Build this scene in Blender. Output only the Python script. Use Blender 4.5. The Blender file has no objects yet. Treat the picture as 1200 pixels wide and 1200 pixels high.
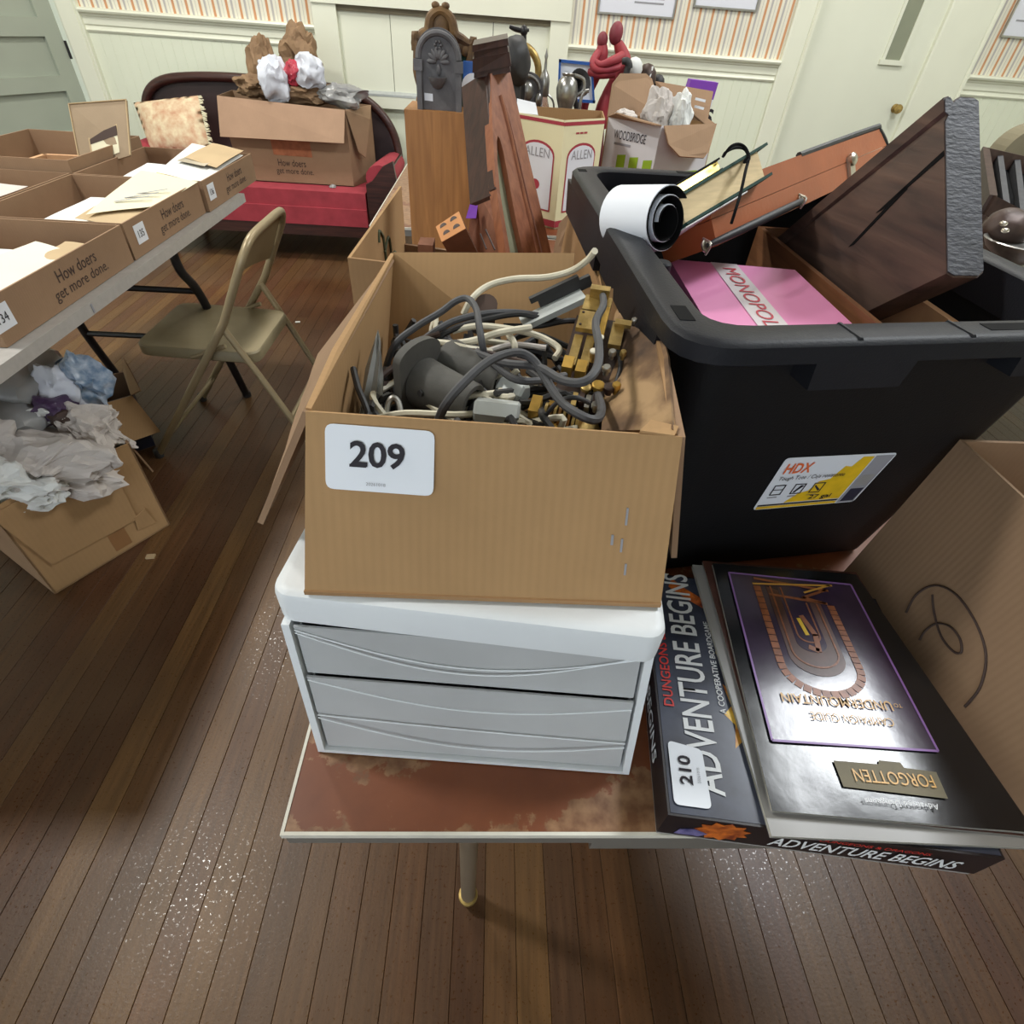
import bpy, bmesh, math, random
from mathutils import Vector as V, Matrix as M, noise as NZ
S = bpy.context.scene
COL = S.collection
random.seed(7)
PI = math.pi

# ---------------------------------------------------------------- camera, world, lights, exposure
cam_d = bpy.data.cameras.new('camera')
cam = bpy.data.objects.new('camera', cam_d)
COL.objects.link(cam)
cam_d.sensor_width = 36.0
cam_d.lens = 19.17
cam_d.clip_start = 0.02
cam.matrix_world = M(((0.99817, -0.031071, -0.051877, 0.0),
                      (-0.017337, 0.674836, -0.737764, 0.0),
                      (0.057932, 0.737314, 0.673062, 1.3),
                      (0, 0, 0, 1)))
S.camera = cam
S.view_settings.view_transform = 'Standard'
S.view_settings.look = 'None'
S.view_settings.gamma = 1.0
S.view_settings.use_curve_mapping = False
S.view_settings.exposure = 0.5
S.cycles.use_denoising = True
S.cycles.max_bounces = 8
S.cycles.caustics_reflective = False
S.cycles.caustics_refractive = False

world = bpy.data.worlds.new('world')
S.world = world
world.use_nodes = True
bg = world.node_tree.nodes['Background']
bg.inputs[0].default_value = (0.86, 0.93, 1.0, 1)
bg.inputs[1].default_value = 1.5

def area(x, y, z, sx, sy, power, col=(1.0, 0.985, 0.93)):
    d = bpy.data.lights.new('ceiling_lamp', 'AREA')
    d.shape = 'RECTANGLE'
    d.size, d.size_y = sx, sy
    d.energy = power
    d.color = col
    o = bpy.data.objects.new('ceiling_lamp', d)
    o.location = (x, y, z)
    COL.objects.link(o)
for lx, ly, lw, ls, lc in ((-1.85, 1.05, 40, 0.3, (1.0, 0.985, 0.93)), (-1.9, 3.0, 36, 0.3, (1.0, 0.985, 0.93)), (2.1, 1.4, 54, 0.7, (0.93, 0.97, 1.0)), (2.35, 3.4, 20, 0.3, (1.0, 0.985, 0.93)), (0.3, 3.6, 16, 0.5, (1.0, 0.985, 0.93))):
    area(lx, ly, 3.2, ls, ls, lw, lc)

# ---------------------------------------------------------------- materials
def new(name):
    m = bpy.data.materials.new(name)
    m.use_nodes = True
    nt = m.node_tree
    return m, nt, nt.nodes['Principled BSDF']

def N(nt, t, **kw):
    n = nt.nodes.new(t)
    for k, v in kw.items():
        if k in n.inputs.keys() if isinstance(k, str) else False:
            n.inputs[k].default_value = v
        else:
            setattr(n, k, v)
    return n

def ramp(nt, fac, stops):
    r = nt.nodes.new('ShaderNodeValToRGB')
    e = r.color_ramp.elements
    while len(e) < len(stops):
        e.new(0.5)
    for i, (p, c) in enumerate(stops):
        e[i].position = p
        e[i].color = (*c, 1)
    nt.links.new(fac, r.inputs[0])
    return r.outputs[0]

def L(c):  # sRGB 0-255 to linear
    return tuple(((v / 255) / 12.92 if v / 255 < 0.04045 else ((v / 255 + 0.055) / 1.055) ** 2.4) for v in c)

def mk(name, c, rough=0.6, metal=0.0, var=0.12, sc=8.0, bump=0.0, bsc=60.0, stretch=(1, 1, 1), trans=0.0, coat=0.0, spec=0.5, alpha=1.0, c2=None, emit=0):
    """plain procedural material: a base colour drifting with noise, optional fine bump"""
    m, nt, b = new(name)
    c = L(c)
    tc = nt.nodes.new('ShaderNodeTexCoord')
    mp = N(nt, 'ShaderNodeMapping')
    mp.inputs['Scale'].default_value = stretch
    nt.links.new(tc.outputs['Object'], mp.inputs[0])
    n = N(nt, 'ShaderNodeTexNoise')
    n.inputs['Scale'].default_value = sc
    n.inputs['Detail'].default_value = 5
    nt.links.new(mp.outputs[0], n.inputs[0])
    lo = tuple(v * (1 - var) for v in c)
    hi = L(c2) if c2 else tuple(min(1, v * (1 + var)) for v in c)
    nt.links.new(ramp(nt, n.outputs[0], [(0.3, lo), (0.7, hi)]), b.inputs['Base Color'])
    b.inputs['Roughness'].default_value = rough
    b.inputs['Metallic'].default_value = metal
    b.inputs['Transmission Weight'].default_value = trans
    b.inputs['Coat Weight'].default_value = coat
    b.inputs['Specular IOR Level'].default_value = spec
    b.inputs['Alpha'].default_value = alpha
    if bump:
        n2 = N(nt, 'ShaderNodeTexNoise')
        n2.inputs['Scale'].default_value = bsc
        n2.inputs['Detail'].default_value = 4
        nt.links.new(mp.outputs[0], n2.inputs[0])
        bp = N(nt, 'ShaderNodeBump')
        bp.inputs['Strength'].default_value = bump
        bp.inputs['Distance'].default_value = 0.004
        nt.links.new(n2.outputs[0], bp.inputs['Height'])
        nt.links.new(bp.outputs[0], b.inputs['Normal'])
    return m

def wood(name, c1, c2, axis='X', sc=9.0, rough=0.45, var=0.35, coat=0.0, bump=0.15):
    m, nt, b = new(name)
    tc = nt.nodes.new('ShaderNodeTexCoord')
    mp = N(nt, 'ShaderNodeMapping')
    mp.inputs['Scale'].default_value = {'X': (1, 14, 14), 'Y': (14, 1, 14), 'Z': (14, 14, 1)}[axis]
    nt.links.new(tc.outputs['Object'], mp.inputs[0])
    n = N(nt, 'ShaderNodeTexNoise')
    n.inputs['Scale'].default_value = sc
    n.inputs['Detail'].default_value = 6
    n.inputs['Distortion'].default_value = 0.6
    nt.links.new(mp.outputs[0], n.inputs[0])
    nt.links.new(ramp(nt, n.outputs[0], [(0.3, L(c1)), (0.72, L(c2))]), b.inputs['Base Color'])
    b.inputs['Roughness'].default_value = rough
    b.inputs['Coat Weight'].default_value = coat
    bp = N(nt, 'ShaderNodeBump')
    bp.inputs['Strength'].default_value = bump
    bp.inputs['Distance'].default_value = 0.003
    nt.links.new(n.outputs[0], bp.inputs['Height'])
    nt.links.new(bp.outputs[0], b.inputs['Normal'])
    return m

def cardboard(name, c, axis='X', flute=0.05, var=0.07):
    """kraft board: faint flute lines and fibre noise"""
    m, nt, b = new(name)
    c = L(c)
    tc = nt.nodes.new('ShaderNodeTexCoord')
    w = N(nt, 'ShaderNodeTexWave', wave_type='BANDS', bands_direction=axis)
    w.inputs['Scale'].default_value = 45
    w.inputs['Distortion'].default_value = 0.6
    w.inputs['Detail'].default_value = 2
    nt.links.new(tc.outputs['Object'], w.inputs[0])
    n = N(nt, 'ShaderNodeTexNoise')
    n.inputs['Scale'].default_value = 7
    n.inputs['Detail'].default_value = 9
    n.inputs['Roughness'].default_value = 0.65
    nt.links.new(tc.outputs['Object'], n.inputs[0])
    mx = N(nt, 'ShaderNodeMix', data_type='FLOAT')
    mx.inputs[0].default_value = 0.06
    nt.links.new(n.outputs[0], mx.inputs[2])
    nt.links.new(w.outputs['Fac'], mx.inputs[3])
    nt.links.new(ramp(nt, mx.outputs[0], [(0.28, tuple(v * (1 - var * 1.6) for v in c)), (0.72, tuple(v * (1 + var) for v in c))]), b.inputs['Base Color'])
    b.inputs['Roughness'].default_value = 0.82
    b.inputs['Specular IOR Level'].default_value = 0.25
    bp = N(nt, 'ShaderNodeBump')
    bp.inputs['Strength'].default_value = flute
    bp.inputs['Distance'].default_value = 0.002
    nt.links.new(w.outputs['Fac'], bp.inputs['Height'])
    nt.links.new(bp.outputs[0], b.inputs['Normal'])
    return m

def floor_mat():
    m, nt, b = new('oak_strip')
    oi = nt.nodes.new('ShaderNodeObjectInfo')
    geo = nt.nodes.new('ShaderNodeNewGeometry')
    mp = N(nt, 'ShaderNodeMapping')
    mp.inputs['Scale'].default_value = (40, 2.2, 1)
    nt.links.new(geo.outputs['Position'], mp.inputs[0])
    off = N(nt, 'ShaderNodeMath', operation='MULTIPLY')
    off.inputs[1].default_value = 37
    nt.links.new(oi.outputs['Random'], off.inputs[0])
    cmb = nt.nodes.new('ShaderNodeCombineXYZ')
    nt.links.new(off.outputs[0], cmb.inputs[1])
    nt.links.new(cmb.outputs[0], mp.inputs['Location'])
    g = N(nt, 'ShaderNodeTexNoise')
    g.inputs['Scale'].default_value = 2.0
    g.inputs['Detail'].default_value = 7
    g.inputs['Roughness'].default_value = 0.62
    nt.links.new(mp.outputs[0], g.inputs[0])
    base = ramp(nt, oi.outputs['Random'], [(0.0, L((80, 54, 36))), (0.3, L((98, 70, 44))), (0.55, L((92, 62, 44))), (0.8, L((112, 84, 52))), (1.0, L((84, 60, 44)))])
    grain = ramp(nt, g.outputs[0], [(0.25, (0.55, 0.5, 0.46)), (0.75, (1.25, 1.2, 1.15))])
    mul = N(nt, 'ShaderNodeMix', data_type='RGBA', blend_type='MULTIPLY')
    mul.inputs[0].default_value = 1
    nt.links.new(base, mul.inputs[6])
    nt.links.new(grain, mul.inputs[7])
    # worn patches: varnish rubbed to a greyer tone, and darker traffic stains
    w = N(nt, 'ShaderNodeTexNoise')
    w.inputs['Scale'].default_value = 2.4
    w.inputs['Detail'].default_value = 5
    nt.links.new(geo.outputs['Position'], w.inputs[0])
    wr = ramp(nt, w.outputs[0], [(0.42, (0, 0, 0)), (0.7, (1, 1, 1))])
    mx = N(nt, 'ShaderNodeMix', data_type='RGBA')
    wf = N(nt, 'ShaderNodeMath', operation='MULTIPLY')
    wf.inputs[1].default_value = 0.5
    nt.links.new(wr, wf.inputs[0])
    nt.links.new(wf.outputs[0], mx.inputs[0])
    nt.links.new(mul.outputs[2], mx.inputs[6])
    mx.inputs[7].default_value = (*L((100, 80, 60)), 1)
    w2 = N(nt, 'ShaderNodeTexNoise')
    w2.inputs['Scale'].default_value = 1.1
    w2.inputs['Detail'].default_value = 4
    mp2 = N(nt, 'ShaderNodeMapping')
    mp2.inputs['Location'].default_value = (5.2, 1.3, 0)
    nt.links.new(geo.outputs['Position'], mp2.inputs[0])
    nt.links.new(mp2.outputs[0], w2.inputs[0])
    st = ramp(nt, w2.outputs[0], [(0.35, (0.62, 0.56, 0.5)), (0.6, (1, 1, 1))])
    mul2 = N(nt, 'ShaderNodeMix', data_type='RGBA', blend_type='MULTIPLY')
    mul2.inputs[0].default_value = 1
    nt.links.new(mx.outputs[2], mul2.inputs[6])
    nt.links.new(st, mul2.inputs[7])
    nt.links.new(mul2.outputs[2], b.inputs['Base Color'])
    rr = N(nt, 'ShaderNodeMapRange')
    rr.inputs[3].default_value = 0.30
    rr.inputs[4].default_value = 0.52
    b.inputs['Specular IOR Level'].default_value = 0.32
    nt.links.new(w.outputs[0], rr.inputs[0])
    # scuffed varnish: small glassy spots among the dull film
    fs = N(nt, 'ShaderNodeTexNoise')
    fs.inputs['Scale'].default_value = 170
    fs.inputs['Detail'].default_value = 3
    nt.links.new(geo.outputs['Position'], fs.inputs[0])
    fr_ = ramp(nt, fs.outputs[0], [(0.60, (1, 1, 1)), (0.68, (0.42, 0.42, 0.42))])
    rm = N(nt, 'ShaderNodeMath', operation='MULTIPLY')
    nt.links.new(rr.outputs[0], rm.inputs[0]); nt.links.new(fr_, rm.inputs[1])
    nt.links.new(rm.outputs[0], b.inputs['Roughness'])
    n3 = N(nt, 'ShaderNodeTexNoise')
    n3.inputs['Scale'].default_value = 160
    nt.links.new(geo.outputs['Position'], n3.inputs[0])
    bp = N(nt, 'ShaderNodeBump')
    bp.inputs['Strength'].default_value = 0.12
    bp.inputs['Distance'].default_value = 0.002
    nt.links.new(n3.outputs[0], bp.inputs['Height'])
    nt.links.new(bp.outputs[0], b.inputs['Normal'])
    return m

def wallpaper_mat():
    m, nt, b = new('striped_wallpaper')
    geo = nt.nodes.new('ShaderNodeNewGeometry')
    sp = nt.nodes.new('ShaderNodeSeparateXYZ')
    nt.links.new(geo.outputs['Position'], sp.inputs[0])
    dv = N(nt, 'ShaderNodeMath', operation='DIVIDE')
    dv.inputs[1].default_value = 0.083
    nt.links.new(sp.outputs[0], dv.inputs[0])
    fr = N(nt, 'ShaderNodeMath', operation='FRACT')
    nt.links.new(dv.outputs[0], fr.inputs[0])
    pap, org, gry = L((226, 222, 206)), L((202, 148, 108)), L((182, 177, 174))
    out = ramp(nt, fr.outputs[0], [(0.0, pap), (0.10, gry), (0.13, pap), (0.30, pap), (0.34, org), (0.49, org), (0.53, pap), (0.74, gry), (0.90, pap)])
    nt.nodes[-1].color_ramp.interpolation = 'CONSTANT'
    nt.links.new(out, b.inputs['Base Color'])
    b.inputs['Roughness'].default_value = 0.85
    return m

def table_mat():
    m, nt, b = new('worn_laminate')
    geo = nt.nodes.new('ShaderNodeNewGeometry')
    n = N(nt, 'ShaderNodeTexNoise')
    n.inputs['Scale'].default_value = 9
    n.inputs['Detail'].default_value = 8
    n.inputs['Roughness'].default_value = 0.6
    nt.links.new(geo.outputs['Position'], n.inputs[0])
    sp = nt.nodes.new('ShaderNodeSeparateXYZ')
    nt.links.new(geo.outputs['Position'], sp.inputs[0])
    # wear gathers along the front and left rims of the top
    ey = N(nt, 'ShaderNodeMapRange'); ey.inputs[1].default_value = 0.172; ey.inputs[2].default_value = 0.205; ey.inputs[3].default_value = 0.15; ey.inputs[4].default_value = 0.0
    ex = N(nt, 'ShaderNodeMapRange'); ex.inputs[1].default_value = -0.172; ex.inputs[2].default_value = -0.10; ex.inputs[3].default_value = 0.20; ex.inputs[4].default_value = 0.0
    nt.links.new(sp.outputs[1], ey.inputs[0]); nt.links.new(sp.outputs[0], ex.inputs[0])
    a = N(nt, 'ShaderNodeMath', operation='ADD'); nt.links.new(ey.outputs[0], a.inputs[0]); nt.links.new(ex.outputs[0], a.inputs[1])
    a2 = N(nt, 'ShaderNodeMath', operation='ADD'); nt.links.new(a.outputs[0], a2.inputs[0]); nt.links.new(n.outputs[0], a2.inputs[1])
    n2 = N(nt, 'ShaderNodeTexNoise')
    n2.inputs['Scale'].default_value = 70
    n2.inputs['Detail'].default_value = 4
    nt.links.new(geo.outputs['Position'], n2.inputs[0])
    core = ramp(nt, n2.outputs[0], [(0.35, L((112, 74, 48))), (0.65, L((150, 112, 80)))])
    red = ramp(nt, n.outputs[0], [(0.3, L((106, 56, 31))), (0.6, L((124, 69, 39)))])
    f = ramp(nt, a2.outputs[0], [(0.615, (0, 0, 0)), (0.63, (1, 1, 1))])
    mx = N(nt, 'ShaderNodeMix', data_type='RGBA')
    nt.links.new(f, mx.inputs[0]); nt.links.new(red, mx.inputs[6]); nt.links.new(core, mx.inputs[7])
    nt.links.new(mx.outputs[2], b.inputs['Base Color'])
    b.inputs['Roughness'].default_value = 0.38
    return m

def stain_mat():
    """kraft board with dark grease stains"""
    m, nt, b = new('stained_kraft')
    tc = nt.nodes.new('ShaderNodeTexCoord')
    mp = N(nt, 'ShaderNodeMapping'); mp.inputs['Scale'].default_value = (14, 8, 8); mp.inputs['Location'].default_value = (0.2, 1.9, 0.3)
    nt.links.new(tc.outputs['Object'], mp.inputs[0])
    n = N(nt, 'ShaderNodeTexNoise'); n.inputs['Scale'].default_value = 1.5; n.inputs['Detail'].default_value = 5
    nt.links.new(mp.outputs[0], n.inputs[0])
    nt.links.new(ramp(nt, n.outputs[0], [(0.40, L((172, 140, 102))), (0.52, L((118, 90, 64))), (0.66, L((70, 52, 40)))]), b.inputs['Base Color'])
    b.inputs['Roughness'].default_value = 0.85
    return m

MT = {}
MT['floor'] = floor_mat()
MT['subfloor'] = mk('subfloor', (52, 36, 26), 0.9)
MT['paint'] = mk('cream_paint', (230, 232, 214), 0.55, var=0.02, sc=2)
MT['paint_green'] = mk('pale_green_paint', (227, 231, 211), 0.5, var=0.02, sc=3)
MT['door_paint'] = mk('door_paint', (224, 226, 209), 0.45, var=0.03, sc=2)
MT['door_grey'] = mk('grey_green_paint', (160, 167, 153), 0.5, var=0.05, sc=3)
MT['trimp'] = mk('trim_paint', (230, 231, 213), 0.4, var=0.03, sc=3)
MT['ceil'] = mk('ceiling_paint', (225, 225, 215), 0.9, var=0.02)
MT['wallpaper'] = wallpaper_mat()
MT['table'] = table_mat()
MT['stain'] = stain_mat()
MT['kraft'] = cardboard('kraft', (172, 137, 97))
MT['kraftY'] = cardboard('kraft_side', (172, 137, 97), 'Y')
MT['kraft_dk'] = cardboard('kraft_brown', (148, 120, 95))
MT['kraft_dkY'] = cardboard('kraft_brown_side', (148, 120, 95), 'Y')
MT['kraft_pk'] = cardboard('kraft_pinkish', (172, 140, 116))
MT['kraft_in'] = cardboard('kraft_inside', (158, 124, 88))
MT['white_pl'] = mk('white_plastic', (222, 226, 230), 0.42, var=0.03, sc=12, bump=0.05, bsc=300)
MT['frost'] = mk('frosted_plastic', (192, 194, 196), 0.42, var=0.13, sc=5, trans=0.15, bump=0.05, bsc=400)
MT['band'] = mk('white_edge_band', (212, 208, 196), 0.5, var=0.08, sc=40)
MT['apron'] = mk('grey_metal_apron', (122, 118, 112), 0.5, 0.3, var=0.1)
MT['leg'] = mk('grey_brown_steel', (140, 126, 108), 0.45, 0.5, var=0.1)
MT['brass'] = mk('aged_brass', (166, 140, 84), 0.42, 0.7, var=0.35, sc=60, bump=0.1, bsc=150)
MT['brass_br'] = mk('bright_brass', (204, 164, 82), 0.35, 0.7, var=0.2, sc=60)
MT['amber'] = mk('amber_shellac', (128, 84, 30), 0.3, 0.3, var=0.4, sc=50)
MT['steel'] = mk('dull_steel', (176, 174, 168), 0.35, 0.9, var=0.1, sc=30)
MT['alum'] = mk('cast_aluminium', (186, 190, 188), 0.5, 0.3, var=0.08, sc=40)
MT['porc'] = mk('dark_grey_porcelain', (78, 76, 72), 0.7, var=0.2, sc=25, bump=0.2, bsc=90)
MT['black_r'] = mk('black_rubber', (44, 43, 44), 0.55, var=0.2, sc=30)
MT['grey_r'] = mk('grey_rubber', (68, 68, 71), 0.6, var=0.18, sc=40)
MT['white_r'] = mk('ivory_rubber', (214, 206, 184), 0.55, var=0.1, sc=30)
MT['brown_r'] = mk('brown_rubber', (70, 52, 44), 0.6, var=0.2, sc=30)
MT['tote'] = mk('black_tote_plastic', (21, 21, 23), 0.55, var=0.1, sc=20, bump=0.12, bsc=420, spec=0.25)
MT['tote_rim'] = mk('black_rim_plastic', (32, 33, 38), 0.48, var=0.08, sc=20, bump=0.1, bsc=420, spec=0.2)
MT['black'] = mk('flat_black', (14, 14, 15), 0.85, var=0.1, spec=0.15)
MT['ink'] = mk('black_ink', (40, 36, 44), 0.8, var=0.02)
MT['ink_br'] = mk('brown_black_ink', (66, 50, 44), 0.8, var=0.02)
MT['ink_gr'] = mk('grey_ink', (150, 150, 156), 0.8, var=0.02)
MT['ink_green'] = mk('green_ink', (84, 90, 66), 0.8, var=0.02)
MT['sticker'] = mk('white_sticker', (226, 230, 238), 0.45, var=0.015)
MT['paper'] = mk('white_paper', (212, 209, 194), 0.75, var=0.03, sc=6)
MT['paper_w'] = mk('bright_paper', (216, 217, 214), 0.7, var=0.03, sc=6)
MT['paper_y'] = mk('cream_paper', (218, 212, 184), 0.75, var=0.04, sc=6)
MT['paper_t'] = mk('tan_paper', (182, 158, 122), 0.75, var=0.08, sc=6)
MT['photo'] = mk('grey_photo', (170, 160, 140), 0.4, var=0.35, sc=14)
MT['mount'] = mk('taupe_mount', (150, 130, 106), 0.8, var=0.06, sc=12, bump=0.1, bsc=200)
MT['red_sofa'] = mk('red_velvet', (158, 54, 66), 0.85, var=0.14, sc=14, bump=0.12, bsc=200)
MT['dark_wood'] = wood('dark_mahogany', (44, 24, 22), (74, 42, 36), 'X', 6, 0.35)
MT['uphol'] = mk('dark_brown_leather', (58, 44, 44), 0.5, var=0.12, sc=10, bump=0.1)
MT['floral'] = mk('floral_cotton', (228, 214, 180), 0.9, var=0.03, sc=24, c2=(196, 150, 120), bump=0.1)
MT['brown_paper'] = mk('brown_kraft_paper', (140, 112, 84), 0.8, var=0.15, sc=10)
MT['newsprint'] = mk('grey_white_paper', (196, 188, 182), 0.85, var=0.1, sc=9)
MT['bag_w'] = mk('white_bag_plastic', (224, 228, 240), 0.35, var=0.05, sc=12, trans=0.15)
MT['bag_c'] = mk('clear_bag_plastic', (190, 190, 190), 0.25, var=0.08, sc=12, trans=0.45)
MT['bag_red'] = mk('red_print_plastic', (176, 52, 70), 0.4, var=0.15, sc=20)
MT['bag_blue'] = mk('blue_print_plastic', (92, 132, 170), 0.35, var=0.25, sc=40, c2=(190, 200, 214))
MT['navy'] = mk('navy_print', (40, 42, 60), 0.5, var=0.1)
MT['purple_pk'] = mk('purple_packet', (70, 50, 80), 0.4, var=0.2, sc=30)
MT['chair'] = mk('khaki_enamel', (150, 134, 104), 0.38, 0.25, var=0.08, sc=10)
MT['chair_seat'] = mk('khaki_vinyl', (134, 122, 94), 0.5, var=0.08, sc=10, bump=0.08)
MT['table_w'] = mk('granite_white_plastic', (172, 168, 164), 0.5, var=0.06, sc=60, bump=0.05, bsc=300)
MT['blk_steel'] = mk('black_enamel_steel', (38, 36, 38), 0.4, 0.3, var=0.1)
MT['pine'] = wood('fir_plywood', (140, 92, 44), (172, 118, 62), 'Z', 5, 0.5)
MT['walnut'] = wood('walnut', (46, 25, 21), (70, 40, 31), 'Z', 8, 0.4)
MT['oakred'] = wood('red_oak', (132, 78, 52), (166, 104, 72), 'Z', 8, 0.42)
MT['redboard'] = wood('red_brown_board', (132, 82, 58), (158, 104, 76), 'Z', 6, 0.5)
MT['beam'] = wood('dark_timber', (48, 36, 34), (100, 76, 64), 'Y', 3.0, 0.62, bump=0.5)
MT['beam_end'] = mk('timber_end_grain', (72, 72, 78), 0.6, var=0.3, sc=22, bump=0.4, bsc=120, stretch=(1, 1, 3))
MT['boxwood'] = wood('brown_box_wood', (104, 66, 40), (134, 90, 58), 'Y', 6, 0.55)
MT['ltwood'] = mk('raw_pine_edge', (198, 152, 112), 0.6, var=0.1, sc=20)
MT['leather'] = mk('tan_leather', (170, 94, 54), 0.42, var=0.16, sc=9, bump=0.08, bsc=140)
MT['chrome'] = mk('nickel', (190, 182, 168), 0.3, 0.95, var=0.05)
MT['green_cl'] = mk('green_book_cloth', (16, 56, 46), 0.85, var=0.1, sc=40)
MT['pages'] = mk('page_block', (214, 190, 146), 0.8, var=0.08, sc=30, stretch=(1, 1, 12))
MT['gold'] = mk('gold_foil', (206, 178, 92), 0.32, 0.8, var=0.3, sc=16)
MT['roll_w'] = mk('white_vinyl', (232, 236, 246), 0.5, var=0.02)
MT['pink'] = mk('pink_board', (236, 150, 196), 0.55, var=0.03)
MT['pink_band'] = mk('greyish_band', (218, 210, 212), 0.55, var=0.02)
MT['redink'] = mk('red_ink', (196, 70, 84), 0.6, var=0.02)
MT['yellow'] = mk('yellow_print', (232, 190, 36), 0.45, var=0.1, sc=60)
MT['orange'] = mk('orange_print', (232, 112, 60), 0.45, var=0.04)
MT['gb_top'] = mk('navy_game_board', (40, 42, 58), 0.32, var=0.35, sc=20, c2=(72, 78, 96))
MT['gb_side'] = mk('dark_game_side', (30, 24, 28), 0.4, var=0.2, sc=20)
MT['flame'] = mk('flame_print', (214, 96, 34), 0.4, var=0.4, sc=60, c2=(246, 206, 84))
MT['ember'] = mk('ember_print', (120, 44, 30), 0.4, var=0.3, sc=90, c2=(226, 120, 44))
MT['blueart'] = mk('blue_art_print', (50, 60, 120), 0.4, var=0.4, sc=90, c2=(140, 130, 180))
MT['white_ink'] = mk('white_ink', (222, 224, 226), 0.45, var=0.02)
MT['red_t'] = mk('red_title', (208, 52, 46), 0.45, var=0.03)
MT['mag_blk'] = mk('gloss_black_cover', (26, 27, 30), 0.21, var=0.25, sc=30, bump=0.07, bsc=30, spec=0.6)
MT['mag_pur'] = mk('gloss_purple_cover', (58, 44, 66), 0.22, var=0.3, sc=26, bump=0.08, bsc=30, spec=0.6)
MT['mag_line'] = mk('violet_line', (150, 110, 180), 0.4, var=0.05)
MT['mag_or'] = mk('orange_relief', (150, 88, 52), 0.4, var=0.3, sc=120)
MT['mag_dk'] = mk('umber_relief', (84, 52, 44), 0.4, var=0.3, sc=60)
MT['mag_gold'] = mk('ochre_title', (214, 160, 70), 0.4, var=0.05)
MT['mag_grey'] = mk('grey_back_cover', (150, 148, 146), 0.35, var=0.06, sc=8)
MT['mag_edge'] = mk('magazine_page_edge', (190, 184, 170), 0.7, var=0.12, sc=120, stretch=(1, 1, 20))
MT['iron'] = mk('cast_iron', (96, 94, 96), 0.6, 0.25, var=0.2, sc=30, bump=0.3, bsc=60)
MT['gilt'] = mk('worn_gilt', (84, 62, 48), 0.55, 0.2, var=0.4, sc=30, c2=(128, 96, 56), bump=0.3)
MT['silver'] = mk('tarnished_silver', (160, 158, 154), 0.3, 0.85, var=0.25, sc=40)
MT['glass'] = mk('clear_glass', (236, 240, 238), 0.08, var=0.01, trans=0.85)
MT['shard'] = mk('dusty_plate', (150, 150, 146), 0.4, 0.2, var=0.15, sc=30, trans=0.15)
MT['sculpt'] = mk('red_stoneware', (176, 54, 56), 0.6, var=0.2, sc=12, c2=(150, 52, 66))
MT['sculpt_d'] = mk('dark_red_stoneware', (120, 44, 54), 0.6, var=0.25, sc=14)
MT['cream_bx'] = mk('cream_carton', (232, 226, 186), 0.55, var=0.03)
MT['crimson'] = mk('crimson_print', (168, 56, 70), 0.55, var=0.05)
MT['wine_bx'] = mk('white_carton', (214, 214, 218), 0.6, var=0.04)
MT['lime'] = mk('lime_print', (146, 180, 38), 0.6, var=0.1)
MT['purple'] = mk('purple_print', (128, 66, 178), 0.55, var=0.04)
MT['brick'] = mk('terracotta', (214, 150, 98), 0.85, var=0.08, sc=40, bump=0.2)
MT['brick_d'] = mk('brown_clay', (120, 74, 50), 0.85, var=0.15, sc=40, bump=0.2)
MT['blue'] = mk('blue_frame', (44, 92, 168), 0.4, var=0.05)
MT['clockglass'] = mk('aged_glass', (150, 150, 126), 0.15, var=0.25, sc=14)
MT['mech'] = mk('dark_mechanism', (66, 50, 44), 0.5, 0.3, var=0.3, sc=40)
MT['olive'] = mk('olive_brown', (120, 112, 90), 0.6, var=0.1)
MT['notice'] = mk('notice_sheet', (222, 224, 234), 0.5, var=0.01)
MT['glasspane'] = mk('grey_pane', (138, 142, 122), 0.25, var=0.05)
MT['stamp'] = mk('faded_orange_stamp', (160, 98, 66), 0.8, var=0.2, sc=30)
MT['tape_br'] = mk('brown_tape', (146, 106, 70), 0.35, var=0.08)

# ---------------------------------------------------------------- builders (all coordinates are world metres)
LOC = {}
def thing(name, label, cat, loc, group=None):
    o = bpy.data.objects.new(name, None)
    o.empty_display_size = 0.05
    COL.objects.link(o)
    o.location = loc
    o['label'] = label
    o['category'] = cat
    if group: o['group'] = group
    LOC[o] = V(loc)
    return o

def tag(o, label, cat, group=None):
    o['label'] = label
    o['category'] = cat
    if group: o['group'] = group
    return o

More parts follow.
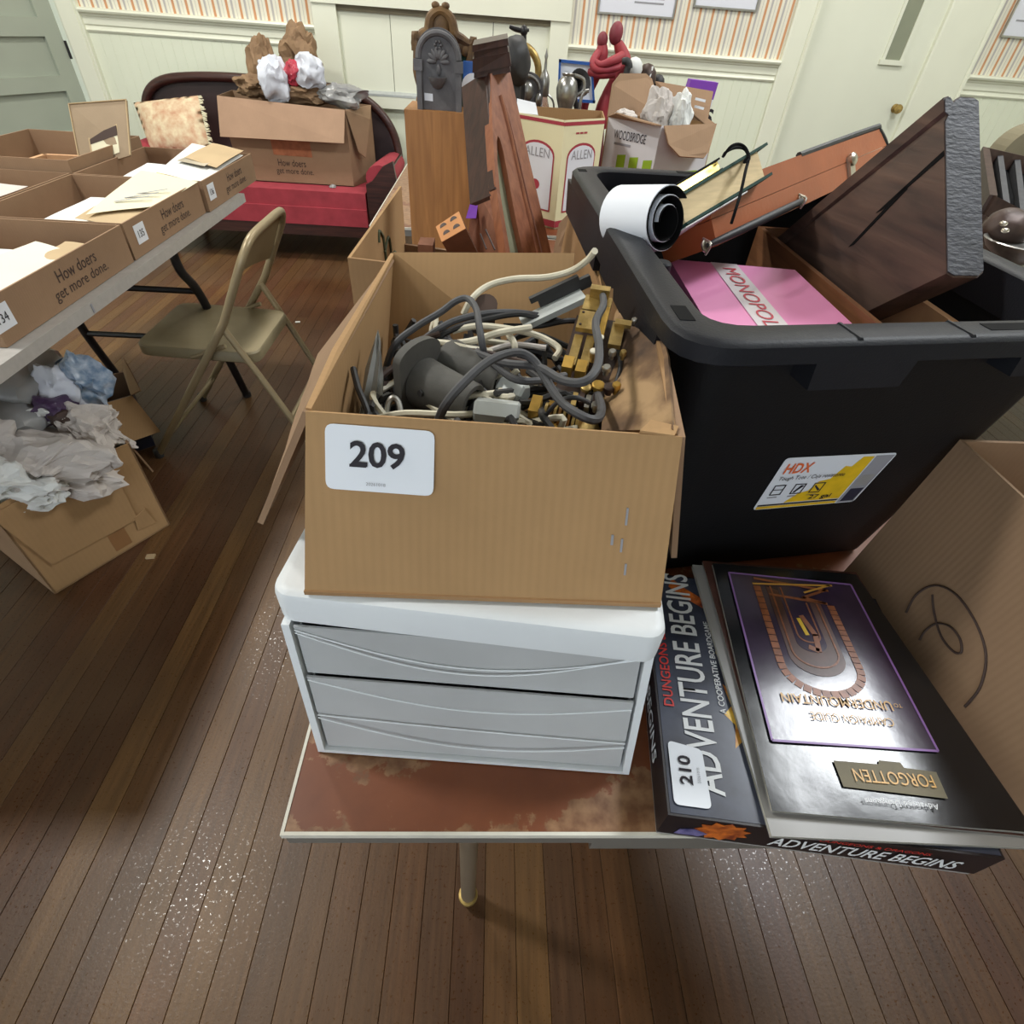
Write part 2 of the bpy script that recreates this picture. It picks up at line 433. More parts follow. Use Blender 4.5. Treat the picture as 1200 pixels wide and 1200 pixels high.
class B:
    def __init__(s): s.bm = bmesh.new()
    def hexa(s, p):  # 4 bottom then 4 top, matching order
        v = [s.bm.verts.new(q) for q in p]
        for f in ((3, 2, 1, 0), (4, 5, 6, 7), (0, 1, 5, 4), (1, 2, 6, 5), (2, 3, 7, 6), (3, 0, 4, 7)):
            s.bm.faces.new([v[i] for i in f])
        return s
    def box(s, x0, x1, y0, y1, z0, z1):
        return s.hexa([(x0, y0, z0), (x1, y0, z0), (x1, y1, z0), (x0, y1, z0), (x0, y0, z1), (x1, y0, z1), (x1, y1, z1), (x0, y1, z1)])
    def obox(s, c, a, b, d):  # centre and three half-axis vectors
        c, a, b, d = V(c), V(a), V(b), V(d)
        return s.hexa([c - a - b - d, c + a - b - d, c + a + b - d, c - a + b - d, c - a - b + d, c + a - b + d, c + a + b + d, c - a + b + d])
    def prism(s, poly, vec):
        poly = [V(p) for p in poly]; vec = V(vec); n = len(poly)
        a = [s.bm.verts.new(p) for p in poly]; b = [s.bm.verts.new(p + vec) for p in poly]
        s.bm.faces.new(list(reversed(a))); s.bm.faces.new(b)
        for i in range(n):
            s.bm.faces.new((a[i], a[(i + 1) % n], b[(i + 1) % n], b[i]))
        return s
    def panel(s, poly, t=0.004):  # a flat sheet of thickness t, growing against its normal
        p = [V(q) for q in poly]
        n = (p[1] - p[0]).cross(p[-1] - p[0]).normalized()
        return s.prism(p, -n * t)
    def quadsheet(s, P00, P10, P11, P01, nu, nv, f, t=0.001):
        """bilinear grid with offset f(u,v) along the normal and thickness t"""
        P00, P10, P11, P01 = V(P00), V(P10), V(P11), V(P01)
        n = (P10 - P00).cross(P01 - P00).normalized()
        rows = []
        for off in (0, -t):
            g = []
            for j in range(nv + 1):
                v = j / nv
                g.append([s.bm.verts.new(P00.lerp(P10, i / nu).lerp(P01.lerp(P11, i / nu), v) + n * (f(i / nu, v) + off)) for i in range(nu + 1)])
            rows.append(g)
        T, U = rows
        for j in range(nv):
            for i in range(nu):
                s.bm.faces.new((T[j][i], T[j][i + 1], T[j + 1][i + 1], T[j + 1][i]))
                s.bm.faces.new((U[j + 1][i], U[j + 1][i + 1], U[j][i + 1], U[j][i]))
        for i in range(nu):
            s.bm.faces.new((U[0][i], U[0][i + 1], T[0][i + 1], T[0][i]))
            s.bm.faces.new((T[nv][i], T[nv][i + 1], U[nv][i + 1], U[nv][i]))
        for j in range(nv):
            s.bm.faces.new((T[j][0], T[j + 1][0], U[j + 1][0], U[j][0]))
            s.bm.faces.new((U[j][nu], U[j + 1][nu], T[j + 1][nu], T[j][nu]))
        return s
    def rings(s, rings, cap0=True, cap1=True, closed=False):
        R = [[s.bm.verts.new(p) for p in r] for r in rings]
        n = len(R[0])
        m = len(R)
        for j in range(m if closed else m - 1):
            A, C = R[j], R[(j + 1) % m]
            for i in range(n):
                s.bm.faces.new((A[i], A[(i + 1) % n], C[(i + 1) % n], C[i]))
        if not closed:
            if cap0: s.bm.faces.new(list(reversed(R[0])))
            if cap1: s.bm.faces.new(R[-1])
        return s
    def tube(s, pts, r, n=8, sub=4, closed=False, flat=None):
        """round bar along a smoothed path; r a number or a list per point"""
        pts = [V(p) for p in pts]
        rr = r if isinstance(r, (list, tuple)) else [r] * len(pts)
        if sub > 1 and len(pts) > 2:
            P, Q = [], []
            m = len(pts)
            for i in range(m if closed else m - 1):
                if closed:
                    a, b, c, d = pts[i - 1], pts[i], pts[(i + 1) % m], pts[(i + 2) % m]
                else:
                    a, b, c, d = pts[max(0, i - 1)], pts[i], pts[i + 1], pts[min(m - 1, i + 2)]
                for k in range(sub):
                    t = k / sub
                    P.append(0.5 * ((2 * b) + (c - a) * t + (2 * a - 5 * b + 4 * c - d) * t * t + (3 * b - a - 3 * c + d) * t ** 3))
                    Q.append(rr[i] + (rr[(i + 1) % m] - rr[i]) * t)
            if not closed:
                P.append(pts[-1]); Q.append(rr[-1])
            pts, rr = P, Q
        m = len(pts)
        up = None
        R = []
        for i in range(m):
            if closed: t = (pts[(i + 1) % m] - pts[i - 1]).normalized()
            else: t = (pts[min(m - 1, i + 1)] - pts[max(0, i - 1)]).normalized()
            if up is None:
                up = V((0, 0, 1)) if abs(t.z) < 0.9 else V((0, 1, 0))
            sd = t.cross(up).normalized()
            up = sd.cross(t).normalized()
            R.append([pts[i] + (sd * math.cos(2 * PI * k / n) + up * math.sin(2 * PI * k / n) * (flat or 1)) * rr[i] for k in range(n)])
        return s.rings(R, closed=closed)
    def lathe(s, prof, base, n=20, axis=(0, 0, 1)):
        ax = V(axis).normalized()
        e1 = ax.orthogonal().normalized(); e2 = ax.cross(e1)
        base = V(base)
        R = [[base + ax * z + (e1 * math.cos(2 * PI * k / n) + e2 * math.sin(2 * PI * k / n)) * max(r, 0.0004) for k in range(n)] for r, z in prof]
        return s.rings(R)
    def ball(s, c, rx, ry=None, rz=None, sub=2, rot=None):
        ry = ry or rx; rz = rz or rx
        m = M.Translation(c) @ (rot or M()) @ M.Diagonal((rx, ry, rz, 1))
        bmesh.ops.create_icosphere(s.bm, subdivisions=sub, radius=1, matrix=m)
        return s
    def crumple(s, c, r, seed=0, amt=0.35, sub=4, freq=1.6):
        """a crumpled sheet: flat facets meeting in sharp folds (cell noise), pulled out of round"""
        g = bmesh.ops.create_icosphere(s.bm, subdivisions=sub, radius=1)['verts']
        o = V((seed * 3.7, seed * 1.3, seed * 2.1))
        for v in g:
            d = v.co.normalized()
            w = V((NZ.noise(d * 1.3 + o), NZ.noise(d * 1.3 - o), NZ.noise(d * 1.3 + o * 2)))
            f1 = NZ.voronoi((d + w * .35) * freq + o)[0]
            f2 = NZ.voronoi((d + w * .25) * freq * 2.3 + o * 2)[0]
            f3 = NZ.voronoi(d * freq * 5.5 + o)[0]
            k = (f1[0] - .42) * 1.15 + (f2[0] - .42) * .6 + (f3[0] - .42) * (.25 if sub > 4 else 0)
            q = d * (1 + amt * k) + w * amt * .9
            v.co = V((c[0] + q.x * r[0], c[1] + q.y * r[1], c[2] + q.z * r[2]))
        return s
    def bevel(s, w, seg=2, sharp=0.5):
        ed = [e for e in s.bm.edges if len(e.link_faces) == 2 and e.calc_face_angle(0) > sharp]
        bmesh.ops.bevel(s.bm, geom=ed, offset=w, segments=seg, affect='EDGES', profile=0.6)
        return s
    def out(s, name, mat, parent=None, smooth=False, loc=None, kind=None, mats=None):
        bmesh.ops.recalc_face_normals(s.bm, faces=s.bm.faces[:])
        o0 = LOC[parent] if parent is not None else V(loc) if loc is not None else None
        if o0 is None:
            o0 = V((0, 0, 0))
            if s.bm.verts:
                xs = [v.co for v in s.bm.verts]
                o0 = V((sum(v.x for v in xs) / len(xs), sum(v.y for v in xs) / len(xs), min(v.z for v in xs)))
        bmesh.ops.translate(s.bm, verts=s.bm.verts[:], vec=-o0)
        me = bpy.data.meshes.new(name)
        s.bm.to_mesh(me); s.bm.free()
        for mm in (mats or [mat]):
            me.materials.append(MT[mm] if isinstance(mm, str) else mm)
        if smooth:
            me.polygons.foreach_set('use_smooth', [True] * len(me.polygons))
            me.set_sharp_from_angle(angle=0.7)
        o = bpy.data.objects.new(name, me)
        COL.objects.link(o)
        if parent is not None: o.parent = parent
        else: o.location = o0
        LOC[o] = o0
        if kind: o['kind'] = kind
        return o

def text(body, org, u, v, mat, parent, w=None, h=None, name='lettering', shear=0, bold=0.0, eps=0.0006, sx=1.0):
    """flat printed letters: lower-left corner org, baseline along u, up along v"""
    cu = bpy.data.curves.new('t', 'FONT')
    cu.body = body; cu.shear = shear; cu.offset = bold; cu.resolution_u = 3
    ob = bpy.data.objects.new('t', cu); COL.objects.link(ob)
    dg = bpy.context.evaluated_depsgraph_get()
    me = bpy.data.meshes.new_from_object(ob.evaluated_get(dg))
    bpy.data.objects.remove(ob); bpy.data.curves.remove(cu)
    u, v, org = V(u).normalized(), V(v).normalized(), V(org)
    n = u.cross(v).normalized()
    v2 = n.cross(u)
    xs = [q.co.x for q in me.vertices]; ys = [q.co.y for q in me.vertices]
    x0, y0 = min(xs), min(ys)
    W, H = max(xs) - x0, max(ys) - y0
    if w and h: fx, fy = w / W, h / H
    elif w: fx = fy = w / W
    else: fx = fy = h / H
    fx *= sx
    o0 = LOC[parent]
    for q in me.vertices:
        q.co = org + u * (q.co.x - x0) * fx + v * (q.co.y - y0) * fy + n * eps - o0
    me.materials.append(MT[mat])
    o = bpy.data.objects.new(name, me); COL.objects.link(o); o.parent = parent
    LOC[o] = o0
    return o

def lerpq(q, u, v):  # q: FL, FR, BR, BL
    q = [V(p) for p in q]
    return q[0].lerp(q[1], u).lerp(q[3].lerp(q[2], u), v)

def decal(poly, mat, parent, name, eps=0.0005, t=0.0004):
    p = [V(q) for q in poly]
    n = (p[1] - p[0]).cross(p[2] - p[0]).normalized()
    return B().prism([q + n * eps for q in p], -n * t).out(name, mat, parent)

def roundq(P, r=0.12, k=4):
    """rounded outline of a quad (four corners), r as a share of the short side"""
    P = [V(p) for p in P]
    m = min((P[1] - P[0]).length, (P[2] - P[1]).length) * r
    out = []
    for i in range(4):
        c = P[i]; a = (P[i - 1] - c).normalized() * m; b = (P[(i + 1) % 4] - c).normalized() * m
        for j in range(k + 1):
            t = j / k
            out.append((c + a) * (1 - t) ** 2 + 2 * (1 - t) * t * c + (c + b) * t * t)
    return out

# ================================================================ THE ROOM
def struct(o):
    o['kind'] = 'structure'
    return o
WY = 4.7
XL, XR = -3.95, 4.3
floor = struct(B().box(XL, XR, -3.0, WY + 0.1, -0.06, -0.006).out('floor', 'subfloor', loc=(0, 0, -0.06)))
rnd = random.Random(3)
x = -3.18
BW = 0.0605
while x < 2.9:
    y = -0.25 - rnd.random() * 0.4
    while y < WY:
        ln = rnd.uniform(2.3, 3.6)
        y1 = min(y + ln, WY)
        if y1 > WY - 0.5: y1 = WY
        g = 0.0004
        z0, z1, c = -0.006, -rnd.random() * 0.0005, 0.0008
        b = B().rings([[(x + g, y + g, z0), (x + BW - g, y + g, z0), (x + BW - g, y1 - g, z0), (x + g, y1 - g, z0)],
                       [(x + g, y + g, z1 - c), (x + BW - g, y + g, z1 - c), (x + BW - g, y1 - g, z1 - c), (x + g, y1 - g, z1 - c)],
                       [(x + g + c, y + g + c * .5, z1), (x + BW - g - c, y + g + c * .5, z1), (x + BW - g - c, y1 - g - c * .5, z1), (x + g + c, y1 - g - c * .5, z1)]])
        b.out('floor_plank', 'floor', floor)
        y = y1
    x += BW

# back wall: one outline with two doorways, wainscot below the chair rail, striped paper above
D2a, D2b, D1a, D1b = -3.62, -2.76, 2.03, 2.865
out_line = [(XL, 0), (D2a, 0), (D2a, 2.08), (D2b, 2.08), (D2b, 0), (D1a, 0), (D1a, 2.08), (D1b, 2.08), (D1b, 0), (XR, 0), (XR, 3.3), (XL, 3.3)]
wall = struct(B().prism([(a, WY, z) for a, z in out_line], (0, 0.12, 0)).out('wall_back', 'paint', loc=(0, WY, 0)))
def beads(x0, x1, z0=0.0, z1=1.09):
    """tongue and groove boards: grooved section drawn up the wall"""
    pts = [(x0, WY + 0.002)]
    xx = x0
    while xx < x1 - 0.02:
        pts += [(xx + 0.001, WY - 0.010), (xx + 0.0610, WY - 0.010), (xx + 0.0622, WY - 0.0082), (xx + 0.0634, WY - 0.010)]
        xx += 0.064
    pts += [(x1, WY - 0.010), (x1, WY + 0.002)]
    pts = [p for p in pts if p[0] <= x1 + 1e-6]
    B().prism([(a, b, z0) for a, b in pts], (0, 0, z1 - z0)).out('beadboard', 'paint_green', wall, kind='stuff')
for a, c in ((-2.62, -1.17), (0.455, 1.88), (3.19, XR)):
    beads(a, c)
    B().box(a, c, WY - 0.004, WY + 0.002, 1.17, 3.3).out('wallpaper', 'wallpaper', wall)
beads(-1.02, 0.33, 0, 0.78)
tn = [0]
def trim(b, mat='trimp', name='trim'):
    tn[0] += 1
    return struct(b.out('%s_%d' % (name, tn[0]), mat))
RAIL = [(0.0, 1.06), (0.016, 1.062), (0.022, 1.072), (0.016, 1.082), (0.014, 1.092), (0.020, 1.10), (0.020, 1.135), (0.028, 1.142), (0.030, 1.150), (0.045, 1.156), (0.050, 1.166), (0.045, 1.176), (0.0, 1.18)]
for a, c in ((-2.62, -1.17), (0.455, 1.88), (3.19, XR)):
    trim(B().prism([(a, WY - d, z) for d, z in RAIL], (c - a, 0, 0)))
    trim(B().box(a, c, WY - 0.028, WY, 0.0, 0.18).bevel(0.006), name='baseboard')
def casing(x0, x1, z1=2.2):
    return trim(B().prism([(x0, WY, 0), (x0, WY - 0.03, 0), (x0 + 0.012, WY - 0.034, 0), (x1 - 0.03, WY - 0.034, 0), (x1 - 0.022, WY - 0.026, 0), (x1 - 0.012, WY - 0.040, 0), (x1, WY - 0.040, 0), (x1, WY, 0)], (0, 0, z1)))
casing(-2.755, -2.62); casing(1.88, 2.03); casing(2.865, 3.19); casing(-3.74, -3.62)
trim(B().box(1.88, 3.19, WY - 0.036, WY, 2.08, 2.22))
trim(B().box(-3.74, -2.62, WY - 0.036, WY, 2.08, 2.22))
# boarded serving hatch between two pilasters
trim(B().box(-1.17, -1.02, WY - 0.05, WY, 0, 2.0).bevel(0.006))
trim(B().box(0.33, 0.455, WY - 0.05, WY, 0, 2.0).bevel(0.006))
trim(B().box(-1.17, 0.455, WY - 0.062, WY - 0.0, 1.285, 2.0).bevel(0.006))
trim(B().box(-1.02, 0.33, WY - 0.05, WY, 0.772, 0.838).bevel(0.005))
trim(B().prism([(-1.02, WY - 0.052, 0.838), (-1.02, WY - 0.052, 0.850), (-1.02, WY - 0.034, 0.864), (-1.02, WY, 0.864), (-1.02, WY, 0.838)], (1.35, 0, 0)), 'alum')
trim(B().box(-1.02, 0.33, WY - 0.03, WY, 1.255, 1.285), 'olive')
hatch = struct(B().box(-1.02, 0.33, WY - 0.004, WY + 0.004, 0.838, 1.30).out('wall_hatch', 'ink_br', loc=(-0.3, WY, 0.84)))
for k in range(4):
    xa = (-1.02, -0.690, -0.362, -0.033)[k]
    xb = (-0.694, -0.366, -0.037, 0.33)[k]
    B().box(xa, xb, WY - 0.018, WY - 0.004, 0.864, 1.2555).bevel(0.003, 1).out('plank', 'paint', hatch)
# closed door with a narrow light, and the grey-green door swung into the room
d1 = B().box(D1a, D1b, WY + 0.002, WY + 0.045, 0.0, 2.07)
door1 = struct(d1.bevel(0.003, 1).out('door_1', 'door_paint', loc=(D1a, WY, 0)))
fr = B()
for q in ((2.565, 2.585, 1.215, 1.86), (2.69, 2.712, 1.215, 1.86)): fr.box(q[0], q[1], WY - 0.010, WY + 0.004, q[2], q[3])
fr.box(2.555, 2.722, WY - 0.014, WY + 0.004, 1.195, 1.222); fr.box(2.565, 2.712, WY - 0.010, WY + 0.004, 1.84, 1.86)
fr.out('light_frame', 'door_paint', door1)
B().box(2.584, 2.691, WY - 0.003, WY + 0.004, 1.222, 1.84).out('pane', 'glasspane', door1)
B().lathe([(0.026, 0.0), (0.026, 0.004), (0.012, 0.008), (0.010, 0.026), (0.022, 0.034), (0.028, 0.046), (0.024, 0.058), (0.0, 0.062)], (2.80, WY + 0.002, 0.968), 18, (0, -1, 0)).out('door_knob', 'brass', door1, True)

hg = V((-2.775, 4.655, 0)); dd = V((-0.385, -0.923, 0)); dn = V((0.923, -0.385, 0))
def dp(u, z, n=0.0): return hg + dd * u + V((0, 0, z)) + dn * n
d2 = B()
d2.hexa([dp(0, 0.01, -0.02), dp(0.82, 0.01, -0.02), dp(0.82, 0.01, -0.04), dp(0, 0.01, -0.04), dp(0, 2.05, -0.02), dp(0.82, 2.05, -0.02), dp(0.82, 2.05, -0.04), dp(0, 2.05, -0.04)])
door2 = struct(d2.out('door_2', 'door_grey', loc=hg))
for z0, z1 in ((0.01, 0.13), (0.44, 0.55), (0.76, 0.84), (1.03, 1.12), (1.42, 1.51), (1.93, 2.05)):
    B().hexa([dp(0.11, z0, -0.022), dp(0.71, z0, -0.022), dp(0.71, z0, 0.0), dp(0.11, z0, 0.0), dp(0.11, z1, -0.022), dp(0.71, z1, -0.022), dp(0.71, z1, 0.0), dp(0.11, z1, 0.0)]).bevel(0.008, 2).out('rail', 'door_grey', door2)
for u0, u1 in ((0, 0.11), (0.71, 0.82)):
    B().hexa([dp(u0, 0.01, -0.022), dp(u1, 0.01, -0.022), dp(u1, 0.01, 0), dp(u0, 0.01, 0), dp(u0, 2.05, -0.022), dp(u1, 2.05, -0.022), dp(u1, 2.05, 0), dp(u0, 2.05, 0)]).bevel(0.004, 1).out('stile', 'door_grey', door2)
B().lathe([(0.008, 0), (0.008, 0.09)], dp(-0.004, 0.92, 0.006), 10).out('hinge', 'blk_steel', door2, True)
struct(B().box(XL, 0.0, WY + 0.9, WY + 1.0, 0, 2.6).out('wall_hall', 'paint'))
struct(B().box(-3.9, -2.4, WY + 0.11, WY + 0.9, -0.06, -0.01).out('floor_hall', 'subfloor'))
struct(B().box(-3.9, -2.4, WY + 0.13, WY + 0.9, 2.3, 2.4).out('ceiling_hall', 'ceil'))
struct(B().box(-2.55, -2.45, WY + 0.121, WY + 0.9, -0.01, 2.3).out('wall_hall_right', 'paint'))
struct(B().box(-4.1, XL, -3.0, WY, 0, 3.3).out('wall_left', 'paint'))
struct(B().box(XR, XR + 0.15, -3.0, WY, 0, 3.3).out('wall_right', 'paint'))
struct(B().box(0.7, XR, -3.1, -3.0, 0, 3.3).out('front_light_block', 'paint'))  # unseen partial wall, added to darken the floor on the right
struct(B().box(XL, XR, -3.0, WY + 0.12, 3.3, 3.4).out('ceiling', 'ceil'))

# notices on the wallpaper
def notice(x0, x1, z0, z1, label, tilt=0.0):
    y = WY - 0.012
    t = thing('framed_notice', label, 'notice', ((x0 + x1) / 2, WY - 0.004, z0), 'framed notices on the wallpaper')
    B().box(x0 + 0.008, x1 - 0.008, y, WY - 0.004, z0 + 0.008, z1 - 0.008).out('sheet', 'notice', t)
    f = B()
    for a in ((x0, x1, z0, z0 + 0.01), (x0, x1, z1 - 0.01, z1), (x0, x0 + 0.01, z0 + 0.01, z1 - 0.01), (x1 - 0.01, x1, z0 + 0.01, z1 - 0.01)):
        f.box(a[0], a[1], y - 0.006, WY - 0.004, a[2], a[3])
    f.out('frame', 'steel', t)
    w = x1 - x0
    ln = B()
    for a, c, z in ((0.10, 0.42, 0.08), (0.46, 0.84, 0.085), (0.46, 0.84, 0.062), (0.32, 0.60, 0.125)):
        if z0 + z < z1 - 0.03: ln.box(x0 + a * w, x0 + c * w, y - 0.0008, y, z0 + z, z0 + z + 0.009)
    ln.out('print_lines', 'ink_gr', t, kind='stuff')
notice(0.622, 1.115, 1.335, 1.66, 'white framed notice with grey lines on striped wallpaper, above the red sculpture')
notice(1.225, 1.635, 1.40, 1.72, 'white framed notice on striped wallpaper beside the cream door casing, next to the door')
notice(3.285, 3.80, 1.375, 1.70, 'white framed notice on wallpaper to the right of the cream door')
notice(-2.50, -2.32, 1.245, 1.45, 'small dark framed notice on wallpaper above the floral cushion')

# ================================================================ MAIN TABLE (front) AND THE THINGS ON IT
TZ = 0.74
def main_table(name, label, x0, x1, y0, y1, legs):
    t = thing(name, label, 'table', ((x0 + x1) / 2, (y0 + y1) / 2, 0))
    B().box(x0 + 0.003, x1 - 0.003, y0 + 0.003, y1 - 0.003, 0.722, TZ).out('tabletop', 'table', t)
    e = B()
    for a in ((x0, x1, y0, y0 + 0.003), (x0, x1, y1 - 0.003, y1), (x0, x0 + 0.003, y0 + 0.003, y1 - 0.003), (x1 - 0.003, x1, y0 + 0.003, y1 - 0.003)):
        e.box(a[0], a[1], a[2], a[3], 0.733, TZ + 0.0008)
    e.out('edge_band', 'band', t)
    a = B()
    for q in ((x0 + 0.002, x1 - 0.002, y0 + 0.002, y0 + 0.012), (x0 + 0.002, x1 - 0.002, y1 - 0.012, y1 - 0.002), (x0 + 0.002, x0 + 0.012, y0 + 0.012, y1 - 0.012), (x1 - 0.012, x1 - 0.002, y0 + 0.012, y1 - 0.012)):
        a.box(*q, 0.713, 0.733)
    a.box(x0 + 0.012, x1 - 0.012, y0 + 0.012, y1 - 0.012, 0.716, 0.722)
    a.out('apron', 'apron', t)
    for br in ((0.115, 0.34),):
        B().box(br[0], br[1], y0 + 0.003, y0 + 0.06, 0.692, 0.713).bevel(0.006).out('leg_bracket', 'apron', t)
    for lx, ly in legs:
        l = B().lathe([(0.014, 0.028), (0.015, 0.4), (0.017, 0.7), (0.02, 0.716)], (lx, ly, 0), 14).out('leg', 'leg', t, True)
        B().lathe([(0.006, 0.0), (0.012, 0.004), (0.015, 0.02), (0.0185, 0.036), (0.0185, 0.046), (0.014, 0.048)], (lx, ly, 0), 14).out('ferrule', 'brass', l, True)
    return t
main_table('folding_table', 'brown worn-top folding table with white edge band, nearest the camera', -0.175, 0.80, 0.170, 2.0, [(-0.007, 0.279), (0.632, 0.62), (-0.007, 1.85), (0.632, 1.85)])
main_table('folding_table', 'brown folding table farther back, under the cast iron plaque and cream carton', -0.42, 1.05, 2.04, 3.6, [(-0.25, 2.2), (0.88, 2.2), (-0.25, 3.45), (0.88, 3.45)])

# ---- white two-drawer unit
A0, A1 = V((-0.1585,0.2451,0.7420)), V((0.1542,0.2245,0.7420))
T0, T1 = V((-0.1611,0.2672,0.9250)), V((0.1413,0.2447,0.9250))
yw = (A1 - A0).normalized(); dep = V((-yw.y, yw.x, 0))
du = thing('drawer_unit', 'white plastic two-drawer unit with frosted fronts, standing under the box numbered 209', 'drawers', ((A0 + A1) / 2 + dep * 0.16))
def dF(u, v, n=0.0):  # point on the front plane, n outward
    p = A0.lerp(A1, u).lerp(T0.lerp(T1, u), v)
    return p - dep * n
DD = 0.33
b = B()
b.hexa([dF(0, 0), dF(0.022, 0), dF(0.022, 0) + dep * DD, dF(0, 0) + dep * DD, dF(0, 1), dF(0.022, 1), dF(0.022, 1) + dep * DD, dF(0, 1) + dep * DD])
b.hexa([dF(0.978, 0), dF(1, 0), dF(1, 0) + dep * DD, dF(0.978, 0) + dep * DD, dF(0.978, 1), dF(1, 1), dF(1, 1) + dep * DD, dF(0.978, 1) + dep * DD])
b.hexa([dF(0.022, 0), dF(0.978, 0), dF(0.978, 0) + dep * DD, dF(0.022, 0) + dep * DD, dF(0.022, 0.025), dF(0.978, 0.025), dF(0.978, 0.025) + dep * DD, dF(0.022, 0.025) + dep * DD])
b.hexa([dF(0, 0) + dep * (DD - .004), dF(1, 0) + dep * (DD - .004), dF(1, 0) + dep * DD, dF(0, 0) + dep * DD, dF(0, 1) + dep * (DD - .004), dF(1, 1) + dep * (DD - .004), dF(1, 1) + dep * DD, dF(0, 1) + dep * DD])
b.bevel(0.003, 2).out('frame', 'white_pl', du, True)
# lid: rounded tray-like top overhanging the frame
L0, L1 = V((-0.1663,0.2720,0.9570)), V((0.1430,0.2360,0.9570))
L0 = L0 + dep * 0.0; L1 = L1 + dep * 0.0
def ringq(c0, c1, depth, ins, z, rad=0.016, k=5):
    u = (c1 - c0).normalized(); w = V((-u.y, u.x, 0)); ln = (c1 - c0).length
    P = []
    for cx, cy, a0 in ((rad, rad, PI), (ln - rad, rad, 1.5 * PI), (ln - rad, depth - rad, 0), (rad, depth - rad, 0.5 * PI)):
        for j in range(k + 1):
            a = a0 + j / k * PI / 2
            r = rad - ins
            q = c0 + u * (cx + math.cos(a) * r) + w * (cy + math.sin(a) * r)
            P.append(V((q.x, q.y, z)))
    return P
B().rings([ringq(L0, L1, 0.37, 0.004, 0.922), ringq(L0, L1, 0.37, 0.0, 0.926), ringq(L0, L1, 0.37, 0.0, 0.952), ringq(L0, L1, 0.37, 0.0015, 0.957), ringq(L0, L1, 0.37, 0.005, 0.9592), ringq(L0, L1, 0.37, 0.010, 0.9595)]).out('lid', 'white_pl', du, True)
def drawer(v0, v1, waves, seed):
    P = [dF(0.030, v0), dF(0.970, v0), dF(0.970, v1), dF(0.030, v1)]
    P = [p + dep * 0.004 for p in P]
    def f(u, v):
        o = 0.0
        for s, e, d in waves:
            c = s + (e - s) * u - d * math.sin(PI * u)
            t = (v - c)
            o += (0.0012 if t > 0 else 0.0) * min(1, abs(t) / 0.03)
        return o
    d = B().quadsheet(*P, 44, 40, f, 0.002).out('drawer', 'frost', du, True)
    b = B()
    for s, e, dd0 in waves:
        b.tube([lerpq(P, k / 24, s + (e - s) * k / 24 - dd0 * math.sin(PI * k / 24)) - dep * (.0012 + .0012 * len(waves) * .5) for k in range(25) if .02 < s + (e - s) * k / 24 - dd0 * math.sin(PI * k / 24) < .985], .0008, 6, 1)
    b.out('wave_ridge', 'white_pl', d, True)
    b = B()
    q = [p + dep * 0.008 for p in P]
    for k in range(2):
        b.hexa([q[k] , q[k] + dep * 0.29, q[k] + dep * 0.29 + yw * (0.002 - 0.004 * k), q[k] + yw * (0.002 - 0.004 * k), q[3 - k] , q[3 - k] + dep * 0.29, q[3 - k] + dep * 0.29 + yw * (0.002 - 0.004 * k), q[3 - k] + yw * (0.002 - 0.004 * k)])
    b.hexa([q[0], q[1], q[1] + dep * 0.29, q[0] + dep * 0.29, q[0] + V((0, 0, .002)), q[1] + V((0, 0, .002)), q[1] + dep * 0.29 + V((0, 0, .002)), q[0] + dep * 0.29 + V((0, 0, .002))])
    b.out('drawer_tray', 'frost', d)
    return d
drawer(0.652, 0.985, [(0.93, 0.90, 0.50), (0.88, 0.94, 0.62)], 1)
drawer(0.032, 0.643, [(0.96, 0.90, 0.22), (0.50, 0.42, 0.02), (0.46, 0.36, 0.24)], 2)
def stuffbox(u0, u1, v0, v1, n0, mat, label, name):
    o = B().hexa([dF(u0, v0, -n0), dF(u1, v0, -n0), dF(u1, v0, -n0 - .12), dF(u0, v0, -n0 - .12), dF(u0, v1, -n0), dF(u1, v1, -n0), dF(u1, v1, -n0 - .12), dF(u0, v1, -n0 - .12)]).bevel(0.004).out(name, mat)
    tag(o, label, 'packet')
stuffbox(0.06, 0.24, 0.69, 0.84, 0.03, 'navy', 'dark packet seen blurred through the upper frosted drawer, left end', 'packet')
stuffbox(0.27, 0.53, 0.69, 0.86, 0.02, 'paper', 'pale packet seen blurred through the middle of the upper frosted drawer', 'packet')
stuffbox(0.60, 0.93, 0.69, 0.80, 0.035, 'grey_r', 'grey packet seen blurred through the upper frosted drawer, right end', 'packet')

# ---- kraft box 209
bz, tz = 0.9615, 1.09
FL, FR = V((-0.1355,0.2692,0.9615)), V((0.1416,0.2646,0.9615))
TL, TR = V((-0.1247,0.3265,1.0900)), V((0.1366,0.3132,1.0900))
KL, KR = V((-0.1115,0.6635,1.0900)), V((0.1670,0.6366,1.0900))
bL, bR = V((-0.125, 0.615, bz)), V((0.16, 0.60, bz))
b209 = thing('cardboard_box', 'open kraft cardboard box with a white sticker reading 209, full of old wiring', 'box', (0.01, 0.43, bz))
B().panel([FL, FR, TR, TL], 0.005).out('front_wall', 'kraft', b209)
B().panel([FL + V((.003, .004, 0)), TL + V((.003, .004, 0)), V((-0.1222,0.4156,1.0920)), KL, bL], -0.004).out('side_wall', 'kraftY', b209)
B().panel([FR + V((-.003, .004, 0)), bR, V((0.1732,0.5841,1.0880)), TR + V((-.003, .004, 0))], 0.004).out('side_wall', 'kraft_in', b209)
inn = [V((0.0993,0.3852,1.0420)), V((0.1165,0.4741,1.0400)), V((0.1399,0.5919,1.0400)), V((0.1669,0.6996,1.0440)), V((0.1705,0.6575,1.0830)), V((0.1721,0.6398,1.0920)), V((0.1761,0.6326,1.0900)), V((0.1706,0.5532,1.0900)), V((0.1555,0.4320,1.0900)), TR + V((-.004, .006, 0))]
